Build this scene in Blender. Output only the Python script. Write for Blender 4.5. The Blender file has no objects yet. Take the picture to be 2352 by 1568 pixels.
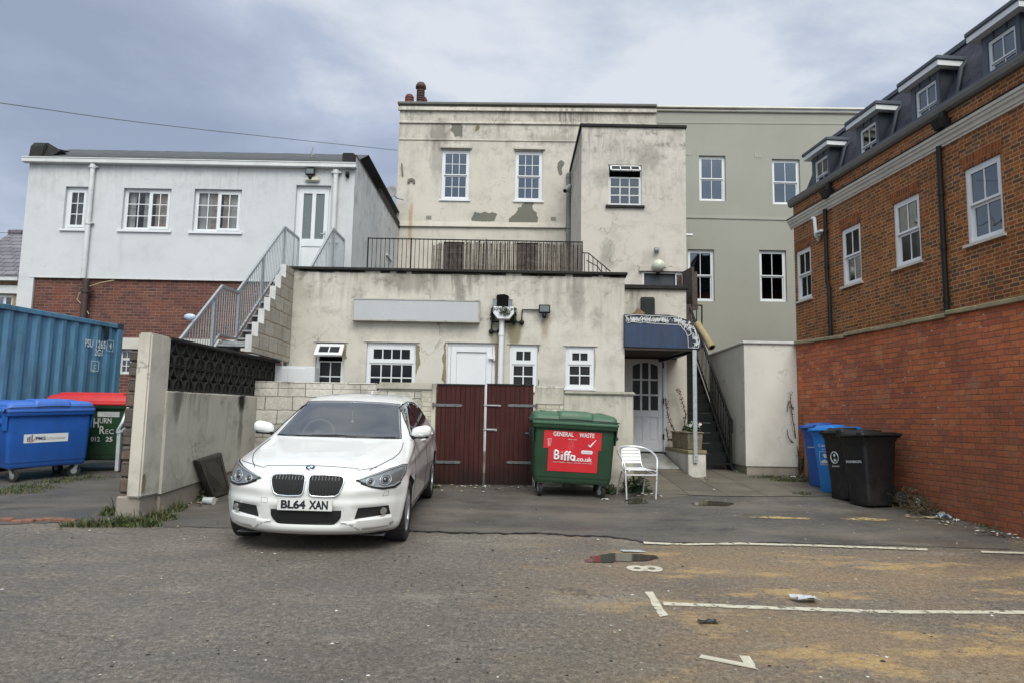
import bpy, bmesh, math, random
from mathutils import Vector as V, Matrix as M, noise
from mathutils.bvhtree import BVHTree
R = math.radians
rnd = random.Random(7)
# ------------------------------------------------------------------ camera and ground
F, CX, CY = 1620.0, 1176.0, 784.0            # focal length and centre in the units of a 2352 px wide picture
CAM = V((0, 0, 1.7)); PITCH = R(6.375); ROLL = R(1.06); SL = 0.056
CR = M.Rotation(R(90) + PITCH, 3, 'X') @ M.Rotation(ROLL, 3, 'Z')
def ray(px, py): return CR @ V(((px - CX) / F, -(py - CY) / F, -1))
def at(px, py, Y):
    d = ray(px, py); return CAM + d * (Y / d.y)
def gz(x, y):
    yy = max(-14.0, min(17.0, y))
    return SL * yy - 0.03 * math.exp(-((x - 1.6) ** 2 + (y - 10.2) ** 2) / 1.2)
def G(px, py, dz=0.0):
    d = ray(px, py); t = 8.0
    for _ in range(40):
        p = CAM + d * t
        t += (gz(p.x, p.y) - p.z) / (d.z - SL * d.y)
    p = CAM + d * t
    return V((p.x, p.y, gz(p.x, p.y) + dz))
sc = bpy.context.scene
COL = sc.collection
# ------------------------------------------------------------------ node helper
class T:
    def __init__(s, nt): s.nt = nt
    def n(s, typ, ins=None, **props):
        n = s.nt.nodes.new('ShaderNode' + typ)
        for k, v in props.items(): setattr(n, k, v)
        for k, v in (ins or {}).items():
            so = n.inputs[k]
            if isinstance(v, bpy.types.NodeSocket): s.nt.links.new(v, so)
            elif isinstance(v, (tuple, list)) and so.type == 'RGBA' and len(v) == 3: so.default_value = (*v, 1)
            else: so.default_value = v
        return n
    def m(s, op, a, b=0.0, c=0.0, clamp=False):
        n = s.n('Math', operation=op, use_clamp=clamp)
        for i, v in enumerate((a, b, c)):
            if isinstance(v, bpy.types.NodeSocket): s.nt.links.new(v, n.inputs[i])
            else: n.inputs[i].default_value = v
        return n.outputs[0]
    def mix(s, f, a, b, blend='MIX'): return s.n('MixRGB', {'Fac': f, 'Color1': a, 'Color2': b}, blend_type=blend).outputs[0]
    def ramp(s, f, stops, interp='LINEAR'):
        n = s.n('ValToRGB', {'Fac': f}); cr = n.color_ramp; cr.interpolation = interp
        while len(cr.elements) < len(stops): cr.elements.new(0.5)
        for e, (p, c) in zip(cr.elements, stops):
            e.position = p; e.color = (*c, 1) if not isinstance(c, (int, float)) else (c, c, c, 1)
        return n.outputs[0]
    def rng(s, v, a, b, c=0.0, d=1.0):
        return s.n('MapRange', {0: v, 1: a, 2: b, 3: c, 4: d}, clamp=True).outputs[0]
    def noise(s, vec, scale, detail=4.0, rough=0.55, dist=0.0):
        return s.n('TexNoise', {'Vector': vec, 'Scale': scale, 'Detail': detail, 'Roughness': rough, 'Distortion': dist}).outputs[0]
    def map(s, vec, scale=(1, 1, 1), loc=(0, 0, 0)):
        return s.n('Mapping', {'Vector': vec, 'Scale': scale, 'Location': loc}).outputs[0]
    def uv(s): return s.n('TexCoord').outputs['UV']
def S(r, g, b):
    f = lambda c: (c / 255 / 12.92 if c / 255 < 0.04045 else ((c / 255 + 0.055) / 1.055) ** 2.4)
    return (f(r), f(g), f(b))
def newmat(name):
    m = bpy.data.materials.new(name); m.use_nodes = True
    nt = m.node_tree; nt.nodes.clear(); t = T(nt)
    bs = t.n('BsdfPrincipled'); out = t.n('OutputMaterial', {'Surface': bs.outputs[0]})
    return m, t, bs, out
def setb(t, bs, **k):
    for a, v in k.items():
        so = bs.inputs[a.replace('_', ' ')]
        if isinstance(v, bpy.types.NodeSocket): t.nt.links.new(v, so)
        elif isinstance(v, tuple) and so.type == 'RGBA': so.default_value = (*v[:3], 1)
        else: so.default_value = v
def bump(t, bs, h, strength=0.3, dist=0.01):
    b = t.n('Bump', {'Height': h, 'Strength': strength, 'Distance': dist})
    t.nt.links.new(b.outputs[0], bs.inputs['Normal'])
def plain(name, col, rough=0.5, metal=0.0, var=0.12, vs=6.0, bumps=0.0, bscale=60.0, spec=0.5, coat=0.0, dirt=None):
    m, t, bs, o = newmat(name)
    uv = t.n('TexCoord').outputs['Object']
    n1 = t.noise(uv, vs, 6, 0.6)
    f = t.rng(n1, 0.3, 0.7, 1 - var, 1 + var)
    c = t.mix(1.0, col, t.n('CombineXYZ', {0: f, 1: f, 2: f}).outputs[0], 'MULTIPLY')
    if dirt: c = t.mix(t.m('MULTIPLY', t.rng(t.noise(uv, dirt[1], 8, 0.65), dirt[2], dirt[2] + 0.18), dirt[3]), c, dirt[0])
    setb(t, bs, Base_Color=c, Roughness=t.rng(n1, 0.2, 0.8, max(0, rough - 0.08), min(1, rough + 0.1)), Metallic=metal)
    bs.inputs['Specular IOR Level'].default_value = spec
    if coat: bs.inputs['Coat Weight'].default_value = coat; bs.inputs['Coat Roughness'].default_value = 0.03
    if bumps: bump(t, bs, t.noise(uv, bscale, 4, 0.6), bumps, 0.005)
    return m
def render_mat(name, col, dirtc, amt=0.5, streak=0.5, top=None, toplen=1.5, cracks=0.4, col2=None, speck=0.3, rough=0.85, bumps=0.25, patch=0.0, low=None, spots=()):
    """painted, weathered cement render: mottling, grime, rain streaks, hairline cracks"""
    m, t, bs, o = newmat(name); uv = t.uv()
    big = t.noise(uv, 0.55, 5, 0.6)
    c = t.mix(t.rng(big, 0.35, 0.65), col, col2 or tuple(x * 0.86 for x in col))
    med = t.noise(t.map(uv, (1, 1, 1), (13, 5, 0)), 1.7, 10, 0.68)
    c = t.mix(t.m('MULTIPLY', t.rng(med, 0.5, 0.78), amt), c, dirtc)
    wob = t.n('VectorMath', {0: uv, 1: t.n('VectorMath', {0: t.n('TexNoise', {'Vector': uv, 'Scale': 1.3, 'Detail': 4.0}).outputs[1], 1: (0.16, 0.10, 0)}, operation='MULTIPLY').outputs[0]}, operation='ADD').outputs[0]
    st = t.noise(t.map(wob, (6.5, 0.38, 1)), 1.0, 9, 0.7, 0.15)
    sm = t.m('MULTIPLY', t.rng(st, 0.52, 0.80), t.rng(t.noise(t.map(uv, (1, 1, 1), (3, 9, 0)), 0.7, 4), 0.50, 0.70))
    if top is not None:
        v = t.n('SeparateXYZ', {0: uv}).outputs[1]
        tm = t.m('POWER', t.rng(v, top - toplen, top), 1.5)
        fine = t.noise(t.map(wob, (9.0, 0.5, 1), (2, 1, 0)), 1.0, 10, 0.72, 0.25)
        wash = t.m('MULTIPLY', t.m('MULTIPLY', tm, t.rng(t.m('ADD', fine, t.m('MULTIPLY', tm, 0.12)), 0.50, 0.74)), t.rng(t.noise(t.map(uv, (1, 1, 1), (17, 4, 0)), 0.6, 4), 0.36, 0.62))
        sm = t.m('MAXIMUM', sm, wash)
        blot = t.m('MULTIPLY', tm, t.rng(t.noise(t.map(uv, (1, 1, 1), (31, 2, 0)), 2.6, 12, 0.75), 0.5, 0.62))
        sm = t.m('MAXIMUM', sm, t.m('MULTIPLY', blot, 0.8))
    if low is not None:
        v2 = t.n('SeparateXYZ', {0: uv}).outputs[1]
        lm = t.m('MULTIPLY', t.rng(v2, low + 0.55, low), t.rng(t.noise(uv, 2.2, 9, 0.7), 0.38, 0.6))
        sm = t.m('MAXIMUM', sm, lm)
    c = t.mix(t.m('MULTIPLY', sm, streak), c, tuple(x * 0.5 for x in dirtc))
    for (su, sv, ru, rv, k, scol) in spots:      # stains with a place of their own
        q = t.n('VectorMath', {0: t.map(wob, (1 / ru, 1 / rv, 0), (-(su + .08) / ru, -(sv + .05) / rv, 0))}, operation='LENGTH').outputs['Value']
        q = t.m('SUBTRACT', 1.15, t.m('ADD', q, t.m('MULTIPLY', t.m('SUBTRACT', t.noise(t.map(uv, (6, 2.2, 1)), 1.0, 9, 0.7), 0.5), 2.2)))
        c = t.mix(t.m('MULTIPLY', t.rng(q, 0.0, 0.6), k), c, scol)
    if cracks:
        wv = t.n('VectorMath', {0: uv, 1: t.n('TexNoise', {'Vector': uv, 'Scale': 3.0, 'Detail': 5.0}).outputs[1]}, operation='ADD').outputs[0]
        vo = t.n('TexVoronoi', {'Vector': t.map(wv, (1, 0.8, 0)), 'Scale': 0.55}, feature='DISTANCE_TO_EDGE').outputs[0]
        cm = t.m('MULTIPLY', t.rng(vo, 0.0, 0.008, 1, 0), t.rng(t.noise(uv, 0.7, 2), 0.5, 0.58))
        c = t.mix(t.m('MULTIPLY', cm, cracks), c, tuple(x * 0.3 for x in dirtc))
    sp = t.rng(t.noise(t.map(uv, (1, 1, 1), (7, 7, 7)), 14, 6, 0.7), 0.66, 0.74)
    c = t.mix(t.m('MULTIPLY', sp, speck), c, tuple(x * 0.6 for x in dirtc))
    if patch: c = t.mix(t.m('MULTIPLY', t.rng(t.noise(t.map(uv, (1, 1, 1), (90, 40, 0)), 0.9, 8, 0.6), 0.56, 0.6), patch), c, tuple(min(1, x * 1.12) for x in col))
    setb(t, bs, Base_Color=c, Roughness=rough)
    bs.inputs['Specular IOR Level'].default_value = 0.25
    h = t.m('ADD', t.m('MULTIPLY', t.noise(uv, 45, 5, 0.6), 0.35), t.m('ADD', t.m('MULTIPLY', t.noise(uv, 3.0, 5), 0.8), t.m('MULTIPLY', med, 0.5)))
    bump(t, bs, h, bumps, 0.02)
    return m
def brick_mat(name, cols, mortar, bw=0.225, bh=0.075, mj=0.010, flemish=False, wob=0.012, dirt=None, white=0.0, big=0.18, rough=0.85, patchc=None, damp=None):
    m, t, bs, o = newmat(name); uv0 = t.uv()
    wn = t.n('TexNoise', {'Vector': uv0, 'Scale': 5.0, 'Detail': 4.0}).outputs[1]
    wn = t.n('VectorMath', {0: wn, 1: (0.5, 0.5, 0.5)}, operation='SUBTRACT').outputs[0]
    uv = t.n('VectorMath', {0: wn, 1: (wob, wob * 1.6, 0), 2: uv0}, operation='MULTIPLY_ADD').outputs[0]
    x, y, _ = t.n('SeparateXYZ', {0: uv}).outputs
    row = t.m('FLOOR', t.m('DIVIDE', y, bh)); fy = t.m('SUBTRACT', y, t.m('MULTIPLY', row, bh))
    odd = t.m('MODULO', t.m('ABSOLUTE', row), 2.0)
    per = bw * 1.5 + 0.005 if flemish else bw
    xx = t.m('ADD', t.m('ADD', x, t.m('MULTIPLY', odd, per * 0.5)), t.m('MULTIPLY', t.m('SINE', t.m('MULTIPLY', row, 3.7)), 0.012))
    cell = t.m('FLOOR', t.m('DIVIDE', xx, per)); fx = t.m('SUBTRACT', xx, t.m('MULTIPLY', cell, per))
    if flemish:
        hd = t.m('GREATER_THAN', fx, bw)
        d1 = t.m('MINIMUM', fx, t.m('ABSOLUTE', t.m('SUBTRACT', bw, fx)))
        du = t.m('MINIMUM', d1, t.m('SUBTRACT', per, fx))
        cid = t.m('ADD', t.m('MULTIPLY', cell, 2.0), hd)
    else:
        du = t.m('MINIMUM', fx, t.m('SUBTRACT', per, fx)); cid = cell
    dv = t.m('MINIMUM', fy, t.m('SUBTRACT', bh, fy))
    dd = t.m('MINIMUM', du, dv)
    mm = t.rng(dd, mj * 0.35, mj * 0.62, 1, 0)
    wnz = t.n('TexWhiteNoise', {'Vector': t.n('CombineXYZ', {0: cid, 1: row}).outputs[0]}, noise_dimensions='2D')
    n = len(cols)
    bc = t.ramp(wnz.outputs[0], [(i / n, c) for i, c in enumerate(cols)], 'CONSTANT')
    g = t.rng(t.noise(uv0, 22, 6, 0.65), 0.3, 0.7, 0.78, 1.2)
    bc = t.mix(1.0, bc, t.n('CombineXYZ', {0: g, 1: g, 2: g}).outputs[0], 'MULTIPLY')
    bgn = t.noise(uv0, 0.7, 5, 0.6)
    g2 = t.rng(bgn, 0.3, 0.7, 1 - big, 1 + big)
    if patchc: bc = t.mix(t.m('MULTIPLY', t.rng(t.noise(t.map(uv0, (1, 1, 1), (8, 3, 0)), 1.1, 7, 0.6), 0.56, 0.7), patchc[1]), bc, patchc[0])
    mc = t.mix(t.rng(t.noise(uv0, 4, 4), 0.35, 0.65), mortar, tuple(q * 0.62 for q in mortar))
    if white:
        wm = t.m('MULTIPLY', t.rng(t.noise(t.map(uv0, (1, 1, 1), (4, 8, 0)), 9, 5, 0.6), 0.585, 0.63), t.rng(t.noise(t.map(uv0, (1, 1, 1), (14, 28, 0)), 0.5, 3, 0.6), 0.42, 0.58))
        mc = t.mix(t.m('MULTIPLY', wm, white), mc, S(205, 195, 185))
    c = t.mix(mm, bc, mc)
    c = t.mix(1.0, c, t.n('CombineXYZ', {0: g2, 1: g2, 2: g2}).outputs[0], 'MULTIPLY')
    if dirt:
        c = t.mix(t.m('MULTIPLY', t.rng(t.noise(t.map(uv0, (1, 1, 1), (20, 5, 0)), dirt[1], 9, 0.68), *((0.52, 0.74) if len(dirt) < 4 else dirt[3])), dirt[2]), c, dirt[0])
    if damp is not None:
        sb_ = t.m('MULTIPLY', t.rng(t.noise(t.map(uv0, (1, 1, 1), (2, 17, 0)), 1.6, 9, 0.7), 0.54, 0.72), 0.5); c = t.mix(sb_, c, S(176, 140, 118))
        dm = t.m('MULTIPLY', t.rng(t.m('SUBTRACT', y, t.m('MULTIPLY', bgn, 1.6)), damp + 0.5, damp - 0.7), 0.5); c = t.mix(dm, c, S(92, 66, 52))
        st_ = t.m('MULTIPLY', t.rng(t.noise(t.map(uv0, (3.5, 0.4, 1), (5, 5, 0)), 1.0, 8, 0.68), 0.54, 0.76), 0.5); c = t.mix(st_, c, S(86, 60, 48))
    setb(t, bs, Base_Color=c, Roughness=rough); bs.inputs['Specular IOR Level'].default_value = 0.25
    h = t.m('ADD', t.m('MULTIPLY', t.rng(dd, 0.0, mj * 0.8), 0.7), t.m('MULTIPLY', t.noise(uv0, 40, 5, 0.65), 0.4))
    bump(t, bs, h, 0.55, 0.008)
    return m
# ------------------------------------------------------------------ mesh builder
class MB:
    def __init__(s): s.bm = bmesh.new()
    def face(s, pts, mi=0):
        f = s.bm.faces.new([s.bm.verts.new(p) for p in pts]); f.material_index = mi; return f
    def hexa(s, p, mi=0):                       # 8 points: bottom ring then top ring
        v = [s.bm.verts.new(q) for q in p]
        fs = [s.bm.faces.new([v[i] for i in q]) for q in ((3, 2, 1, 0), (4, 5, 6, 7), (0, 1, 5, 4), (1, 2, 6, 5), (2, 3, 7, 6), (3, 0, 4, 7))]
        for f in fs: f.material_index = mi
        return v
    def box(s, x0, x1, y0, y1, z0, z1, mi=0, mx=None):
        p = [V(q) for q in ((x0, y0, z0), (x1, y0, z0), (x1, y1, z0), (x0, y1, z0), (x0, y0, z1), (x1, y0, z1), (x1, y1, z1), (x0, y1, z1))]
        if mx: p = [mx @ q for q in p]
        return s.hexa(p, mi)
    def prism(s, pts, ext, mi=0):               # planar polygon extruded by a vector
        ext = V(ext); a = [s.bm.verts.new(p) for p in pts]; b = [s.bm.verts.new(V(p) + ext) for p in pts]; n = len(a)
        fs = [s.bm.faces.new(a[::-1]), s.bm.faces.new(b)] + [s.bm.faces.new((a[i], a[(i + 1) % n], b[(i + 1) % n], b[i])) for i in range(n)]
        for f in fs: f.material_index = mi
    def frame(s, d):
        d = V(d).normalized(); u = d.orthogonal().normalized(); return u, d.cross(u)
    def caps(s, loops, mi):                     # flat ends with sharp edges
        for q in loops:
            f = s.bm.faces.new(q); f.material_index = mi
            for e in f.edges: e.smooth = False
    def cyl(s, p0, p1, r0, r1=None, seg=12, mi=0, cap=True, smooth=True):
        p0, p1 = V(p0), V(p1); r1 = r0 if r1 is None else r1; u, w = s.frame(p1 - p0)
        ring = lambda p, r: [s.bm.verts.new(p + (u * math.cos(2 * math.pi * i / seg) + w * math.sin(2 * math.pi * i / seg)) * r) for i in range(seg)]
        a, b = ring(p0, r0), ring(p1, r1)
        for i in range(seg):
            f = s.bm.faces.new((a[i], a[(i + 1) % seg], b[(i + 1) % seg], b[i])); f.material_index = mi; f.smooth = smooth
        if cap: s.caps((a[::-1], b), mi)
    def tube(s, pts, r, seg=8, mi=0, cap=True):
        pts = [V(p) for p in pts]; n = len(pts); rs = r if isinstance(r, (list, tuple)) else [r] * n
        rings = []; u = None
        for i, p in enumerate(pts):
            d = (pts[min(i + 1, n - 1)] - pts[max(i - 1, 0)]).normalized()
            if u is None: u = d.orthogonal().normalized()
            u = (u - d * u.dot(d)); u = u.normalized() if u.length > 1e-6 else d.orthogonal().normalized()
            w = d.cross(u)
            rings.append([s.bm.verts.new(p + (u * math.cos(2 * math.pi * k / seg) + w * math.sin(2 * math.pi * k / seg)) * rs[i]) for k in range(seg)])
        for a, b in zip(rings, rings[1:]):
            for i in range(seg):
                f = s.bm.faces.new((a[i], a[(i + 1) % seg], b[(i + 1) % seg], b[i])); f.smooth = True; f.material_index = mi
        if cap: s.caps((rings[0][::-1], rings[-1]), mi)
    def bar(s, p0, p1, w, h, up=(0, 0, 1), mi=0):   # rectangular bar
        p0, p1, up = V(p0), V(p1), V(up); d = (p1 - p0).normalized(); a = d.cross(up).normalized() * (w / 2); b = a.cross(d).normalized() * (h / 2)
        s.hexa([p0 - a - b, p0 + a - b, p1 + a - b, p1 - a - b, p0 - a + b, p0 + a + b, p1 + a + b, p1 - a + b], mi)
    def lathe(s, prof, c=(0, 0, 0), seg=20, mi=0, mx=None):   # profile (r, z) round z
        c = V(c); rings = []
        for r, z in prof:
            ring = []
            for i in range(seg):
                p = V((r * math.cos(2 * math.pi * i / seg), r * math.sin(2 * math.pi * i / seg), z))
                ring.append(s.bm.verts.new((mx @ p if mx else p) + c))
            rings.append(ring)
        for a, b in zip(rings, rings[1:]):
            for i in range(seg):
                f = s.bm.faces.new((a[i], a[(i + 1) % seg], b[(i + 1) % seg], b[i])); f.smooth = True; f.material_index = mi
        s.caps((rings[0][::-1], rings[-1]), mi)
    def loft(s, rings, mi=0, cap=True, smooth=True):
        vs = [[s.bm.verts.new(p) for p in r] for r in rings]; n = len(vs[0])
        for a, b in zip(vs, vs[1:]):
            for i in range(n):
                f = s.bm.faces.new((a[i], a[(i + 1) % n], b[(i + 1) % n], b[i])); f.smooth = smooth; f.material_index = mi
        if cap: s.caps((vs[0][::-1], vs[-1]), mi)
    def build(s, name, mats, parent=None, label=None, cat=None, group=None, kind=None, world=True, bevel=0.0, bseg=1, sharp=None, recalc=True, uvw=None):
        bm = s.bm
        if recalc: bmesh.ops.recalc_face_normals(bm, faces=bm.faces[:])
        if bevel:
            es = [e for e in bm.edges if len(e.link_faces) == 2 and e.calc_face_angle(0) > R(40)]
            try: bmesh.ops.bevel(bm, geom=es, offset=bevel, segments=bseg, affect='EDGES', clamp_overlap=True)
            except Exception: pass
        bm.normal_update(); uvl = bm.loops.layers.uv.new('UVMap')
        for f in bm.faces:
            n = f.normal
            if uvw: tan = V(uvw)
            elif abs(n.z) > 0.75: tan = None
            else: tan = V((-n.y, n.x, 0)).normalized(); tan = -tan if (abs(tan.x) > abs(tan.y) and tan.x < 0) or (abs(tan.y) >= abs(tan.x) and tan.y < 0) else tan
            for l in f.loops:
                p = l.vert.co
                l[uvl].uv = (p.x, p.y) if tan is None else (p.dot(tan), p.z)
        off = V((0, 0, 0))
        if parent is not None:
            if world:
                bm.transform(MW[parent.name].inverted())
        elif len(bm.verts):
            xs = [v.co for v in bm.verts]
            off = V(((min(p.x for p in xs) + max(p.x for p in xs)) / 2, (min(p.y for p in xs) + max(p.y for p in xs)) / 2, min(p.z for p in xs)))
            bm.transform(M.Translation(-off))
        me = bpy.data.meshes.new(name); bm.to_mesh(me); bm.free()
        for m in (mats if isinstance(mats, (list, tuple)) else [mats]): me.materials.append(m)
        if sharp is not None:
            me.shade_smooth(); me.set_sharp_from_angle(angle=R(sharp))
        o = bpy.data.objects.new(name, me); COL.objects.link(o); o.location = off
        if parent is not None:
            o.location = (0, 0, 0); o.parent = parent; MW[o.name] = MW[parent.name]
        else: MW[o.name] = M.Translation(off)
        tag(o, label, cat, group, kind or ('thing' if cat else None))
        return o
MW = {}
def tag(o, label=None, cat=None, group=None, kind=None):
    for k, v in (('label', label), ('category', cat), ('group', group), ('kind', kind)):
        if v: o[k] = v
    return o
def thing(name, label, cat, loc=(0, 0, 0), mx=None, group=None):
    o = bpy.data.objects.new(name, None); COL.objects.link(o); o.empty_display_size = 0.2
    m = M.Translation(V(loc)) @ (mx.to_4x4() if mx else M.Identity(4))
    o.matrix_world = m; MW[o.name] = m.copy()
    return tag(o, label, cat, group, 'thing')
def copy_tree(o, parent=None):
    c = o.copy(); COL.objects.link(c)
    if parent is not None: c.parent = parent
    for ch in list(o.children): copy_tree(ch, c)
    return c
def text_mesh(body, size, mx, bold=0.0, align='CENTER', sx=1.0, shear=0.0, space=1.0, ext=0.0):
    cu = bpy.data.curves.new('lettering', 'FONT'); cu.body = body; cu.size = size; cu.align_x = align; cu.align_y = 'CENTER'
    cu.offset = bold; cu.shear = shear; cu.space_character = space; cu.extrude = ext; cu.resolution_u = 4
    ob = bpy.data.objects.new('lettering', cu); COL.objects.link(ob)
    dg = bpy.context.evaluated_depsgraph_get(); me = bpy.data.meshes.new_from_object(ob.evaluated_get(dg))
    bpy.data.objects.remove(ob); bpy.data.curves.remove(cu)
    me.transform(mx @ M.Diagonal((sx, 1, 1, 1)))
    return me
def add_text(mb, body, size, mx, **k):
    me = text_mesh(body, size, mx, **k); mb.bm.from_mesh(me); bpy.data.meshes.remove(me)
def fit_text(mb, s, w_, h, mx, bold=0.0, space=1.0, mi=0):
    me = text_mesh(s, 1.0, M.Identity(4), bold=bold, space=space); xs = [v.co.x for v in me.vertices]; ys = [v.co.y for v in me.vertices]
    kx, ky = w_ / (max(xs) - min(xs)), h / (max(ys) - min(ys)); cx, cy = (max(xs) + min(xs)) / 2, (max(ys) + min(ys)) / 2
    me.transform(mx @ M.Diagonal((kx, ky, 1, 1)) @ M.Translation((-cx, -cy, 0))); n0 = len(mb.bm.faces); mb.bm.from_mesh(me); bpy.data.meshes.remove(me); mb.bm.faces.ensure_lookup_table()
    for f in mb.bm.faces[n0:]: f.material_index = mi
# ------------------------------------------------------------------ facades
class Fac:
    def __init__(s, P0, U, N): s.P, s.U, s.N = V(P0), V(U).normalized(), V(N).normalized(); s.Z = V((0, 0, 1))
    def pt(s, u, v, w=0.0): return s.P + s.U * u + s.Z * v + s.N * w
    def hit(s, px, py, w=0.0):
        d = ray(px, py); q = s.P + s.N * w; t = (q - CAM).dot(s.N) / d.dot(s.N); p = CAM + d * t - s.P
        return p.dot(s.U), p.z
    def rect(s, x0, y0, x1, y1, w=0.0):
        xm, ym = (x0 + x1) / 2, (y0 + y1) / 2
        a, b = s.hit(x0, ym, w)[0], s.hit(x1, ym, w)[0]
        return min(a, b), s.hit(xm, y1, w)[1], max(a, b), s.hit(xm, y0, w)[1]
    def box(s, mb, u0, u1, v0, v1, w0, w1, mi=0):
        mb.hexa([s.pt(u0, v0, w0), s.pt(u1, v0, w0), s.pt(u1, v0, w1), s.pt(u0, v0, w1), s.pt(u0, v1, w0), s.pt(u1, v1, w0), s.pt(u1, v1, w1), s.pt(u0, v1, w1)], mi)
    def quad(s, mb, u0, u1, v0, v1, w, mi=0): mb.face([s.pt(u0, v0, w), s.pt(u1, v0, w), s.pt(u1, v1, w), s.pt(u0, v1, w)], mi)
    def poly(s, mb, pts, w, mi=0, jit=0.7):
        q = []; r_ = random.Random(len(pts) * 7 + int(pts[0][0]))
        for (ax, ay), (bx, by) in zip(pts, pts[1:] + pts[:1]):
            n = max(1, int(math.hypot(bx - ax, by - ay) / 2.2))
            for k in range(n): q.append((ax + (bx - ax) * k / n + r_.uniform(-jit, jit), ay + (by - ay) * k / n + r_.uniform(-jit, jit)))
        pts = q; mb.face([s.pt(*s.hit(x, y, w), w) for x, y in pts], mi)
    def wall(s, mb, u0, u1, v0, v1, ops=(), mi=0, mid=1, back=0.45, shell=None, roof=True):
        us = sorted({u0, u1, *[o[0] for o in ops], *[o[2] for o in ops]}); vs = sorted({v0, v1, *[o[1] for o in ops], *[o[3] for o in ops]})
        us = [u for u in us if u0 <= u <= u1]; vs = [v for v in vs if v0 <= v <= v1]
        for a, b in zip(us, us[1:]):
            for c, d in zip(vs, vs[1:]):
                um, vm = (a + b) / 2, (c + d) / 2
                if any(o[0] < um < o[2] and o[1] < vm < o[3] for o in ops): continue
                s.quad(mb, a, b, c, d, 0, mi)
        for o in ops:
            a, c, b, d = o[:4]; a, b, c, d = max(a, u0), min(b, u1), max(c, v0), min(d, v1)
            for k, (w0, w1, q) in enumerate(((0, -0.16, mi), (-0.16, -back, mid))):
                mb.face([s.pt(a, c, w0), s.pt(a, d, w0), s.pt(a, d, w1), s.pt(a, c, w1)], q); mb.face([s.pt(b, c, w0), s.pt(b, d, w0), s.pt(b, d, w1), s.pt(b, c, w1)], q)
                mb.face([s.pt(a, c, w0), s.pt(b, c, w0), s.pt(b, c, w1), s.pt(a, c, w1)], q); mb.face([s.pt(a, d, w0), s.pt(b, d, w0), s.pt(b, d, w1), s.pt(a, d, w1)], q)
            s.quad(mb, a, b, c, d, -back, mid)
        if shell:
            D = -shell
            mb.face([s.pt(u0, v0, 0), s.pt(u0, v1, 0), s.pt(u0, v1, D), s.pt(u0, v0, D)], mi); mb.face([s.pt(u1, v0, 0), s.pt(u1, v1, 0), s.pt(u1, v1, D), s.pt(u1, v0, D)], mi)
            s.quad(mb, u0, u1, v0, v1, D, mi)
            if roof: mb.face([s.pt(u0, v1, 0), s.pt(u1, v1, 0), s.pt(u1, v1, D), s.pt(u0, v1, D)], mi)
def window(Fc, parent, r, lights, fm, gm, fw=0.055, w=-0.09, dep=0.06, sill=None, sillm=None, name='window', gsub='pane', bars=0.022, curtain=None, label=None):
    u0, v0, u1, v1 = r; mb = MB(); gl = MB(); W, H = u1 - u0, v1 - v0
    e = 0.002
    Fc.box(mb, u0 + e, u0 + fw, v0 + e, v1 - e, w - dep, w); Fc.box(mb, u1 - fw, u1 - e, v0 + e, v1 - e, w - dep, w)
    Fc.box(mb, u0 + fw, u1 - fw, v1 - fw, v1 - e, w - dep, w - 0.001); Fc.box(mb, u0 + fw, u1 - fw, v0 + e, v0 + fw, w - dep, w - 0.001)
    iu0, iu1, iv0, iv1 = u0 + fw, u1 - fw, v0 + fw, v1 - fw
    for (a, b, c, d, nc, nr, sw, dw) in lights:
        x0, x1, y0, y1 = iu0 + a * (iu1 - iu0), iu0 + c * (iu1 - iu0), iv0 + b * (iv1 - iv0), iv0 + d * (iv1 - iv0)
        ww = w + dw - 0.004
        Fc.box(mb, x0, x0 + sw, y0, y1, ww - 0.04, ww); Fc.box(mb, x1 - sw, x1, y0, y1, ww - 0.04, ww)
        Fc.box(mb, x0 + sw, x1 - sw, y0, y0 + sw, ww - 0.04, ww - 0.001); Fc.box(mb, x0 + sw, x1 - sw, y1 - sw, y1, ww - 0.04, ww - 0.001)
        gx0, gx1, gy0, gy1 = x0 + sw, x1 - sw, y0 + sw, y1 - sw
        for i in range(1, nc):
            x = gx0 + (gx1 - gx0) * i / nc; Fc.box(mb, x - bars / 2, x + bars / 2, gy0, gy1, ww - 0.03, ww - 0.006)
        for i in range(1, nr):
            y = gy0 + (gy1 - gy0) * i / nr; Fc.box(mb, gx0, gx1, y - bars / 2, y + bars / 2, ww - 0.031, ww - 0.007)
        Fc.quad(gl, gx0 - 0.004, gx1 + 0.004, gy0 - 0.004, gy1 + 0.004, ww - 0.022)
    o = mb.build(name, fm, parent, label=label)
    gl.build(gsub, gm, o)
    if sill:
        sb = MB(); ov, dpt, th = sill; Fc.box(sb, u0 - ov, u1 + ov, v0 - th, v0 - 0.001, -0.1, dpt); sb.build('sill', sillm or fm, o)
    if curtain:
        for (a, c, cm) in curtain:
            cb = MB(); n = 24; xa, xb = u0 + a * W, u0 + c * W
            top = [cb.bm.verts.new(Fc.pt(xa + (xb - xa) * i / n, v1 - 0.03, w - 0.16 + 0.025 * math.sin(i * 2.1))) for i in range(n + 1)]
            bot = [cb.bm.verts.new(Fc.pt(xa + (xb - xa) * i / n, v0 + 0.03, w - 0.16 + 0.03 * math.sin(i * 2.1 + 0.3))) for i in range(n + 1)]
            for i in range(n):
                f = cb.bm.faces.new((bot[i], bot[i + 1], top[i + 1], top[i])); f.smooth = True
            cb.build('curtain', cm, o)
    return o
SASH = lambda c, r: [(0, 0.5, 1, 1, c, r, 0.04, 0.0), (0, 0, 1, 0.5, c, r, 0.045, -0.042)]
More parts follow.
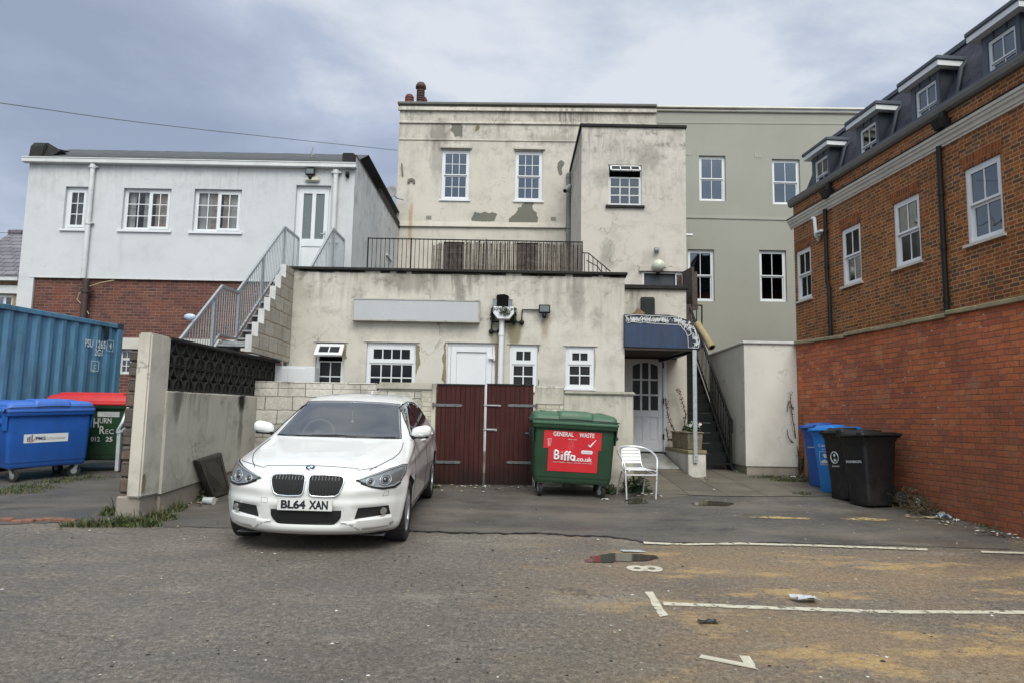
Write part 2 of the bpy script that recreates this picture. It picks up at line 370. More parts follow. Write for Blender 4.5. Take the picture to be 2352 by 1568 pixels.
# ------------------------------------------------------------------ materials
dk = S(70, 66, 60)
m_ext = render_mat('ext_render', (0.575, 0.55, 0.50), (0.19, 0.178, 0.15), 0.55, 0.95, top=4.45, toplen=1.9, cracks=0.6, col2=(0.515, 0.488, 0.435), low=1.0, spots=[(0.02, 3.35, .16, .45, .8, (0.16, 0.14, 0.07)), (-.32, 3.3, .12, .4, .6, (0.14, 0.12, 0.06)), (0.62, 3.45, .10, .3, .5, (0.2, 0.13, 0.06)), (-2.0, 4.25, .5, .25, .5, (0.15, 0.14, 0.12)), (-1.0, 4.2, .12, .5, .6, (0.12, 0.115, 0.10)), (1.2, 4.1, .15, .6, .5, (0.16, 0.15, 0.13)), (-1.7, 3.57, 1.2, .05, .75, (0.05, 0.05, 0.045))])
m_main = render_mat('main_render', (0.58, 0.54, 0.485), (0.24, 0.225, 0.20), 0.48, 0.8, top=12.9, toplen=3.0, cracks=0.45, col2=(0.53, 0.495, 0.44), spots=[(-2.9, 12.3, .45, .55, .6, (0.14, 0.13, 0.115)), (-2.9, 11.3, .3, .9, .45, (0.2, 0.19, 0.17)), (-3.85, 8.9, .09, .9, .6, (0.36, 0.2, 0.07)), (1.5, 12.2, 1.2, .25, .4, (0.2, 0.19, 0.17)), (3.8, 12.3, .6, .3, .4, (0.2, 0.19, 0.17))])
m_tower = render_mat('tower_render', (0.58, 0.54, 0.495), (0.22, 0.205, 0.185), 0.55, 0.9, top=10.5, toplen=3.2, cracks=0.55, col2=(0.53, 0.495, 0.455), spots=[(4.2, 10.0, .5, .5, .5, (0.17, 0.16, 0.14)), (2.9, 6.9, .25, .45, .5, (0.2, 0.19, 0.165)), (2.7, 9.3, .4, .4, .35, (0.22, 0.21, 0.185)), (4.3, 6.6, .5, .5, .35, (0.24, 0.22, 0.2))])
m_lobby = render_mat('lobby_render', (0.58, 0.545, 0.475), (0.18, 0.165, 0.13), 0.5, 0.85, top=4.6, toplen=1.3, cracks=0.5)
m_green = render_mat('green_render', (0.32, 0.32, 0.285), (0.25, 0.25, 0.21), 0.25, 0.2, cracks=0.0, col2=(0.30, 0.30, 0.265), speck=0.05, bumps=0.1)
m_white = render_mat('white_render', (0.54, 0.56, 0.585), (0.28, 0.285, 0.28), 0.30, 0.35, top=8.2, toplen=2.5, cracks=0.15, col2=(0.58, 0.595, 0.615), speck=0.35, bumps=0.35)
m_wside = render_mat('white_side_render', (0.70, 0.70, 0.70), (0.27, 0.265, 0.26), 0.55, 0.75, top=8.6, toplen=3.5, cracks=0.2)
m_store = render_mat('store_render', (0.60, 0.575, 0.53), (0.33, 0.30, 0.25), 0.45, 0.45, cracks=0.5, low=0.75)
m_low = render_mat('low_wall_render', (0.55, 0.525, 0.475), (0.12, 0.115, 0.10), 0.6, 0.9, top=2.25, toplen=0.8, cracks=0.5, col2=(0.48, 0.455, 0.38), low=0.6)
m_side = render_mat('side_wall_render', (0.50, 0.47, 0.405), (0.13, 0.125, 0.11), 0.65, 1.0, top=2.2, toplen=1.3, cracks=0.4, col2=(0.43, 0.41, 0.36), low=0.45, spots=[(11.0, 1.93, .16, .22, 1.0, (0.012, 0.012, 0.011)), (11.0, 1.55, .10, .35, .6, (0.05, 0.048, 0.042)), (8.85, 1.9, .12, .3, .6, (0.06, 0.058, 0.05))])
m_pillar = render_mat('pillar_render', (0.55, 0.515, 0.45), (0.17, 0.16, 0.145), 0.6, 0.6, top=2.7, toplen=0.7, cracks=0.5, col2=(0.47, 0.44, 0.39), low=0.7)
m_plinth = render_mat('plinth_concrete', (0.30, 0.265, 0.225), (0.13, 0.12, 0.10), 0.6, 0.6, cracks=0.3)
m_cement = render_mat('bare_cement', (0.17, 0.17, 0.145), (0.10, 0.10, 0.09), 0.5, 0.4, cracks=0.0)
m_tan = render_mat('bare_mortar', (0.24, 0.20, 0.13), (0.10, 0.085, 0.06), 0.7, 0.5, cracks=0.0, bumps=0.8)
m_block = brick_mat('painted_block', [(0.50, 0.475, 0.425), (0.47, 0.445, 0.395), (0.53, 0.505, 0.455)], (0.20, 0.185, 0.16), bw=0.45, bh=0.225, mj=0.014, wob=0.025, dirt=((0.06, 0.057, 0.05), 1.8, 0.85, (0.47, 0.74)), big=0.14)
m_stepblk = brick_mat('step_block', [(0.37, 0.345, 0.30), (0.40, 0.37, 0.32), (0.34, 0.315, 0.275)], (0.26, 0.19, 0.125), bw=0.45, bh=0.2535, mj=0.02, wob=0.015, dirt=((0.11, 0.105, 0.095), 2.0, 0.6), big=0.1)
m_tall = brick_mat('tall_brick', [S(138, 84, 52), S(124, 75, 48), S(99, 68, 52), S(144, 89, 53), S(117, 72, 47), S(91, 66, 54), S(132, 80, 49), S(109, 70, 49), S(142, 80, 50)], S(182, 144, 100), flemish=True, mj=0.017, big=0.16, patchc=(S(150, 78, 46), 0.55), dirt=((0.36, 0.33, 0.27), 1.1, 0.12))
m_red = brick_mat('red_brick', [S(178, 102, 70), S(170, 95, 65), S(183, 108, 73), S(163, 91, 64), S(174, 99, 68), S(154, 87, 65), S(180, 99, 65)], S(118, 90, 72), bw=0.225, bh=0.0762, mj=0.011, wob=0.02, white=0.9, dirt=(S(88, 64, 52), 0.75, 0.7), big=0.22, patchc=(S(178, 112, 80), 0.5), damp=1.0)
m_brown = brick_mat('brown_brick', [S(104, 68, 60), S(94, 60, 55), S(110, 72, 60), S(86, 58, 54), S(98, 64, 57)], S(138, 116, 106), mj=0.012, big=0.14, dirt=(S(70, 48, 44), 1.2, 0.5), patchc=(S(126, 66, 48), 0.5))
m_soldier = brick_mat('soldier_brick', [S(128, 70, 42), S(112, 62, 40), S(138, 78, 44), S(104, 58, 40)], S(160, 124, 84), bw=0.075, bh=0.5, mj=0.011, wob=0.006)
m_dkbrick = brick_mat('dark_stone', [S(88, 80, 74), S(78, 72, 68), S(96, 82, 74)], S(66, 60, 54), bw=0.30, bh=0.16, mj=0.012, wob=0.03)
m_tanbrick = brick_mat('tan_brick', [S(146, 122, 92), S(132, 110, 84), S(158, 132, 98)], S(150, 140, 124), mj=0.011)
m_upvc = plain('white_upvc', (0.66, 0.68, 0.71), 0.32, var=0.04, vs=2)
m_upvcg = plain('aged_white_paint', (0.58, 0.59, 0.60), 0.5, var=0.1, vs=3, dirt=((0.2, 0.19, 0.17), 5, 0.58, 0.5))
m_pipe = plain('grey_white_pipe', (0.50, 0.50, 0.50), 0.45, var=0.12, dirt=((0.25, 0.22, 0.18), 4, 0.55, 0.5))
m_black = plain('black_metal', (0.011, 0.011, 0.012), 0.5, var=0.2, spec=0.25)
m_dkfelt = plain('roof_felt', (0.075, 0.08, 0.088), 0.8, var=0.25, vs=3, bumps=0.3)
m_cope = plain('dark_coping', (0.026, 0.026, 0.025), 0.8, var=0.35, vs=6, bumps=0.3, spec=0.2)
m_lead = plain('lead_sheet', (0.060, 0.075, 0.098), 0.5, var=0.15, vs=2)
m_lead2 = plain('dark_zinc', (0.022, 0.028, 0.040), 0.5, var=0.2, vs=2, spec=0.3)
m_corn = plain('cornice_stone', (0.52, 0.50, 0.45), 0.7, var=0.12, vs=2)
m_gut = plain('grey_gutter', (0.13, 0.125, 0.115), 0.55, var=0.15)
m_stone = plain('coping_stone', (0.235, 0.195, 0.115), 0.85, var=0.25, vs=4, bumps=0.3, bscale=30, dirt=((0.10, 0.09, 0.06), 3, 0.55, 0.6))
m_galv = plain('galvanised_steel', (0.40, 0.43, 0.45), 0.42, metal=0.55, var=0.15, vs=14)
m_galvd = plain('galvanised_dull', (0.30, 0.32, 0.33), 0.55, metal=0.35, var=0.25, vs=10)
m_dark = plain('dark_interior', (0.008, 0.008, 0.009), 0.95, var=0.3, spec=0.05)
m_terr = plain('terracotta', (0.16, 0.055, 0.04), 0.7, var=0.3, vs=10)
m_grille = plain('brown_pot', (0.07, 0.035, 0.03), 0.7, var=0.3)
m_slate = brick_mat('slate', [S(66, 65, 76), S(60, 60, 71), S(71, 70, 81), S(56, 57, 67)], S(30, 30, 38), bw=0.32, bh=0.22, mj=0.012, wob=0.006, big=0.1, rough=0.55)
m_slate2 = brick_mat('grey_slate', [S(118, 116, 122), S(111, 109, 116), S(124, 122, 127), S(107, 105, 112)], S(52, 50, 55), bw=0.5, bh=0.21, mj=0.03, wob=0.02, big=0.12, rough=0.6)
m_curt = plain('pale_curtain', (0.80, 0.82, 0.79), 0.9, var=0.15, vs=5)
m_curt2 = plain('striped_curtain', (0.72, 0.58, 0.50), 0.9, var=0.35, vs=12)
m_board = plain('navy_door_paint', (0.035, 0.04, 0.055), 0.5)
m_brnwood = plain('weathered_timber', (0.065, 0.048, 0.042), 0.85, var=0.5, vs=22, bumps=0.5)
m_bare = plain('vent_brick', (0.33, 0.32, 0.28), 0.9, var=0.3, vs=30)
def glass_mat(name, tint=0.55, refl=(0.8, 0.85, 0.95), base=0.045, extra=0.0, rough=0.02):
    m, t, bs, o = newmat(name)
    t.nt.nodes.remove(bs)
    tr = t.n('BsdfTransparent', {'Color': (tint, tint, tint)}); gl = t.n('BsdfGlossy', {'Color': refl, 'Roughness': rough})
    fr = t.n('Fresnel', {'IOR': 1.5}).outputs[0]; fr = t.m('ADD', t.m('MULTIPLY', fr, 1.5), extra, clamp=True)
    t.nt.links.new(t.n('MixShader', {0: fr, 1: tr.outputs[0], 2: gl.outputs[0]}).outputs[0], o.inputs['Surface'])
    return m
m_glass = glass_mat('window_glass', 0.6, extra=0.07)
m_glassr = glass_mat('clear_window_glass', 0.75, refl=(.20, .215, .22), extra=-0.02)
m_glassc = glass_mat('curtained_window_glass', 0.88, refl=(.6, .63, .68), extra=0.01)
m_glassb = glass_mat('blue_window_glass', 0.5, refl=(0.55, 0.63, 0.78), extra=0.12)
m_frost = plain('frosted_glass', (0.12, 0.145, 0.155), 0.25, var=0.06, vs=1)
m_glassd = glass_mat('dark_glass', 0.35, extra=-0.035)
m_obsc = plain('obscured_dark_glass', (0.020, 0.021, 0.024), 0.35, var=0.4, vs=30, spec=0.2)
# ------------------------------------------------------------------ sky and sun
w = bpy.data.worlds.new('World'); sc.world = w; w.use_nodes = True; nt = w.node_tree; nt.nodes.clear(); t = T(nt)
SUN_EL, SUN_AZ = R(50), R(170)               # azimuth clockwise from +Y
sd = V((math.sin(SUN_AZ) * math.cos(SUN_EL), math.cos(SUN_AZ) * math.cos(SUN_EL), math.sin(SUN_EL)))
sky = t.n('TexSky', sky_type='NISHITA', sun_disc=False, sun_elevation=SUN_EL, sun_rotation=SUN_AZ, altitude=30.0, air_density=1.0, dust_density=2.0, ozone_density=1.0)
g = t.n('TexCoord').outputs['Generated']
x, y, z = t.n('SeparateXYZ', {0: g}).outputs
zz = t.m('ADD', t.m('MAXIMUM', z, 0.0), 0.22)
pv = t.n('CombineXYZ', {0: t.m('DIVIDE', x, zz), 1: t.m('DIVIDE', y, zz), 2: 0.3}).outputs[0]
n1 = t.noise(t.map(pv, (1, 1.3, 1), (2.3, 4.45, 0)), 1.25, 9, 0.56, 0.25)
n2 = t.noise(t.map(pv, (1, 1.2, 1), (7.7, 1.4, 0)), 0.42, 4, 0.5)
dens = t.m('ADD', t.m('MULTIPLY', n1, 0.85), t.m('MULTIPLY', n2, 0.27))
cl = t.ramp(dens, [(0.43, (2.55, 3.0, 4.0)), (0.52, (3.1, 3.6, 4.6)), (0.59, (3.8, 4.3, 5.3)), (0.68, (5.9, 6.25, 6.75))])
base = t.mix(0.88, sky.outputs[0], cl)
ds = t.n('VectorMath', {0: g, 1: tuple(sd)}, operation='DOT_PRODUCT').outputs['Value']
glow = t.m('ADD', 1.0, t.m('MULTIPLY', t.m('POWER', t.m('MAXIMUM', ds, 0.0), 2.0), 1.9))   # cloud lit through by the sun
base = t.mix(1.0, base, t.n('CombineXYZ', {0: t.m('MULTIPLY', glow, 1.0), 1: glow, 2: t.m('ADD', 0.25, t.m('MULTIPLY', glow, 0.75))}).outputs[0], 'MULTIPLY')
bg = t.n('Background', {'Color': base, 'Strength': 0.1}); t.n('OutputWorld', {'Surface': bg.outputs[0]})
sun = bpy.data.lights.new('sun', 'SUN'); sun.energy = 1.85; sun.angle = R(38); sun.color = (1.0, 0.95, 0.86)
so = bpy.data.objects.new('sun', sun); COL.objects.link(so); so.rotation_euler = sd.to_track_quat('Z', 'Y').to_euler(); so.location = (0, -5, 20)
# ------------------------------------------------------------------ ground
mg, t, bs, o = newmat('asphalt'); uv = t.uv(); ux, uy, _ = t.n('SeparateXYZ', {0: uv}).outputs
grain = t.noise(uv, 55, 8, 0.75); big = t.noise(uv, 0.5, 6, 0.6); med = t.noise(t.map(uv, (1, 1.6, 1), (5, 2, 0)), 1.6, 8, 0.62)
clump = t.noise(t.map(uv, (1, 1, 1), (40, 3, 0)), 21, 8, 0.8); gm = t.m('ADD', t.m('MULTIPLY', grain, 0.5), t.m('MULTIPLY', clump, 0.5))
c = t.ramp(gm, [(0.36, (0.024, 0.022, 0.019)), (0.44, (0.088, 0.077, 0.066)), (0.53, (0.175, 0.152, 0.128)), (0.64, (0.40, 0.35, 0.29))])
f = t.rng(big, 0.3, 0.7, 0.72, 1.2); c = t.mix(1.0, c, t.n('CombineXYZ', {0: f, 1: f, 2: f}).outputs[0], 'MULTIPLY')
wet = t.m('MULTIPLY', t.rng(med, 0.46, 0.62), t.rng(ux, 1.5, -2.5)); c = t.mix(t.m('MULTIPLY', wet, 0.30), c, (0.095, 0.097, 0.102))
pos = t.m('MULTIPLY', t.rng(t.m('ADD', ux, t.m('MULTIPLY', med, 2.4)), 0.9, 3.2), t.rng(uy, 8.4, 7.0))
silt = t.m('MULTIPLY', t.rng(t.noise(t.map(uv, (0.6, 1.2, 1), (3.1, 7.7, 0)), 0.8, 9, 0.64), 0.36, 0.56), pos); c = t.mix(t.m('MULTIPLY', silt, 0.75), c, t.mix(t.rng(gm, .4, .6), (0.13, 0.088, 0.05), (0.38, 0.27, 0.16)))
lgt = t.m('MULTIPLY', t.rng(t.noise(t.map(uv, (0.6, 1.3, 1), (6.2, 1.3, 0)), 1.1, 10, 0.68), 0.55, 0.68), 0.5); c = t.mix(t.m('MULTIPLY', lgt, t.rng(gm, .38, .55)), c, (0.34, 0.30, 0.24))
och = t.m('MULTIPLY', t.rng(t.noise(t.map(uv, (0.7, 1.5, 1), (1.2, 0.3, 0)), 1.0, 10, 0.66), 0.535, 0.60), pos); c = t.mix(t.m('MULTIPLY', och, 0.8), c, t.mix(t.rng(gm, .4, .58), (0.25, 0.165, 0.07), (0.52, 0.36, 0.17)))
sp = t.n('TexVoronoi', {'Vector': uv, 'Scale': 38.0}); spm = t.m('MULTIPLY', t.rng(sp.outputs[0], 0.16, 0.10), t.m('GREATER_THAN', t.n('SeparateXYZ', {0: sp.outputs[1]}).outputs[0], 0.90))
c = t.mix(spm, c, t.mix(t.m('GREATER_THAN', t.n('SeparateXYZ', {0: sp.outputs[1]}).outputs[1], 0.45), (0.02, 0.02, 0.02), (0.35, 0.33, 0.30)))
wv = t.n('VectorMath', {0: uv, 1: t.n('TexNoise', {'Vector': uv, 'Scale': 2.0, 'Detail': 6.0}).outputs[1]}, operation='ADD').outputs[0]
vo = t.n('TexVoronoi', {'Vector': wv, 'Scale': 0.45}, feature='DISTANCE_TO_EDGE').outputs[0]
c = t.mix(t.m('MULTIPLY', t.rng(vo, 0, 0.006, 1, 0), t.m('MULTIPLY', 0.7, t.rng(big, 0.45, 0.6))), c, (0.02, 0.02, 0.02))
setb(t, bs, Base_Color=c, Roughness=t.m('SUBTRACT', t.rng(grain, 0.3, 0.7, 0.55, 0.8), t.m('MULTIPLY', wet, 0.25)))
bs.inputs['Specular IOR Level'].default_value = 0.4
bump(t, bs, t.m('ADD', gm, t.m('MULTIPLY', med, 0.5)), 0.9, 0.02)
mp, t, bs, o = newmat('dark_asphalt'); uv = t.uv()
grain = t.noise(uv, 70, 8, 0.75); med = t.noise(t.map(uv, (1, 1, 1), (5, 22, 0)), 1.1, 8, 0.62); big = t.noise(t.map(uv, (0.6, 1.6, 1), (9, 1, 0)), 0.8, 6, 0.6)
gm = t.m('ADD', t.m('MULTIPLY', grain, 0.6), t.m('MULTIPLY', t.noise(uv, 24, 8, 0.8), 0.4)); c = t.ramp(gm, [(0.34, (0.016, 0.0155, 0.0155)), (0.5, (0.085, 0.078, 0.070)), (0.66, (0.20, 0.186, 0.172))])
f = t.rng(med, 0.3, 0.7, 0.72, 1.25); c = t.mix(1.0, c, t.n('CombineXYZ', {0: f, 1: f, 2: f}).outputs[0], 'MULTIPLY')
ux, uy, _ = t.n('SeparateXYZ', {0: uv}).outputs; c = t.mix(t.m('MULTIPLY', t.rng(big, 0.46, 0.66), 0.6), c, (0.175, 0.152, 0.122)); c = t.mix(t.m('MULTIPLY', t.rng(t.noise(t.map(uv, (0.8, 1.4, 1), (4, 31, 0)), 1.3, 9, 0.68), 0.54, 0.66), 0.6), c, (0.030, 0.029, 0.029)); c = t.mix(t.m('MULTIPLY', t.m('MULTIPLY', t.rng(t.noise(uv, 6, 8, 0.75), 0.56, 0.66), t.rng(ux, 1.0, 4.0)), 0.5), c, (0.24, 0.19, 0.12))
wet = t.rng(t.noise(t.map(uv, (1, 1.5, 1), (1, 2, 0)), 0.9, 7, 0.6), 0.5, 0.62)
setb(t, bs, Base_Color=c, Roughness=t.m('SUBTRACT', 0.62, t.m('MULTIPLY', wet, 0.3))); bs.inputs['Specular IOR Level'].default_value = 0.4
bump(t, bs, t.m('ADD', grain, t.m('MULTIPLY', med, 0.5)), 0.55, 0.01)
mb = MB(); xs = [-300, -120, -60, -30] + [-16 + i * 0.5 for i in range(65)] + [30, 60, 120, 300]; ys = [-300, -120, -60, -30] + [-14 + i * 0.5 for i in range(63)] + [30, 60, 120, 300]
gv = [[mb.bm.verts.new((x, y, gz(x, y))) for x in xs] for y in ys]
for j in range(len(ys) - 1):
    for i in range(len(xs) - 1):
        f = mb.bm.faces.new((gv[j][i], gv[j][i + 1], gv[j + 1][i + 1], gv[j + 1][i])); f.smooth = True
tag(mb.build('ground', mg, recalc=False), 'worn grey car park asphalt sloping gently down to the front', kind='structure')
def sheet(name, px, mat, dz, step=0.25, label=None, kind='structure', jit=0.0, seed=1):
    """a thin skin laid on the ground: outline in picture units dropped on the ground, draped over it"""
    pts = [G(x, y) for x, y in px]; rr = random.Random(seed)
    if jit:
        q = []
        for a, b in zip(pts, pts[1:] + pts[:1]):
            n = max(1, int((b - a).length / 0.12))
            for i in range(n):
                p = a.lerp(b, i / n); q.append(V((p.x + rr.uniform(-jit, jit), p.y + rr.uniform(-jit, jit), 0)))
        pts = q
    mb = MB(); mb.face([(p.x, p.y, 0) for p in pts])
    for ax in (0, 1):
        lo, hi = min(p[ax] for p in pts), max(p[ax] for p in pts); k = math.ceil(lo / step)
        while k * step < hi:
            co = V((0, 0, 0)); co[ax] = k * step; no = V((0, 0, 0)); no[ax] = 1
            bmesh.ops.bisect_plane(mb.bm, geom=mb.bm.faces[:] + mb.bm.edges[:] + mb.bm.verts[:], plane_co=co, plane_no=no); k += 1
    bmesh.ops.triangulate(mb.bm, faces=[f for f in mb.bm.faces if len(f.verts) > 4])
    for v in mb.bm.verts: v.co.z = gz(v.co.x, v.co.y) + dz
    o = mb.build(name, mat, recalc=False)
    for p in o.data.polygons: p.use_smooth = True
    return tag(o, label, kind=kind)
rr = random.Random(3)
fr = [(-40, 1206), (120, 1200), (250, 1208), (420, 1210), (560, 1212), (760, 1218), (930, 1217), (1020, 1220), (1130, 1224), (1240, 1223), (1300, 1227), (1400, 1232), (1480, 1243), (1600, 1246), (1760, 1245), (1900, 1250), (2100, 1254), (2320, 1262)]
front = []
for (a, b), (c2, d) in zip(fr, fr[1:]):
    for i in range(8): front.append((a + (c2 - a) * i / 8, b + (d - b) * i / 8 + rr.uniform(-1.2, 1.2)))
sheet('asphalt_patch', front + [(2320, 1262), (2250, 1000), (1300, 992), (600, 985), (-40, 990)], mp, 0.006, label='darker smoother asphalt strip along the walls')
m_crack = plain('crack_dirt', (0.010, 0.010, 0.010), 0.95)
up = [(x, y + 0.4) for x, y in front[48:120]]; lo = [(x, y + 1.6 + rr.uniform(-0.6, 1.8) * (1 if rr.random() < 0.6 else 0)) for x, y in up]
sheet('crack', up + lo[::-1], m_crack, 0.010, label='black crack where two asphalt layers meet')
mpv, t, bs, o = newmat('paving'); uv = t.uv(); ux, uy, _ = t.n('SeparateXYZ', {0: uv}).outputs
sx = t.m('MODULO', t.m('ADD', ux, 20.05), 0.6); sy = t.m('MODULO', t.m('ADD', uy, 20.12), 0.9)
dd = t.m('MINIMUM', t.m('MINIMUM', sx, t.m('SUBTRACT', 0.6, sx)), t.m('MINIMUM', sy, t.m('SUBTRACT', 0.9, sy)))
wnz = t.n('TexWhiteNoise', {'Vector': t.n('CombineXYZ', {0: t.m('FLOOR', t.m('DIVIDE', t.m('ADD', ux, 20.05), 0.6)), 1: t.m('FLOOR', t.m('DIVIDE', t.m('ADD', uy, 20.12), 0.9))}).outputs[0]}, noise_dimensions='2D').outputs[0]
c = t.mix(wnz, (0.105, 0.092, 0.074), (0.155, 0.132, 0.10)); c = t.mix(t.m('MULTIPLY', t.rng(t.noise(uv, 1.3, 9, 0.65), 0.42, 0.66), 0.7), c, (0.055, 0.05, 0.04))
c = t.mix(t.m('MULTIPLY', t.rng(t.noise(uv, 35, 5, 0.7), 0.5, 0.7), 0.35), c, (0.2, 0.18, 0.15)); c = t.mix(t.rng(dd, 0.003, 0.011, 1, 0), c, (0.028, 0.026, 0.02))
setb(t, bs, Base_Color=c, Roughness=0.62); bump(t, bs, t.m('ADD', t.rng(dd, 0, 0.012), t.m('MULTIPLY', t.noise(uv, 30, 5), 0.4)), 0.5, 0.01)
sheet('paving', [(1395, 1128), (1500, 1134), (1660, 1140), (1790, 1141), (1905, 1139), (1960, 1138), (1900, 1040), (1400, 1010)], mpv, 0.014, label='grey paving slabs by the steps and bins')
# ramp up to the entrance door
FB = Fac((0, 14.9, 0), (1, 0, 0), (0, -1, 0)); FE = Fac((0, 13.1, 0), (1, 0, 0), (0, -1, 0))
mb = MB(); prof = [(10.75, gz(2, 10.75) + 0.012), (11.6, gz(2, 11.6) + 0.03), (13.0, gz(2, 13) + 0.06), (13.55, gz(2, 13.55) + 0.10), (14.98, 1.075)]
for (ya, za), (yb, zb) in zip(prof, prof[1:]):
    mb.hexa([(2.02, ya, za - 0.3), (3.26, ya, za - 0.3), (3.26, yb, zb - 0.3), (2.02, yb, zb - 0.3), (2.02, ya, za), (3.26, ya, za), (3.26, yb, zb), (2.02, yb, zb)])
mb.build('ramp', mpv, label='paved ramp rising to the white entrance door', kind='structure')
m_plate = plain('pale_tiles', (0.33, 0.33, 0.325), 0.5, var=0.2, vs=4, dirt=((0.12, 0.11, 0.09), 3, 0.5, 0.6))
mb = MB()
for (ya, za), (yb, zb) in (((13.5, prof[3][1] + 0.004), (14.15, 0.95)), ((14.16, 0.952), (14.88, 1.07))):
    mb.hexa([(2.1, ya, za - 0.02), (3.2, ya, za - 0.02), (3.2, yb, zb - 0.02), (2.1, yb, zb - 0.02), (2.1, ya, za + 0.012), (3.2, ya, za + 0.012), (3.2, yb, zb + 0.012), (2.1, yb, zb + 0.012)])
mb.build('floor_plate', m_plate, label='two pale smooth plates on the ramp at the white panelled door', cat='threshold plate')
# markings and puddles
mk, t, bs, o = newmat('worn_road_paint'); uv = t.uv()
nn = t.noise(uv, 14, 9, 0.72); nb = t.noise(uv, 3, 4)
c = t.mix(t.rng(nn, 0.35, 0.65), (0.40, 0.37, 0.29), (0.60, 0.56, 0.46))
setb(t, bs, Base_Color=c, Roughness=0.7, Alpha=t.rng(t.m('ADD', nn, t.m('MULTIPLY', nb, 0.35)), 0.565, 0.64)); bump(t, bs, nn, 0.4, 0.004)
my, t, bs, o = newmat('worn_yellow_paint'); uv = t.uv(); nn = t.noise(uv, 11, 9, 0.72)
setb(t, bs, Base_Color=t.mix(nn, (0.28, 0.20, 0.09), (0.46, 0.36, 0.17)), Roughness=0.75, Alpha=t.rng(nn, 0.41, 0.5))
LN = lambda pts, w0, w1: [(x, y - w0) for x, y in pts] + [(x, y + w1) for x, y in pts[::-1]]
mk_l = 'worn white parking bay line'
sheet('road_marking', LN([(1478, 1247), (1560, 1251), (1700, 1249), (1850, 1253), (2000, 1258), (2130, 1263)], 2.2, 2.2), mk, 0.011, label=mk_l, jit=0.006)
sheet('road_marking', LN([(2255, 1268), (2352, 1271)], 2, 2), mk, 0.011, label=mk_l, jit=0.006)
sheet('road_marking', LN([(1524, 1386), (1700, 1393), (1860, 1399), (2010, 1404), (2090, 1405), (2352, 1406), (2480, 1407)], 3.6, 3.8), mk, 0.005, label=mk_l, jit=0.007)
sheet('road_marking', [(1482, 1360), (1498, 1358), (1534, 1413), (1514, 1416)], mk, 0.0055, label='worn white end bar of a bay line', jit=0.008)
# bay numbers lie on the tarmac, read from the right
def ground_text(s, px, py, size, rot, name, lab, sx=1.0):
    p = G(px, py); tm = text_mesh(s, size, M.Rotation(rot, 4, 'Z'), bold=0.012, sx=sx)
    mb = MB(); mb.bm.from_mesh(tm)
    for v in mb.bm.verts: v.co = V((p.x + v.co.x, p.y + v.co.y, gz(p.x + v.co.x, p.y + v.co.y) + 0.005))
    mb.build(name, mk, label=lab, kind='structure', recalc=False)
ground_text('8', 1485, 1305.5, 0.44, R(90), 'road_marking', 'worn white bay number eight')
ground_text('7', 1663, 1517, 0.43, R(-95), 'road_marking', 'worn white bay number seven', 0.95)
for pts in ([(1703, 1188), (1780, 1186), (1862, 1190), (1858, 1194), (1770, 1191)], [(1930, 1191), (1985, 1189), (2052, 1194), (2020, 1197), (1945, 1194)]):
    sheet('road_marking', pts, my, 0.011, label='faded yellow paint line', jit=0.015)
m_water, t, bs, o = newmat('puddle_water'); uv = t.uv()
setb(t, bs, Base_Color=(0.06, 0.054, 0.044), Roughness=0.07)
def blob(cx, cy, rx, ry, sd): return [(cx + rx * math.cos(a * math.pi / 20) * (1 + .30 * noise.noise(V((math.cos(a * math.pi / 20) * 1.3, math.sin(a * math.pi / 20) * 1.3, sd)))), cy + ry * math.sin(a * math.pi / 20) * (1 + .5 * noise.noise(V((math.cos(a * math.pi / 20) * 1.5, math.sin(a * math.pi / 20) * 1.5, sd + 9))))) for a in range(40)]
for pts, d in ((blob(1432, 1280, 78, 9, 1.3), .007), (blob(1380, 1287, 40, 5, 4.1), .0068), (blob(1462, 1152, 26, 7, 2.2), .012), (blob(1636, 1157, 48, 6, 3.7), .012)):
    sheet('puddle', pts, m_water, d, label='shallow rain puddle on the asphalt', jit=0.008)
# ------------------------------------------------------------------ kerb stones at left edge of yard
mb = MB()
for i in range(9):
    p = G(-30 + i * 24, 1196 + rr.uniform(-2, 2)); mb.box(p.x - 0.06, p.x + 0.07, p.y - 0.05, p.y + 0.05, p.z - 0.05, p.z + 0.03 + rr.uniform(-0.01, 0.012))
mb.build('kerb', plain('kerb_brick', S(118, 84, 72), 0.9, var=0.3, vs=12, bumps=0.5), bevel=0.012, label='broken row of reddish edging bricks at the yard entrance', kind='structure')
# ------------------------------------------------------------------ left white building over brown brick
FL = Fac((0, 18.2, 0), (1, 0, 0), (0, -1, 0))
b = thing('rendered_building', 'white rendered building over brown brick with four openings behind the metal stairs', 'building', (-8.3, 18.2, 0.9))
uL, uR = FL.hit(56, 500)[0], FL.hit(812, 480)[0]; vB = FL.hit(320, 641)[1]; vG = FL.hit(440, 383)[1]; vGt = FL.hit(440, 372.5)[1]
w1, w2, w3 = FL.rect(147, 429, 199, 527), FL.rect(281, 433, 391, 529), FL.rect(444, 435, 553, 533)
dr = FL.rect(676, 426, 757, 606); dr = (dr[0], 5.42, dr[2], dr[3])
mb = MB(); FL.wall(mb, uL, uR, vB, vGt, [w1, w2, w3, dr], shell=8.0); mb.build('wall', [m_white, m_dark], b)
mb = MB(); bw = FL.rect(268, 800, 299, 858); FBk = Fac((0, 18.26, 0), (1, 0, 0), (0, -1, 0)); pier = FL.hit(75, 665)[0]
FBk.wall(mb, pier, uR, 0.5, vB, [bw], shell=7.8, roof=False); mb.build('brick_base', [m_brown, m_dark], b)
mb = MB(); FL.box(mb, uL, pier, 0.5, vB - 0.002, -6, 0); mb.build('pier', m_white, b)
mb = MB(); FL.box(mb, FL.hit(200, 790)[0], uR, FL.hit(320, 801)[1], FL.hit(320, 776)[1], -0.05, -0.02); mb.build('lintel', m_store, b)
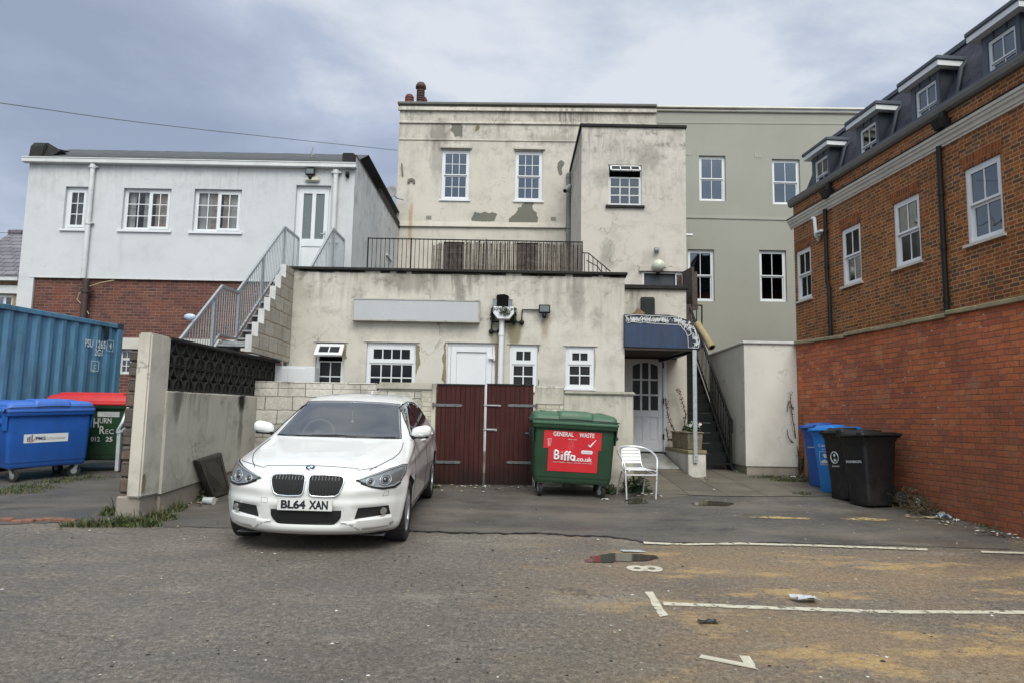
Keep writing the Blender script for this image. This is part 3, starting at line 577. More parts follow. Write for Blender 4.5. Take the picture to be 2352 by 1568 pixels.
window(FBk, b, bw, [(0, 0.62, 1, 1, 2, 1, 0.03, 0), (0, 0, 1, 0.62, 2, 2, 0.03, 0)], m_upvcg, m_glass, fw=0.04)
CS = lambda a, b_, c: [(a, 0, b_, 1, 2, 3, 0.035, 0.0)] if not c else [(a, 0, b_, 1, 2, 3, 0.065, 0.018)]
window(FL, b, w1, CS(0, 1, 1), m_upvc, m_glassc, fw=0.075, sill=(0.05, 0.05, 0.05), curtain=[(0.1, 0.95, m_frost)])
window(FL, b, w2, CS(0, 0.54, 0) + CS(0.54, 1, 1), m_upvc, m_glassc, sill=(0.08, 0.05, 0.06), curtain=[(0.03, 0.18, m_curt), (0.36, 0.54, m_curt), (0.6, 0.97, m_curt2)])
window(FL, b, w3, CS(0, 0.5, 0) + CS(0.5, 1, 1), m_upvc, m_glassc, sill=(0.08, 0.05, 0.06), curtain=[(0.03, 0.32, m_curt), (0.30, 0.5, m_curt2), (0.55, 0.72, m_curt2), (0.68, 0.97, m_curt)])
# door
mb = MB(); u0, v0, u1, v1 = dr; wD = -0.1
FL.box(mb, u0, u0 + 0.07, v0, v1, wD - 0.06, wD); FL.box(mb, u1 - 0.07, u1, v0, v1, wD - 0.06, wD); FL.box(mb, u0 + 0.07, u1 - 0.07, v1 - 0.07, v1, wD - 0.06, wD)
a0, a1 = u0 + 0.075, u1 - 0.075; gB, gT = v0 + 0.95, v1 - 0.2
FL.box(mb, a0, a0 + 0.11, v0, v1 - 0.075, wD - 0.05, wD + 0.01); FL.box(mb, a1 - 0.11, a1, v0, v1 - 0.075, wD - 0.05, wD + 0.01)
mid = (a0 + a1) / 2
for (c0, c1) in ((v0, v0 + 0.12), (gB - 0.2, gB), (gT, v1 - 0.075)): FL.box(mb, a0 + 0.11, a1 - 0.11, c0, c1, wD - 0.05, wD + 0.009)
FL.box(mb, mid - 0.05, mid + 0.05, gB, gT, wD - 0.05, wD + 0.008); FL.box(mb, a0 + 0.11, a1 - 0.11, v0 + 0.12, gB - 0.2, wD - 0.05, wD - 0.012)
do = mb.build('door', m_upvc, b); mb = MB(); FL.quad(mb, a0 + 0.1, a1 - 0.1, gB - 0.01, gT + 0.01, wD - 0.02); mb.build('pane', m_frost, do)
mb = MB(); FL.box(mb, a1 - 0.08, a1 - 0.05, v0 + 0.98, v0 + 1.16, wD, wD + 0.03); FL.box(mb, a1 - 0.17, a1 - 0.05, v0 + 1.08, v0 + 1.1, wD + 0.03, wD + 0.05); mb.build('handle', m_galv, do)
# gutter, roof, parapet ends
mb = MB(); FL.box(mb, uL - 0.12, uR + 0.05, vG, vGt, 0.002, 0.16); FL.box(mb, uL - 0.12, uR + 0.05, vGt - 0.02, vGt + 0.012, 0.14, 0.175); mb.build('gutter', m_upvcg, b, bevel=0.01)
vR = FL.hit(440, 349, -1.6)[1]
mb = MB(); n = 40; top, bot, wv = [], [], []
for i in range(n + 1):
    u = uL + (uR - uL) * i / n; s = 0.02 * math.sin(i * 0.8) + 0.015 * math.sin(i * 2.3)
    bot.append(mb.bm.verts.new(FL.pt(u, vGt + 0.03 + s, 0.12))); top.append(mb.bm.verts.new(FL.pt(u, vR + 0.3 * s, -1.6))); wv.append(mb.bm.verts.new(FL.pt(u, vGt - 0.02, 0.06)))
for i in range(n):
    for p, q in ((bot, top), (wv, bot)): mb.bm.faces.new((p[i], p[i + 1], q[i + 1], q[i])).smooth = True
mb.face([FL.pt(uL, vR, -1.6), FL.pt(uR, vR, -1.6), FL.pt(uR, vR, -8), FL.pt(uL, vR, -8)]); mb.build('roof', m_dkfelt, b)
def upstand(u0, u1, vt, prof):                     # felt-covered parapet end
    mb = MB(); mb.prism([FL.pt(u0, v, w_) for w_, v in prof], FL.U * (u1 - u0)); mb.build('parapet', m_cope, b, bevel=0.03, bseg=2)
vl = FL.hit(100, 326)[1]; upstand(uL + 0.02, uL + 0.42, vl, [(0.12, vGt + 0.02), (0.08, vl - 0.15), (-0.05, vl), (-0.5, vl), (-2.4, vR + 0.05), (-7.9, vR + 0.05), (-7.9, vGt)])
mb = MB(); mb.prism([FL.pt(uL + .421, vGt + .03, .1), FL.pt(uL + .421, vl - .02, -.06), FL.pt(uL + .76, FL.hit(139, 346, -.06)[1], -.06), FL.pt(uL + .62, vGt + .05, .1)], (0, 0.35, 0)); mb.build('parapet', m_cope, b)
vr = FL.hit(800, 353)[1]
mb = MB(); FL.box(mb, uR - 0.34, uR + 0.004, vGt + 0.01, vr - 0.03, -0.35, 0.1); FL.box(mb, uR - 0.36, uR - 0.03, vr - 0.06, vr, -0.3, 0.07); mb.build('parapet', m_cope, b, bevel=0.05, bseg=2)
FLs = Fac((uR + 0.006, 18.2, 0), (0, 1, 0), (1, 0, 0)); sw = FLs.rect(888, 524, 899, 592)
mb = MB(); FLs.wall(mb, 0.0, 7.3, 4.2, vr - 0.06, [sw], back=0.3); mb.face([FLs.pt(0, vr - 0.06, 0), FLs.pt(7.3, vr - 0.06, 0), FLs.pt(7.3, vr - 0.06, -0.3), FLs.pt(0, vr - 0.06, -0.3)])
mb.build('wall', [m_wside, m_dark], b, label='stained grey-white side wall')
window(FLs, b, sw, [(0, 0, 1, 1, 1, 2, 0.06, 0)], m_upvc, m_glass, fw=0.06, w=-0.05, sill=(0.05, 0.06, 0.06))
mb = MB(); FLs.box(mb, 0.0, 7.3, vr - 0.06, vr - 0.025, -0.34, 0.02); mb.build('coping', m_gut, b, bevel=0.008); mb = MB(); FLs.box(mb, 3.5, 7.3, vr - 0.024, vr + 0.2, -0.42, 0.03); mb.build('felt_kerb', m_cope, b, bevel=0.01)
def downpipe(Fc, par, px, y0, y1, r, mat, colls=(), w=None, px2=None, name='downpipe', gap=0.03):
    mb = MB(); w = w or (r + gap); (ua, va), (ub, vb) = Fc.hit(px, y0, w), Fc.hit(px2 or px, y1, w)
    mb.cyl(Fc.pt(ua, va, w), Fc.pt(ua, vb, w), r, seg=14)
    for y in colls:
        _, vc = Fc.hit(px, y, w); mb.cyl(Fc.pt(ua, vc - 0.05, w), Fc.pt(ua, vc + 0.05, w), r * 1.28, seg=14)
        Fc.box(mb, ua - r * 2.0, ua + r * 2.0, vc - 0.015, vc + 0.015, 0.002, w)
    return mb.build(name, mat, par), ua
downpipe(FL, b, 214, 378, 640, 0.06, m_upvcg, (383, 512)); downpipe(FL, b, 199, 641, 790, 0.085, plain('dark_pipe', S(62, 44, 44), 0.6, var=0.3), (668,))
downpipe(FL, b, 772, 392, 612, 0.065, m_upvcg, (396, 556))
mb = MB(); FL.box(mb, uL + 0.3, uR, vB - 0.012, vB + 0.02, -0.02, 0.012); mb.build('drip_bead', m_upvcg, b)
# cable hanging on the brick
mb = MB(); mb.tube([FL.pt(*FL.hit(x, y, 0.1), 0.1) for x, y in ((262, 644), (230, 650), (200, 660), (182, 674), (177, 688), (186, 698), (194, 704), (204, 722))], 0.012); tag(mb.build('cable', plain('cream_cable', (0.42, 0.34, 0.22), 0.6)), 'cream cable looped behind the dark drainpipe on brown brick', 'cable')
def floodlight(Fc, px, py, s, label, name='floodlight', pir=True, col=None):
    u, v = Fc.hit(px, py); t_ = thing(name, label, 'floodlight', Fc.pt(u, v, 0)); mb = MB()
    Fc.box(mb, u - s / 2, u + s / 2, v - s * 0.38, v + s * 0.38, 0.06, 0.13); Fc.box(mb, u - s * 0.1, u + s * 0.1, v - s * 0.2, v + s * 0.1, 0.0, 0.06); mb.build('housing', col or m_black, t_, bevel=0.012)
    mb = MB(); Fc.box(mb, u - s * 0.4, u + s * 0.4, v - s * 0.26, v + s * 0.28, 0.131, 0.137); mb.build('lens', m_frost if col is None else m_upvc, t_)
    if pir:
        mb = MB(); mb.lathe([(s * 0.05, -s * 0.85), (s * 0.2, -s * 0.72), (s * 0.2, -s * 0.5), (s * 0.1, -s * 0.38)], c=Fc.pt(u, v, 0.09), seg=14); mb.build('sensor', m_black, t_)
    return t_
floodlight(FL, 715, 398, 0.24, 'small black floodlight above the white upper door of the white building')
mb = MB(); e = FL.rect(702, 408, 735, 419); FL.box(mb, e[0], e[2], e[1], e[3], 0.0, 0.09); mb.build('emergency_light', plain('cream_plastic', (0.52, 0.50, 0.40), 0.4), label='cream bulkhead light box over the white upper door', cat='light', bevel=0.03, bseg=3)
mb = MB(); e = FL.rect(795, 397, 803, 409); FL.box(mb, e[0], e[2], e[1], e[3], 0.0, 0.1); u, v = FL.hit(799, 404); mb.cyl(FL.pt(u, v, 0.1), FL.pt(u, v - 0.02, 0.15), 0.035); mb.build('security_camera', m_black, label='small black box camera under the white building corner', cat='camera', bevel=0.01)
mb = MB(); p = FL.pt(*FL.hit(716, 362, -0.5), -0.5); mb.tube([p, p + V((0, 0, 0.2))], 0.012); mb.tube([p + V((-.03, 0, .1)), p + V((0.02, 0, .28))], 0.02); mb.tube([p + V((-.06, 0, .1)), p + V((.07, 0, .07))], 0.015); mb.build('aerial', m_galvd, label='little bent metal aerial on the felt roof', cat='aerial')
# ------------------------------------------------------------------ house far left
FH = Fac((0, 26, 0), (1, 0, 0), (0, -1, 0)); b = thing('slate_house', 'brick house with grey slate roof at the far left beyond the white building', 'house', (-20, 26, 1))
u0, u1 = -26.0, FH.hit(42, 600)[0] + 0.25; vE = FH.hit(20, 640)[1]
hw = FH.rect(-40, 676, 28, 720)
mb = MB(); FH.wall(mb, u0, u1, 0.9, vE, [hw], shell=7); mb.build('wall', [m_tanbrick, m_dark], b)
window(FH, b, hw, [(0, 0, 0.7, 1, 1, 1, 0.05, 0), (0.7, 0, 1, 1, 1, 1, 0.05, 0)], m_upvc, m_glass)
mb = MB(); FH.box(mb, u0, u1, FH.hit(10, 675)[1], FH.hit(10, 657)[1], 0.002, 0.1); FH.box(mb, u0, u1, vE - 0.12, vE + 0.06, 0.002, 0.3); mb.build('fascia', m_upvcg, b)
a = FH.pt(*FH.hit(46, 536, -3.2), -3.2); l = FH.hit(22, 537, -3.2)[0]; ze = vE + 0.05
mb = MB(); mb.face([FH.pt(u0, ze, 0.35), FH.pt(u1 + 0.3, ze, 0.35), FH.pt(u1 + 0.3, a.z, -3.2), FH.pt(l, a.z, -3.2), FH.pt(FH.hit(0, 552, -2.4)[0], FH.hit(0, 552, -2.4)[1], -2.4), FH.pt(u0, ze, -0.2)])
for v in mb.bm.verts: pass
ob = mb.build('roof', m_slate2, b, uvw=(1, 0, 0)); mb = MB(); mb.cyl(FH.pt(l, a.z + 0.03, -3.2), FH.pt(u1 + 0.3, a.z + 0.03, -3.2), 0.13, seg=10); mb.build('ridge', m_slate2, ob)
# ------------------------------------------------------------------ main cream building
FM = Fac((0, 25.5, 0), (1, 0, 0), (0, -1, 0))
b = thing('tenement_building', 'tall cream rendered building with flaking patches and two sash windows above the terrace', 'building', (0.5, 25.5, 0.9))
uL, uR = FM.hit(912, 430)[0], FM.hit(1508, 330)[0]; vT = FM.hit(1210, 241.5)[1]
wa, wb = FM.rect(1014, 345, 1078, 459), FM.rect(1183, 348, 1246, 462); wc, wd = FM.rect(1018, 556, 1066, 640), FM.rect(1186, 558, 1236, 640)
mb = MB(); FM.wall(mb, uL, uR, 0.9, vT, [wa, wb, wc, wd], shell=9, mid=1)
CR3 = lambda pts: [(882 + x * 0.25, 175 + y * 0.25) for x, y in pts]
for pts, mi in (([(610, 435), (700, 437), (725, 460), (722, 500), (718, 565), (690, 553), (650, 560), (640, 530), (622, 512), (610, 490), (627, 465)], 2), ([(840, 470), (860, 447), (885, 465), (870, 495), (838, 518)], 3),
                ([(1595, 800), (1630, 770), (1660, 800), (1632, 860), (1640, 885), (1632, 914), (1615, 915), (1600, 880), (1593, 845)], 2), ([(802, 1300), (815, 1290), (830, 1248), (890, 1262), (930, 1247), (965, 1262), (1000, 1250), (1042, 1270), (1020, 1310), (1012, 1337), (900, 1338), (805, 1330)], 2),
                ([(1142, 1345), (1150, 1310), (1200, 1270), (1230, 1230), (1228, 1208), (1262, 1204), (1268, 1180), (1300, 1160), (1380, 1162), (1362, 1205), (1372, 1235), (1405, 1260), (1404, 1285), (1417, 1300), (1412, 1346)], 2)):
    FM.poly(mb, CR3(pts), 0.004, mi)
mb.build('wall', [m_main, m_dark, m_cement, m_tan], b)
mb = MB()
def band(Fc, mb, pa, pb, h, w, u0, u1, mi=0):
    va, vb = Fc.hit(*pa)[1], Fc.hit(*pb)[1]; ua, ub = Fc.hit(*pa)[0], Fc.hit(*pb)[0]
    f = lambda u: va + (vb - va) * (u - ua) / (ub - ua)
    mb.hexa([Fc.pt(u0, f(u0) - h, 0.001), Fc.pt(u1, f(u1) - h, 0.001), Fc.pt(u1, f(u1) - h, w), Fc.pt(u0, f(u0) - h, w), Fc.pt(u0, f(u0), 0.001), Fc.pt(u1, f(u1), 0.001), Fc.pt(u1, f(u1), w * 0.6), Fc.pt(u0, f(u0), w * 0.6)], mi)
band(FM, mb, (918, 278), (1500, 284), 0.10, 0.06, uL - 0.02, uR); band(FM, mb, (918, 319), (1330, 324), 0.05, 0.035, uL - 0.01, uR)
band(FM, mb, (926, 509), (1310, 513.5), 0.20, 0.09, uL, 2.1); band(FM, mb, (918, 246), (1500, 252), 0.16, 0.10, uL - 0.06, uR)
for r_ in (wa, wb): FM.box(mb, r_[0] - 0.06, r_[2] + 0.08, r_[3] + 0.04, r_[3] + 0.16, 0.002, 0.1)
mb.build('string_course', m_main, b, bevel=0.015)
mb = MB(); va, vb = FM.hit(918, 237.5)[1], FM.hit(1508, 243.5)[1]
mb.hexa([FM.pt(uL - 0.08, va - 0.08, -0.2), FM.pt(uR, vb - 0.08, -0.2), FM.pt(uR, vb - 0.08, 0.12), FM.pt(uL - 0.08, va - 0.08, 0.12), FM.pt(uL - 0.08, va + 0.02, -0.2), FM.pt(uR, vb + 0.02, -0.2), FM.pt(uR, vb + 0.02, 0.13), FM.pt(uL - 0.08, va + 0.02, 0.13)]); mb.build('coping', m_gut, b, bevel=0.02)
for r_ in (wa, wb): window(FM, b, r_, SASH(3, 2), m_upvc, m_glassb, fw=0.09, w=-0.06, sill=(0.06, 0.05, 0.06))
for r_ in (wc, wd): window(FM, b, r_, SASH(2, 2), plain('shaded_frame', (0.10, 0.085, 0.095), .7), m_glassd, fw=0.05, w=-0.06)
mb = MB()
for x, y in ((985, 500), (1271, 503)):
    u, v = FM.hit(x, y); FM.box(mb, u - 0.1, u + 0.1, v - 0.07, v + 0.07, 0, 0.012)
    for k in range(4): FM.box(mb, u - 0.085 + k * 0.045, u - 0.06 + k * 0.045, v - 0.05, v + 0.05, 0.011, 0.016, 1)
    mb.build('air_brick', [m_bare, m_cement], b); mb = MB()
u, v = FM.hit(945, 417)
mb.prism([FM.pt(u - 0.14, v - 0.08, 0.0), FM.pt(u - 0.06, v - 0.08, 0), FM.pt(u - 0.05, v, 0), FM.pt(u + 0.05, v, 0), FM.pt(u + 0.06, v - 0.08, 0), FM.pt(u + 0.14, v - 0.08, 0), FM.pt(u + 0.13, v + 0.06, 0), FM.pt(u, v + 0.12, 0), FM.pt(u - 0.13, v + 0.06, 0)], FM.N * 0.05)
mb.build('vent_hood', m_cement, b); mb = MB(); u, v = FM.hit(923, 393); mb.bar(FM.pt(u, v + 0.25, 0.1), FM.pt(u + 0.04, v - 0.2, 0.03), 0.06, 0.04, up=(1, 0, 0)); mb.build('bracket', m_cement, b)
stack = MB(); q = FM.hit(955, 240, -0.9); FM.box(stack, q[0] - 0.45, q[0] + 0.5, vT - 0.6, vT + 0.24, -1.5, -0.5); chim = stack.build('chimney', m_tall, b)
def pot(px, w_, h0, hh, r, cowl):
    u, v = FM.hit(px, 239, w_); c = FM.pt(u, vT + .24, w_); mb = MB(); pr = [(r * 1.1, 0), (r * 1.1, 0.1), (r, 0.12)]
    k = int(hh / 0.09)
    for i in range(k): pr += [(r * 1.02, 0.12 + i * 0.09), (r * 1.02, 0.165 + i * 0.09), (r * 0.82, 0.17 + i * 0.09), (r * 0.82, 0.205 + i * 0.09)]
    z = 0.12 + k * 0.09
    if cowl: pr += [(r * 0.9, z), (r * 0.9, z + .05), (r * 1.35, z + 0.06), (r * 1.3, z + 0.16), (r * 0.9, z + 0.27), (0.02, z + 0.31)]
    else: pr += [(r * 0.9, z), (r * 0.6, z + 0.06), (0.02, z + 0.1)]
    mb.lathe(pr, c=c, seg=16); mb.build('chimney_pot', m_terr if not cowl else m_grille, chim)
pot(940, -0.8, 0, 0.30, 0.17, False); pot(965.5, -0.8, 0, 0.58, 0.155, True); pot(972.5, -1.2, 0, 0.42, 0.15, False)
mb = MB(); v0, v1 = FM.hit(1311, 402)[1], 4.4; mb.cyl((2.0, 25.38, v0), (2.0, 25.38, v1), 0.085, seg=14)
for v in (v0 - 0.1, FM.hit(1311, 525)[1]): mb.cyl((2.0, 25.38, v - 0.06), (2.0, 25.38, v + 0.06), 0.105, seg=14)
mb.build('downpipe', plain('grey_pipe', (0.17, 0.18, 0.17), 0.6, var=0.2), b)
# satellite dish on corner
c = at(897, 441, 24.9); t_ = thing('satellite_dish', 'grey oval satellite dish at the cream building corner', 'satellite dish', c); ax = V((-0.35, -0.9, 0.25)).normalized(); q = ax.to_track_quat('Z', 'Y').to_matrix()
mb = MB(); mb.lathe([(0.0, -0.08), (0.10, -0.072), (0.2, -0.045), (0.27, -0.015), (0.275, -0.005), (0.2, -0.035), (0.10, -0.062), (0.01, -0.07)], c=c, seg=26, mx=q); mb.build('dish', plain('dish_grey', (0.26, 0.25, 0.25), 0.5), t_)
mb = MB(); mb.tube([c + q @ V((0.0, -0.25, 0)), c + q @ V((0, -0.2, 0.32))], 0.016); mb.cyl(c + q @ V((0, -0.22, 0.28)), c + q @ V((0, -0.16, 0.36)), 0.045); mb.build('feed_arm', m_black, t_)
mb = MB(); mb.tube([c - ax * 0.1, c + V((0.2, 0.3, -0.15)), c + V((0.42, 0.45, -0.15))], 0.022); mb.build('mount', m_galvd, t_)
# cctv on the grey pipe
c = at(1303, 437, 25.0); t_ = thing('security_camera', 'white bullet camera mounted beside the grey downpipe of the cream building', 'camera', c); mb = MB(); mb.cyl(c + V((-.1, -.25, -.12)), c + V((.1, 0.02, .16)), 0.085, seg=14); mb.build('body', m_galv, t_)
mb = MB(); mb.cyl(c + V((-.1, -.25, -.12)) - V((.2, .27, .28)) * 0.02, c + V((-.1, -.25, -.12)), 0.07, seg=14); mb.build('lens', m_black, t_); mb = MB(); mb.tube([c + V((0, 0, -.05)), c + V((0.12, 0.05, -.1)), c + V((.5, 0.1, -.1))], 0.025); mb.build('bracket', m_galvd, t_)
# ------------------------------------------------------------------ stair tower and its terrace door
FT = Fac((0, 21.4, 0), (1, 0, 0), (0, -1, 0)); b = thing('stair_tower', 'flat topped cream tower projecting in front of the tall building with one metal window', 'building', (3.7, 21.4, 0.9))
uL, uR = FT.hit(1335, 460)[0], FT.hit(1575.5, 460)[0]; vT = FT.hit(1455, 292)[1]
tw = FT.rect(1397, 379, 1474, 473); td = FT.rect(1479, 629, 1551, 720)
mb = MB(); FT.wall(mb, uL, uR, 0.9, vT, [tw, td], shell=4.08); mb.build('wall', [m_tower, m_dark], b)
mb = MB(); FT.box(mb, uL - 0.06, uR + 0.04, vT - 0.03, vT + 0.07, -4.08, 0.06); mb.build('coping', m_cope, b, bevel=0.015)
o = window(FT, b, tw, [(0, 0, 1, 0.72, 3, 3, 0.05, 0.0)], m_upvcg, m_glass, fw=0.035, w=-0.05, bars=0.035, sill=(0.08, 0.08, 0.07), sillm=m_cope)
u0, v0, u1, v1 = tw; hv = v0 + 0.75 * (v1 - v0)     # open top light hanging out
mx = M.Translation(FT.pt((u0 + u1) / 2, v1 - 0.03, -0.02)) @ M.Rotation(R(-38), 4, 'X'); mb = MB(); W2 = (u1 - u0) / 2 - 0.05; H2 = v1 - hv - 0.05
for (a, b_, c_, d) in ((-W2, -W2 + 0.05, -H2, 0), (W2 - 0.05, W2, -H2, 0), (-W2, W2, -0.05, 0), (-W2, W2, -H2, -H2 + 0.05), (-W2 * 0.36, -W2 * 0.36 + 0.03, -H2, 0), (W2 * 0.33, W2 * 0.33 + 0.03, -H2, 0)): mb.box(a, b_, -0.02, 0.02, c_, d, mx=mx)
vo = mb.build('top_light', m_upvcg, o); mb = MB(); mb.box(-W2, W2, -0.004, 0.004, -H2, 0, mx=mx); mb.build('pane', m_glass, vo)
mb = MB(); FT.box(mb, td[0], td[2], td[1], td[3], -0.12, -0.07); mb.build('door', m_board, b); d_ = mb
mb = MB(); FT.box(mb, td[0] - 0.06, td[0], td[1], td[3] + 0.05, -0.06, 0.02); FT.box(mb, td[2], td[2] + 0.2, td[1], td[3] + 0.05, -0.06, 0.02); FT.box(mb, td[0], td[2], td[3], td[3] + 0.05, -0.06, 0.02)
for k in (0.1, 0.55): FT.box(mb, td[0] + k * (td[2] - td[0]), td[0] + (k + 0.34) * (td[2] - td[0]), td[3] - 0.55, td[3] - 0.14, -0.07, -0.06, 1)
mb.build('door_frame', [m_upvcg, m_board], b); mb = MB(); FT.box(mb, td[0] - 0.15, td[2] + 0.25, td[3] + 0.06, td[3] + 0.2, 0, 0.1); mb.build('lintel', m_tower, b)
c = FT.pt(*FT.hit(1513, 610, 0.2), 0.17); t_ = thing('globe_lamp', 'round milky white wall lamp above the navy terrace door', 'lamp', c); mb = MB()
mb.lathe([(0.195 * math.sin(a_ * math.pi / 12) + 0.001, -0.195 * math.cos(a_ * math.pi / 12)) for a_ in range(13)], c=c, seg=24); mb.build('shade', plain('milky_glass', (0.55, 0.57, 0.48), 0.25, var=0.06), t_)
mb = MB(); mb.tube([c + V((0.1, 0, -0.08)), c + V((0.28, 0.1, -0.02)), c + V((0.42, 0.14, 0.02)), c + V((0.6, 0.15, -0.07)), c + V((0.95, 0.15, -0.27))], 0.01); mb.cyl(c + V((0, 0.17, -0.2)), c + V((0, 0, -0.2)), 0.05); mb.build('cable', m_black, t_)
mb = MB(); c = FT.pt(*FT.hit(1507, 573), 0.05); mb.box(c.x - 0.06, c.x + 0.08, c.y - 0.06, c.y + 0.05, c.z - 0.1, c.z + 0.05); mb.cyl(c + V((0, -.05, -.03)), c + V((-.05, -.14, -.08)), 0.05); mb.build('wall_sensor', m_galvd, label='small grey sensor on the tower wall above the globe lamp', cat='sensor', bevel=0.02)
# ------------------------------------------------------------------ green-grey building
FGn = Fac((0, 25.52, 0), (1, 0, 0), (0, -1, 0)); b = thing('green_building', 'plain sage grey rendered building with four white sash windows', 'building', (9, 25.5, 0.9))
uL, uR = FM.hit(1508, 330)[0], 15.5; vT = FGn.hit(1750, 253)[1]
ws = [FGn.rect(1606, 358, 1667, 462), FGn.rect(1774, 366, 1838, 470), FGn.rect(1580, 573, 1641, 692), FGn.rect(1745, 575, 1807, 693)]
mb = MB(); FGn.wall(mb, uL, uR, 0.9, vT, ws, shell=9); mb.build('wall', [m_green, m_dark], b)
for r_ in ws: window(FGn, b, r_, SASH(2, 1), m_upvc, m_glassb if r_ is not ws[3] else m_glassd, fw=0.075, w=-0.10, sill=(0.0, -0.05, 0.04))
mb = MB(); band(FGn, mb, (1580, 494), (1830, 500), 0.12, 0.03, uL, uR); band(FGn, mb, (1510, 280), (1900, 283), 0.06, 0.015, uL, uR); mb.build('string_course', m_green, b)
mb = MB(); band(FGn, mb, (1510, 244), (1995, 250), 0.11, 0.16, uL, uR); band(FGn, mb, (1510, 251), (1995, 257), 0.10, 0.09, uL, uR)
mb.build('gutter', m_corn, b, bevel=0.03, bseg=2)
mb = MB()
for x, y, s in ((1577, 351, .2), (1741, 357, .13)):
    u, v = FGn.hit(x, y); FGn.box(mb, u - s, u + s, v - 0.1, v + 0.1, 0, 0.01); mb.build('air_brick', m_bare, b); mb = MB()
u, v = FGn.hit(1582, 546); mb.cyl(FGn.pt(u - 0.3, v, 0.35), FGn.pt(u + 0.05, v, 0.35), 0.05); mb.build('overflow_pipe', m_upvc, b)
# ------------------------------------------------------------------ single storey extension
b = thing('extension_building', 'single storey cream rendered extension with flat roof behind the low walls', 'building', (-1, 13.1, 0.8))
uL, uR = FE.hit(664, 720)[0], FE.hit(1434.5, 720)[0]; vT = FE.hit(1050, 624)[1]
E = [FE.rect(724, 786, 790, 905), FE.rect(840, 786, 955, 935), FE.rect(1025, 787, 1136, 1035), FE.rect(1170, 791, 1234, 896), FE.rect(1299, 795, 1365, 892)]
mb = MB(); FE.wall(mb, uL, uR, 0.7, vT, E, shell=12.3, back=0.4); hop = FE.rect(1143, 684, 1168, 712)
fr_ = lambda p: [(882 + x * 0.25, y) for x, y in p]
for pts in ([(955, 790), (965, 795), (963, 810), (966, 835), (958, 850), (955, 862)], [(1024, 786), (1018, 792), (1021, 806), (1015, 822), (1019, 840), (1014, 870), (1024, 885)], [(1137, 785), (1146, 786), (1145, 830), (1147, 880), (1137, 880)], [(1235, 792), (1239, 793), (1238, 805), (1235, 812)], [(790, 786), (796, 790), (795, 815), (797, 822), (790, 826)], [(1236, 868), (1239, 875), (1237, 888), (1235, 888)], [(1366, 800), (1368, 830), (1366, 870)]): FE.poly(mb, pts, 0.004, 2)
mb.build('wall', [m_ext, m_dark, m_tan], b)
mb = MB(); FE.box(mb, uL - 0.06, uR + 0.05, vT - 0.02, vT + 0.035, -12.2, 0.06)
for i in range(30): 
    a = rr.uniform(uL, uR); FE.box(mb, a, a + rr.uniform(.1, .5), vT - 0.045 - rr.uniform(0, .02), vT - 0.021, -0.05, 0.02)
mb.build('coping', m_cope, b, bevel=0.01)
mb = MB()
for r_ in E: FE.box(mb, r_[0] - 0.05, r_[2] + 0.06, r_[3] + 0.001, r_[3] + 0.014, -0.1, 0.02)
mb.build('drip_edge', m_ext, b)
o = window(FE, b, E[0], [(0, 0, 1, 0.66, 2, 2, 0.02, 0.0), ], m_upvc, m_obsc, fw=0.05, w=-0.05)
u0, v0, u1, v1 = E[0]; mx = M.Translation(FE.pt((u0 + u1) / 2, v1 - 0.04, -0.02)) @ M.Rotation(R(-42), 4, 'X'); mb = MB(); W2 = (u1 - u0) / 2 - 0.01; H2 = 0.3
for (a, b_, c_, d) in ((-W2, -W2 + 0.07, -H2, 0), (W2 - 0.07, W2, -H2, 0), (-W2 + 0.07, W2 - 0.07, -0.07, 0), (-W2 + 0.07, W2 - 0.07, -H2, -H2 + 0.07), (-0.012, 0.012, -H2 + 0.07, -0.07)): mb.box(a, b_, -0.025, 0.025, c_, d, mx=mx)
vo = mb.build('top_light', m_upvc, o, bevel=0.006); mb = MB(); mb.box(-W2 + 0.05, W2 - 0.05, -0.004, 0.004, -H2 + 0.05, -0.05, mx=mx); mb.build('pane', m_obsc, vo)
window(FE, b, E[1], [(0, 0.70, 1, 1, 4, 1, 0.075, 0.015), (0, 0, 1, 0.70, 4, 3, 0.03, 0)], m_upvc, m_glassd, fw=0.05, w=-0.04)
window(FE, b, E[3], [(0, 0.58, 1, 1, 2, 1, 0.075, 0.015), (0, 0, 1, 0.58, 2, 2, 0.03, 0)], m_upvc, m_obsc, fw=0.05, w=-0.03, sill=(0.03, 0.04, 0.03))
window(FE, b, E[4], [(0, 0.58, 1, 1, 2, 1, 0.075, 0.015), (0, 0, 1, 0.58, 2, 2, 0.03, 0)], m_upvc, m_obsc, fw=0.05, w=-0.03, sill=(0.03, 0.04, 0.03))
mb = MB(); u0, v0, u1, v1 = E[2]; wD = -0.03
FE.box(mb, u0, u0 + 0.06, v0, v1, -0.1, wD); FE.box(mb, u1 - 0.06, u1, v0, v1, -0.1, wD); FE.box(mb, u0 + .06, u1 - .06, v1 - 0.06, v1, -0.1, wD)
FE.box(mb, u0 + 0.065, u0 + 0.17, v0, v1 - 0.065, -0.09, wD + 0.015); FE.box(mb, u1 - 0.17, u1 - 0.065, v0, v1 - 0.065, -0.09, wD + 0.015); FE.box(mb, u0 + 0.17, u1 - 0.17, v1 - 0.17, v1 - 0.065, -0.09, wD + 0.015); FE.box(mb, u0 + 0.17, u1 - 0.17, v0, v1 - 0.17, -0.09, wD - 0.012)
do = mb.build('door', m_upvc, b, bevel=0.004); mb = MB(); u, v = FE.hit(1131, 821); FE.box(mb, u - 0.07, u + 0.03, v - 0.025, v + 0.025, 0.0, 0.05); FE.box(mb, u + 0.01, u + 0.05, v - 0.05, v + 0.05, 0.0, 0.03); mb.build('hinge', m_upvc, do)
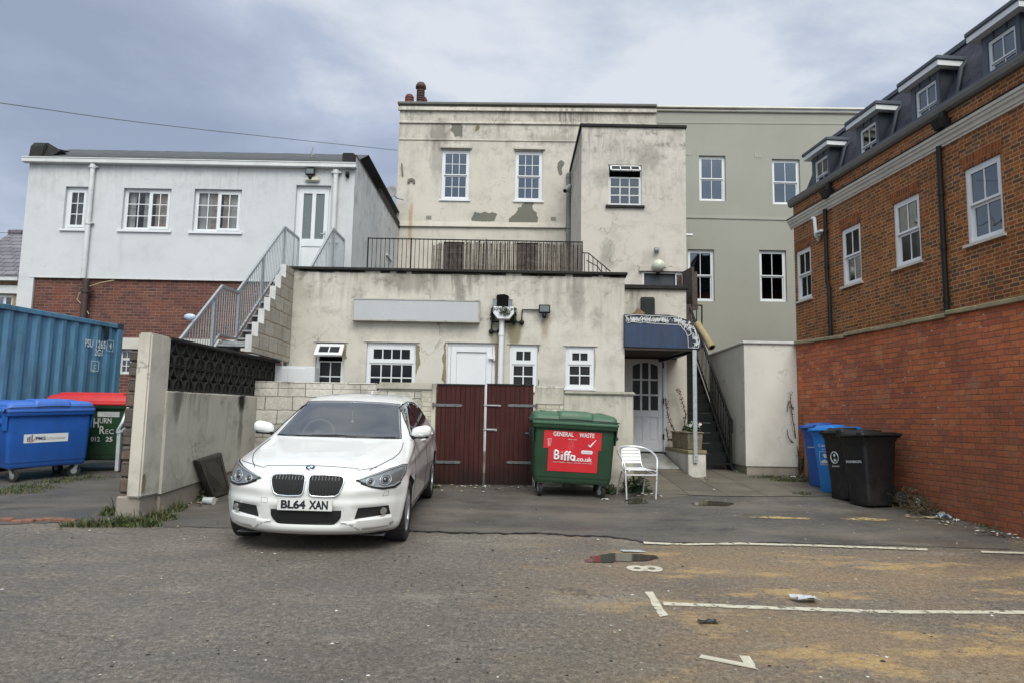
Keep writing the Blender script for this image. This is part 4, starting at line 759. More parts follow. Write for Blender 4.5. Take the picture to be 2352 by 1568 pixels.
# sign board, hopper with downpipe and moss, floodlight and conduit
t_ = thing('sign_board', 'blank pale grey sign board on the cream extension wall', 'sign', FE.pt(-1.7, 4.0, 0)); r_ = FE.rect(812, 690, 1099, 735.5, 0.14); mb = MB(); FE.box(mb, *[r_[i] for i in (0, 2, 1, 3)], 0.012, 0.13); 
mb.build('panel', plain('sign_grey', (0.42, 0.43, 0.455), 0.45, var=0.06, vs=1.5, dirt=((0.25, 0.25, 0.27), 2, 0.55, 0.3)), t_, bevel=0.004)
mb = MB(); e = 0.022
for a_ in ((r_[0] - e, r_[2] + e, r_[1] - e, r_[1]), (r_[0] - e, r_[2] + e, r_[3], r_[3] + e), (r_[0] - e, r_[0], r_[1], r_[3]), (r_[2], r_[2] + e, r_[1], r_[3])): FE.box(mb, *a_, 0.002, 0.14)
mb.build('frame', plain('sign_edge', (0.42, 0.41, 0.38), 0.5, dirt=((0.1, 0.09, 0.08), 6, 0.5, 0.7)), t_)
t_ = thing('rain_hopper', 'white rain hopper with moss and a white downpipe below a black hole on the extension', 'rainwater hopper', FE.pt(-.2, 3.7, 0))
mb = MB(); u, v = FE.hit(1157, 722); pr = [(-0.19, 0.11), (0.19, 0.11), (0.19, -0.02), (0.11, -0.12), (-0.11, -0.12), (-0.19, -0.02)]
mb.prism([FE.pt(u + a_, v + c_, 0.02) for a_, c_ in pr], FE.N * 0.2); mb.build('hopper', m_upvc, t_, bevel=0.01)
mb = MB(); v2 = 1.0; mb.cyl(FE.pt(u - 0.03, v - 0.1, 0.09), FE.pt(u - 0.05, v2, 0.09), 0.05, seg=16); mb.cyl(FE.pt(u - 0.035, v - 0.42, 0.09), FE.pt(u - 0.035, v - 0.36, 0.09), 0.058, seg=16); mb.build('downpipe', m_upvc, t_)
mb = MB(); u, v = FE.hit(1154.5, 694); hp = [(-0.105, -0.14), (0.105, -0.14), (0.11, 0.06), (0.125, 0.09), (0.10, 0.125), (0.03, 0.15), (-0.05, 0.145), (-0.11, 0.13), (-0.12, 0.07)]; mb.prism([FE.pt(u + a_, v + c_, 0.003) for a_, c_ in hp], FE.N * 0.006); mb.build('hole', m_dark, t_)
mb = MB()
m_glead = plain('grey_lead', (0.24, 0.26, 0.29), 0.5, metal=0.3)
for s in (-1, 1): mb = MB(); mb.prism([FE.pt(u + s * a_, v + c_, w_) for a_, c_, w_ in ((0.11, 0.06, 0.01), (0.19, 0.03, 0.10), (0.17, -0.08, 0.12), (0.12, -0.15, 0.10), (0.105, -0.14, 0.01))], FE.N * 0.008); mb.build('lead_flap', m_glead, t_)
mb = MB(); FE.box(mb, u - 0.105, u + 0.105, v - 0.18, v - 0.1, 0.01, 0.06); mb.build('spout', m_upvcg, t_)
def leafblob(mb, c, rad, n, size, flat=(1, 1, 1), rr=rnd, mi=0, up=0.3):
    for _ in range(n):
        d = V((rr.gauss(0, 1), rr.gauss(0, 1), rr.gauss(0, 1))); d = d.normalized() * rr.random() ** 0.45 * rad
        p = V(c) + V((d.x * flat[0], d.y * flat[1], d.z * flat[2])); a = V((rr.gauss(0, 1), rr.gauss(0, 1), rr.gauss(0, 1) + up)).normalized(); b_ = a.orthogonal().normalized() * size * rr.uniform(.5, 1.1); c_ = a.cross(b_) * 0.5
        mb.face([p - b_, p - c_, p + b_, p + c_], mi)
m_moss = plain('moss', (0.045, 0.065, 0.022), 0.95, var=0.6, vs=30); m_mossd = plain('dark_moss', (0.016, 0.022, 0.012), 0.95, var=0.6, vs=30)
mb = MB(); u, v = FE.hit(1156, 712)
leafblob(mb, FE.pt(u, v - 0.02, 0.17), 0.2, 700, 0.022, (1.25, 0.5, 0.33)); leafblob(mb, FE.pt(u + 0.03, v - 0.1, 0.22), 0.12, 260, 0.02, (1, .3, .6)); leafblob(mb, FE.pt(u - .2, v - 0.12, 0.08), 0.14, 260, 0.022, (.35, .5, 1.1), mi=1); leafblob(mb, FE.pt(u + .2, v - 0.13, 0.08), 0.15, 300, 0.022, (.45, .5, 1.1), mi=1)
mb.build('moss', [m_moss, m_mossd], t_, recalc=False)
floodlight(FE, 1250, 712, 0.21, 'black floodlight on the cream extension wall right of the mossy hopper')
mb = MB(); P = lambda x, y: FE.pt(*FE.hit(1108.5 + x * 0.1004, 659.3 + y * 0.1004, 0.03), 0.03)
mb.tube([P(1290, 530), P(905, 525), P(895, 800)], 0.014); mb.tube([P(880, 805), P(500, 805), P(215, 790), P(200, 1010)], 0.014); mb.tube([P(200, 1010), P(390, 1010), P(392, 1300), P(385, 2400)], 0.016)
for x, y in ((895, 810), (195, 1015), (380, 1010)): mb.lathe([(0.001, -0.02), (0.048, -0.018), (0.045, 0.03), (0.001, 0.035)], c=P(x, y), seg=12, mx=M.Rotation(R(90), 3, 'X'))
mb.build('conduit', m_black, label='black electrical conduit with round boxes around the mossy hopper', cat='conduit')
t_ = thing('meter_box', 'white plastic meter box with two doors on the extension wall above the block wall', 'meter box', FE.pt(-4, 2.6, 0.1)); Fx = Fac((0, 12.75, 0), (1, 0, 0), (0, -1, 0)); r_ = Fx.rect(620, 840, 722, 895)
mb = MB(); Fx.box(mb, r_[0], r_[2], r_[1], r_[3], -0.3, 0.0); mb.build('cabinet', m_upvc, t_, bevel=0.012, bseg=2)
mb = MB(); Fx.box(mb, r_[0] + 0.02, r_[0] + 0.30, r_[1] + 0.02, r_[3] - 0.03, 0.001, 0.014); Fx.box(mb, r_[0] + 0.32, r_[0] + 0.62, r_[1] + 0.02, r_[3] - 0.03, 0.001, 0.014); mb.build('door', m_upvc, t_, bevel=0.006)
# ------------------------------------------------------------------ entrance lobby
b = thing('entrance_lobby', 'small cream lobby block behind the blue canopy with dark coping', 'building', (3, 14.9, 0.8))
uL, uR = 2.0, FB.hit(1577, 800)[0]; vT = FB.hit(1505, 661)[1]; ld = FB.rect(1437, 813, 1529, 1035); ld = (ld[0], 1.08, ld[2], ld[3])
mb = MB(); FB.wall(mb, uL, uR, 0.6, vT, [ld], shell=6.4); mb.build('wall', [m_lobby, m_dark], b)
mb = MB(); FB.box(mb, uL, uR + 0.04, vT - 0.04, vT + 0.05, -6.4, 0.07); mb.build('coping', m_cope, b, bevel=0.012)
mb = MB(); u0, v0, u1, v1 = ld; fw = 0.07; m_dp = plain('white_door_paint', (0.60, 0.61, 0.66), 0.4, var=0.06)
FB.box(mb, u0 - 0.02, u0 + 0.05, v0, v1, -0.1, 0.01); FB.box(mb, u1 - 0.05, u1 + 0.02, v0, v1, -0.1, 0.012); FB.box(mb, u0 + .05, u1 - .05, v1 - 0.05, v1 + 0.02, -0.1, 0.01); mb.build('door_frame', m_dp, b)
mb = MB(); d0, d1, db, dt = u0 + 0.055, u1 - 0.055, v0 + 0.03, v1 - 0.055; g0, g1, gb, gt = d0 + 0.1, d1 - 0.1, db + 0.86, dt - 0.12
FB.box(mb, d0, g0, db, dt, -0.08, -0.03); FB.box(mb, g1, d1, db, dt, -0.08, -0.03); FB.box(mb, g0, g1, gb - 0.14, gb, -0.08, -0.031); FB.box(mb, g0, g1, db, db + 0.22, -0.08, -0.031)
FB.box(mb, g0, g1, db + 0.22, gb - 0.14, -0.08, -0.05); gm = (g0 + g1) / 2; FB.box(mb, gm - 0.06, gm + 0.06, db + 0.22, gb - 0.14, -0.05, -0.032)
for a, c_ in ((g0 + 0.05, gm - 0.1), (gm + 0.1, g1 - 0.05)): FB.box(mb, a, c_, db + 0.26, gb - 0.18, -0.05, -0.04)
n = 8; arc = [(g0 + (g1 - g0) * i / n, gt - 0.07 * (2 * i / n - 1) ** 2) for i in range(n + 1)]
mb.prism([FB.pt(g0, dt, -0.08)] + [FB.pt(a, c_, -0.08) for a, c_ in arc] + [FB.pt(g1, dt, -0.08)], FB.N * 0.049)
for k in (1, 2): x = g0 + (g1 - g0) * k / 3; FB.box(mb, x - 0.022, x + 0.022, gb, gt - 0.005, -0.07, -0.034)
for k in (1, 2): y = gb + (gt - gb - 0.04) * k / 3; FB.box(mb, g0, g1, y - 0.018, y + 0.018, -0.07, -0.035)
do = mb.build('door', m_dp, b, bevel=0.004); mb = MB(); FB.quad(mb, g0 - .01, g1 + .01, gb - .01, gt + .01, -0.06); mb.build('pane', m_obsc, do)
mb = MB(); 
for v in (db + 0.25, db + 1.0, db + 1.75): FB.box(mb, d1 - 0.005, d1 + 0.02, v, v + 0.12, -0.03, 0.018); mb.build('hinge', m_black, do); mb = MB()
FB.box(mb, u0, u1, v0 - 0.05, v0 + 0.025, -0.1, 0.04); mb.build('doorstep', m_cope, b)
mb = MB(); r_ = FB.rect(1473, 683, 1502, 725, 0.1); mb.prism([FB.pt(r_[0], r_[1] - 0.1, 0), FB.pt(r_[0], r_[1] - 0.1, 0.2), FB.pt(r_[0], r_[3] - 0.05, 0.2), FB.pt(r_[0], r_[3], 0.12), FB.pt(r_[0], r_[3], 0)], FB.U * (r_[2] - r_[0]))
for k in range(5):
    for s in (0.02, r_[2] - r_[0] - 0.07): FB.box(mb, r_[0] + s, r_[0] + s + 0.05, r_[3] - 0.12 - k * 0.028, r_[3] - 0.107 - k * 0.028, 0.2, 0.206)
mb.build('vent_cover', plain('dark_green_plastic', (0.016, 0.021, 0.019), 0.55, var=0.2, spec=0.25), label='dark green louvred vent cover above the blue canopy', cat='vent', bevel=0.012)
# ------------------------------------------------------------------ tall brick building on the right
AN = R(5.2); UB = V((-math.sin(AN), math.cos(AN), 0)); NB = V((-math.cos(AN), -math.sin(AN), 0))
FR = Fac((9.4, 0, 0), UB, NB)
b = thing('brick_building', 'long orange brown brick building with slate dormer roof rising behind the red garden wall', 'building', (9, 10, 0.6), mx=M.Rotation(AN, 3, 'Z'))
uE = FR.hit(1824, 560)[0]; vG = FR.hit(1822.8, 475.8)[1]; u0 = 3.0
W = [FR.rect(1829.5, 571.5, 1863.5, 689.5), FR.rect(1933.5, 519.5, 1978, 654), FR.rect(2052.7, 455, 2114, 609.5), FR.rect(2217, 370, 2303, 552)]
mb = MB(); FR.wall(mb, u0, uE, 0.4, vG + 0.02, W, shell=9, back=0.5); m_room = plain('grey_room', (0.42, 0.43, 0.41), .9, var=.25, vs=1.5)
mb.build('wall', [m_tall, m_room], b)
for r_ in W:
    window(FR, b, r_, [(0, 0.5, 1, 1, 2, 1, 0.045, 0.0), (0, 0, 1, 0.5, 2, 1, 0.05, -0.042)], m_upvc, m_glassr, fw=0.07, w=-0.03, sill=(0.05, 0.06, 0.05), sillm=m_corn)
    mb = MB(); hh = 0.24; mb.hexa([FR.pt(u, v, w_) for v, e in ((r_[3] + 0.001, 0.0), (r_[3] + hh, 0.05)) for u, w_ in ((r_[0] - e - .03, 0.001), (r_[2] + e + .03, 0.001), (r_[2] + e + .03, 0.006), (r_[0] - e - .03, 0.006))]); mb.build('lintel', m_soldier, b)
vC = FR.hit(1824, 526)[1]
mb = MB(); prof = [(0.001, 0), (0.03, 0), (0.035, 0.04), (0.055, 0.05), (0.07, 0.11), (0.10, 0.14), (0.105, 0.19), (0.13, 0.20), (0.13, 0.26), (0.001, 0.27)]
mb.prism([FR.pt(u0, vC + v, w_) for w_, v in prof], UB * (uE + 0.12 - u0)); mb.build('cornice', m_corn, b)
mb = MB(); FR.box(mb, u0, uE + 0.13, vC + 0.271, vC + 0.285, 0.0, 0.15); mb.build('cornice_flashing', m_black, b)
mb = MB(); mb.prism([FR.pt(u0, vG + v, w_) for w_, v in ((0.001, 0), (0.06, 0.01), (0.10, 0.05), (0.12, 0.13), (0.12, 0.155), (0.001, 0.155))], UB * (uE + 0.1 - u0)); mb.build('gutter', m_gut, b)
mb = MB(); FR.box(mb, u0, uE + 0.1, vG + 0.156, vG + 0.2, -0.5, 0.11); mb.build('roof_edge', m_lead, b)
vM = FR.hit(2236, 87, -0.95)[1]; vb0 = vG + 0.19
mb = MB(); mb.face([FR.pt(u0, vb0, -0.25), FR.pt(uE, vb0, -0.25), FR.pt(uE, vM, -0.95), FR.pt(u0, vM, -0.95)]); mb.face([FR.pt(uE, vb0, -0.25), FR.pt(uE, vM, -0.95), FR.pt(uE, vM, -8), FR.pt(uE, vb0, -9)])
mb.face([FR.pt(u0, vM, -0.95), FR.pt(uE, vM, -0.95), FR.pt(uE, vM + 0.2, -8), FR.pt(u0, vM + 0.2, -8)]); ro = mb.build('roof', m_slate, b)
mb = MB(); FR.box(mb, u0, uE + 0.03, vM - 0.03, vM + 0.07, -1.15, -0.9); mb.build('ridge', m_lead, ro)
DP = [((1862.7, 1907.7, 370, 341), (1876, 366, 1905, 419)), ((1967.7, 2016.5, 297, 261), (1976, 292, 2014, 347)), ((2091.5, 2158, 210, 157.5), (2100, 197, 2153, 259)), ((2254, 2341.5, 86, 20), (2268, 69, 2334, 141))]
dhs = []
for (xa, xb, ya, yb), wr in DP: dhs.append((FR.hit(xa, ya, -0.3), FR.hit(xb, yb, -0.3), FR.rect(*wr, w=-0.3)))
vD = sum(a[0][1] + a[1][1] for a in dhs) / (2 * len(dhs)); wd = sum(abs(a[0][0] - a[1][0]) for a in dhs) / len(dhs)
cs = [(a[0][0] + a[1][0]) / 2 for a in dhs]; sp_ = (cs[0] - cs[3]) / 3; cs.append(cs[3] - sp_)
wvb = vb0 + 0.02; wvt = sum(a[2][3] for a in dhs[1:]) / 3; ww = sum(a[2][2] - a[2][0] for a in dhs) / 4
mans = lambda v: -0.25 - 0.7 * (v - vb0) / (vM - vb0)
for c in cs:
    a, d = c - wd / 2, c + wd / 2; wf = -0.3
    mb = MB(); r_ = (c - ww / 2, wvb + 0.02, c + ww / 2, wvt)
    FR.box(mb, a, r_[0], vb0, vD, -1.3, wf); FR.box(mb, r_[2], d, vb0, vD, -1.3, wf); FR.box(mb, r_[0], r_[2], r_[3], vD, -1.3, wf - 0.001); FR.box(mb, r_[0], r_[2], vb0 - .02, r_[1], -1.3, wf); FR.quad(mb, r_[0], r_[2], r_[1], r_[3], -0.7, 2)
    for k in (0.33, 0.67): FR.box(mb, a + (d - a) * k - 0.012, a + (d - a) * k + 0.012, r_[3] + 0.02, vD, wf, wf + 0.012, 1)
    FR.box(mb, a - 0.004, a + 0.03, vb0, vD, -1.0, wf + 0.004, 1); FR.box(mb, a - 0.012, a, vb0, vD, -0.62, -0.6, 0)
    do = mb.build('dormer', [m_lead, m_lead2, m_room], b)
    mb = MB(); FR.box(mb, a - 0.16, d + 0.16, vD, vD + 0.11, -1.1, wf + 0.16); mb.build('fascia', m_upvc, do)
    mb = MB(); FR.box(mb, a - 0.19, d + 0.19, vD + 0.111, vD + 0.20, -1.4, wf + 0.19); FR.box(mb, a - 0.10, d + 0.1, vD + 0.2, vD + 0.25, -1.9, wf + 0.05)
    mb.build('dormer_roof', m_lead, do, bevel=0.015); mb = MB()
    for s in (a - 0.17, ): mb.tube([FR.pt(s, vD + 0.14, -0.78), FR.pt(s - 0.06, vD - 0.1, mans(vD - 0.1) + 0.06), FR.pt(s - 0.3, vb0 + 0.1, mans(vb0 + 0.1) + 0.05)], 0.05)
    mb.build('flashing', m_lead2, do)
    window(FR, do, r_, [(0, 0.45, 1, 1, 2, 1, 0.026, 0.0), (0, 0, 1, 0.45, 2, 1, 0.028, -0.03)], m_upvc, m_glassr, fw=0.04, w=wf - 0.03)
for (x0, y0, x1, y1) in ((1884, 426, 1903, 456), (2138, 258, 2168, 298)):
    r_ = FR.rect(x0, y0, x1, y1, 0.2); mb = MB(); c = (r_[0] + r_[2]) / 2; h = 0.13
    mb.hexa([FR.pt(c - h * .8, r_[1], 0.02), FR.pt(c + h * .8, r_[1], 0.02), FR.pt(c + h * .8, r_[1], 0.2), FR.pt(c - h * .8, r_[1], 0.2), FR.pt(c - h, r_[1] + 0.2, 0.0), FR.pt(c + h, r_[1] + 0.2, 0), FR.pt(c + h, r_[1] + 0.2, 0.28), FR.pt(c - h, r_[1] + 0.2, 0.28)])
    FR.box(mb, c - 0.06, c + 0.06, r_[1] + 0.2, vG + 0.03, 0.03, 0.14); mb.build('hopper', m_black, b, bevel=0.01)
u, v = FR.hit(2164, 500, 0.08); mb = MB(); vl = FR.hit(2177, 720, 0.08)[1] - 0.6; mb.cyl(FR.pt(u, vC + 0.02, 0.08), FR.pt(u, vl, 0.08), 0.05, seg=12)
for q in (0.95, 2.0, 3.0): mb.cyl(FR.pt(u, vC - q, 0.08), FR.pt(u, vC - q + 0.09, 0.08), 0.062, seg=12)
mb.build('downpipe', m_black, b)
u, v = FR.hit(1897, 560, 0.08); v2 = FR.hit(1900, 648, 0.08)[1]; ub = FR.hit(1906, 720, 0.08)[0]; mb = MB(); mb.tube([FR.pt(u, vC + 0.02, 0.08), FR.pt(u, v2, 0.08), FR.pt(ub, v2 - 0.16, 0.08), FR.pt(ub, 1.6, 0.08)], 0.05, seg=12)
for q in (0.6, 1.5): mb.cyl(FR.pt(u, vC - q, 0.08), FR.pt(u, vC - q + 0.08, 0.08), 0.062, seg=12)
mb.build('downpipe', m_black, b)
mb = MB(); pp = lambda x, y, w_: FR.pt(*FR.hit(x, y, w_), w_); mb.tube([pp(1867, 503, 0), pp(1866, 502, .1), pp(1871, 502, .14), pp(1874, 543, .14), pp(1880, 546, .1), pp(1881, 545, 0)], 0.045, seg=10); mb.lathe([(0.09, 0), (0.09, 0.02), (0.05, 0.03)], c=pp(1881, 546, 0.02), mx=NB.to_track_quat('Z', 'Y').to_matrix()); mb.build('flue_pipe', m_upvc, b)
mb = MB(); q = FR.rect(1884, 530, 1894, 536, 0.1); FR.box(mb, q[0], q[2] + .08, q[1], q[3], 0, 0.22); q = FR.rect(1993, 1030, 2000, 1034); mb.build('wall_light', m_upvc, b, bevel=0.02)
# ------------------------------------------------------------------ red garden wall with stone coping
FD = Fac((6.7, 0, 0), UB, NB); b = thing('garden_wall', 'old red brick garden wall with stepped stone coping along the right side', 'wall', (6, 9, 0.5), mx=M.Rotation(AN, 3, 'Z'))
segs = [((1833, 782), (1942, 768), 19.0), ((1943, 764), (2175, 719), None), ((2177, 714), (2246, 702), None), ((2250, 699.5), (2352, 689), 2.0)]
mb = MB(); cb = MB(); prev = None; tops = []
for i, (pa, pb, ex) in enumerate(segs):
    ua, va = FD.hit(*pa); ub, vb = FD.hit(*pb)
    if i == 0: k = (va - vb) / (ua - ub); ua, va = 15.6, va + k * (15.6 - ua)
    if i == 3: ub = 2.0
    tops.append((ua, va, ub, vb))
for i, (ua, va, ub, vb) in enumerate(tops):
    ub = tops[i + 1][0] if i < 3 else ub
    mb.hexa([FD.pt(ub, -0.3, -0.23), FD.pt(ua, -0.3, -0.23), FD.pt(ua, -0.3, 0), FD.pt(ub, -0.3, 0), FD.pt(ub, vb - 0.07, -0.23), FD.pt(ua, va - 0.07, -0.23), FD.pt(ua, va - 0.07, 0), FD.pt(ub, vb - 0.07, 0)])
    n = max(1, round((ua - ub) / 0.9))
    for k in range(n):
        f = lambda q: (ua + (ub - ua) * q, va + (vb - va) * q); (a, va2), (c, vc2) = f(k / n), f((k + 1) / n); j = rr.uniform(-.008, .008); g_ = 0.006
        cb.hexa([FD.pt(c + g_, vc2 - 0.07 + j, -0.3), FD.pt(a - g_, va2 - 0.07 + j, -0.3), FD.pt(a - g_, va2 - 0.07 + j, 0.06), FD.pt(c + g_, vc2 - 0.07 + j, 0.06), FD.pt(c + g_, vc2 + j, -0.3), FD.pt(a - g_, va2 + j, -0.3), FD.pt(a - g_, va2 - 0.01 + j, 0.055), FD.pt(c + g_, vc2 - 0.01 + j, 0.055)])
mb.build('wall', m_red, b); cb.build('coping', m_stone, b, bevel=0.008)
# ------------------------------------------------------------------ white rendered store
xl = at(1711, 930, 13.5).x; xr = 5.62; zt = at(1765, 790, 13.5).z; xb = at(1630, 900, 16.2).x
b = thing('rendered_store', 'pale rendered box store between fire stairs and red garden wall', 'outhouse', (5, 14.5, 0.75)); mb = MB()
mb.hexa([(xl, 13.5, 0.93), (xr, 13.5, 0.93), (xr - 0.2, 16.2, 0.93), (xb, 16.2, 0.93), (xl, 13.5, zt), (xr, 13.5, zt), (xr - 0.2, 16.2, zt), (xb, 16.2, zt)]); mb.build('wall', m_store, b)
mb = MB(); mb.hexa([(xl + .02, 13.52, 0.5), (xr, 13.52, 0.5), (xr - 0.2, 16.2, 0.5), (xb + .02, 16.2, 0.5), (xl + .02, 13.52, 0.928), (xr, 13.52, 0.928), (xr - 0.2, 16.2, 0.928), (xb + .02, 16.2, 0.928)]); mb.build('plinth', m_plinth, b)
mb = MB(); mb.hexa([(xl - .03, 13.46, zt + .001), (xr, 13.46, zt + .001), (xr - .2, 16.2, zt + .001), (xb - .03, 16.2, zt + .001), (xl - .03, 13.46, zt + .05), (xr, 13.46, zt + .05), (xr - .2, 16.2, zt + .05), (xb - .03, 16.2, zt + .05)]); mb.build('coping', m_pipe, b, bevel=0.01)
# ------------------------------------------------------------------ low walls either side of the gate
FW = Fac((0, 11.64, 0), (1, 0, 0), (0, -1, 0)); base = gz(0, 11.64) - 0.1
uA, uB = FW.hit(600, 980)[0], FW.hit(1000, 980)[0]; vt = FW.hit(800, 876.5)[1]
b = thing('block_wall', 'cream painted concrete block wall with blackened joints behind the white car', 'wall', (-2.7, 11.7, 0.6)); mb = MB()
FW.box(mb, uA - 0.15, uB - 0.24, base, vt - 0.1295, -0.2, 0); FW.box(mb, uA - 0.15, uB - 0.985, vt - 0.1295, vt - .01, -0.2, 0); mb.build('wall', m_block, b, bevel=0.012)
mb = MB(); FW.box(mb, uB - 0.239, uB, base, vt - 0.13, -0.23, 0.02); mb.build('pier', brick_mat('painted_brick', [(0.52, 0.49, 0.41), (0.47, 0.44, 0.36), (0.54, 0.51, 0.42)], (0.38, 0.35, 0.28), mj=0.012, bh=0.076, wob=0.015, dirt=((0.07, 0.068, 0.06), 2.2, 0.8), big=0.12), b)
mb = MB(); FW.box(mb, uB - 0.98, uB + 0.015, vt - 0.129, vt + 0.01, -0.25, 0.04); mb.build('coping', render_mat('black_stained_cap', (0.42, 0.40, 0.34), (0.05, 0.05, 0.045), 0.8, 0.9, cracks=0), b, bevel=0.035, bseg=2)
uC, uD, uM = FW.hit(1231, 980)[0], FW.hit(1455, 980)[0], FW.hit(1295, 900)[0]; vt1, vt2 = FW.hit(1262, 888)[1], FW.hit(1375, 898)[1]
b = thing('rendered_wall', 'low cream rendered wall with mossy coping behind the green waste bin', 'wall', (1.2, 11.7, 0.6)); mb = MB()
FW.box(mb, uC, uM, base, vt1, -0.22, 0.01); mb.build('pier', bpy.data.materials['painted_brick'], b, bevel=0.01); mb = MB(); FW.box(mb, uC - 0.01, uM + .004, vt1 - 0.3, vt1 + 0.012, -0.23, 0.022); mb.build('pier_cap', m_low, b, bevel=0.02)
mb = MB(); FW.box(mb, uM + 0.001, uD, base, vt2 - 0.06, -0.2, 0); mb.build('wall', m_low, b, bevel=0.01); mb = MB(); FW.box(mb, uM + 0.004, uD + 0.03, vt2 - 0.059, vt2, -0.23, 0.035); mb.build('coping', bpy.data.materials['black_stained_cap'], b, bevel=0.02, bseg=2)
# ------------------------------------------------------------------ side wall with pierced screen and end pillar
XS = -4.17; FS = Fac((XS, 0, 0), (0, 1, 0), (1, 0, 0))
vw = lambda y: 1.98 + 0.012 * (y - 8.6)
b = thing('side_wall', 'streaky grey rendered wall with blackened pierced screen blocks and end pillar', 'wall', (-4.3, 9.5, 0.4)); mb = MB()
mb.hexa([(XS - 0.22, 8.6, 0.74), (XS, 8.6, 0.74), (XS, 12.7, 0.98), (XS - 0.22, 12.7, 0.98), (XS - 0.22, 8.6, vw(8.6)), (XS, 8.6, vw(8.6)), (XS, 12.7, vw(12.7)), (XS - 0.22, 12.7, vw(12.7))]); mb.build('wall', m_side, b, bevel=0.012)
mb = MB(); mb.box(XS - 0.21, XS - 0.025, 8.62, 12.7, 0.1, 1.1); mb.box(XS - 0.33, XS - 0.06, 8.22, 8.62, 0.0, 0.76); mb.build('plinth', m_plinth, b, bevel=0.02)
px0 = at(287, 1190, 8.2).x; zt = at(348, 764, 8.2).z
mb = MB(); mb.box(px0, XS - 0.03, 8.18, 8.66, 0.745, zt); mb.build('pillar', m_pillar, b, bevel=0.02, bseg=2)
mb = MB(); c_ = V((XS - .027, 8.2, 0)); mb.prism([(XS - .028, 8.19, .80), (XS - .028, 8.26, .82), (XS - .028, 8.275, .92), (XS - .028, 8.25, 1.02), (XS - .028, 8.195, 1.0)], (.004, 0, 0)); mb.build('chipped_patch', m_tan, b)
mb = MB(); zk = at(295, 806, 8.3).z; q = 0.0; k = 0
while q < zk:
    h = rr.uniform(0.17, 0.24); mb.box(px0 - 0.135 + rr.uniform(-.012, .012), px0 - 0.002, 8.24 + rr.uniform(0, .03), 8.62, q, min(q + h - 0.008, zk)); q += h
mb.build('rough_stones', m_dkbrick, b, bevel=0.02)
m_soot_shade = plain('soot_shade_dark', (0.022, 0.021, 0.019), 0.92, var=0.5, vs=14, bumps=0.4, dirt=((0.07, 0.068, 0.06), 9, 0.62, 0.6))  # soot, with the shade of the deep openings mixed into the dark colour
zb = lambda y: vw(y) + 0.02
mb = MB(); n = 13; bl = (12.6 - 8.68) / n
for i in range(n):
    for j in range(2):
        y0 = 8.68 + i * bl; z0 = zb(y0) + j * 0.305; c = V((XS - 0.1, y0 + bl / 2, z0 + 0.15)); s = 0.15
        for (p, q) in (((-s, -s), (s, -s)), ((-s, s), (s, s)), ((-s, -s), (-s, s)), ((s, -s), (s, s))):
            mb.bar(c + V((0, p[0] * .985, p[1] * .985)), c + V((0, q[0] * .985, q[1] * .985)), 0.018, 0.09, up=(1, 0, 0))
        for sy in (-1, 1):
            for sz in (-1, 1):
                pts = [c + V((0, sy * (s - s * 0.98 * math.sin(a * math.pi / 12) * 0.95), sz * (s * 1.0 - s * 0.98 * math.cos(a * math.pi / 12)))) for a in range(7)]
                for p, q in zip(pts, pts[1:]): mb.bar(p, q, 0.022, 0.085, up=(1, 0, 0))
mb.build('screen_block', m_soot_shade, b, label='two rows of blackened pierced blocks')
mb = MB(); mb.hexa([(XS - .17, 8.66, zb(8.66) + .60), (XS - .02, 8.66, zb(8.66) + .60), (XS - .02, 12.75, zb(12.75) + .60), (XS - .17, 12.75, zb(12.75) + .60), (XS - .17, 8.66, zb(8.66) + .645), (XS - .02, 8.66, zb(8.66) + .645), (XS - .02, 12.75, zb(12.75) + .645), (XS - .17, 12.75, zb(12.75) + .645)]); mb.build('coping', m_cope, b, bevel=0.01)
mb = MB(); mb.box(XS - .12, XS - .1, 8.66, 12.7, 1.9, 1.95); mb.build('bed_joint', m_soot_shade, b)
# steel hook post behind the pillar
# ------------------------------------------------------------------ stepped block wall beside the stairs
XT = -4.13; b = thing('stepped_wall', 'stepped concrete block wall with whitewashed ends beside the steel stairs', 'wall', (XT, 12, 2.6))
pw = [(571.8, 769), (585.2, 739.7), (596, 710.2), (608.4, 683), (619.5, 657), (631.3, 632), (642, 607.5)]
mb = MB(); zs = []
for i, (x, y) in enumerate(pw):
    Y = (11.85 - 0.72 + 0.245 * i); zt = at(x, y, Y).z; zs.append((Y, zt))
for i, (Y, zt) in enumerate(zs):
    z0 = zs[i - 1][1] if i else zt - 0.27
    mb.box(XT - 0.1, XT, Y + 0.012, 13.08, z0 + 0.002, zt); me_ = MB(); me_.box(XT - 0.102, XT + 0.002, Y, Y + 0.0115, z0 + 0.006, zt + 0.002); me_.build('whitewashed_end', m_pipe, b)
mb.build('wall', m_stepblk, b)
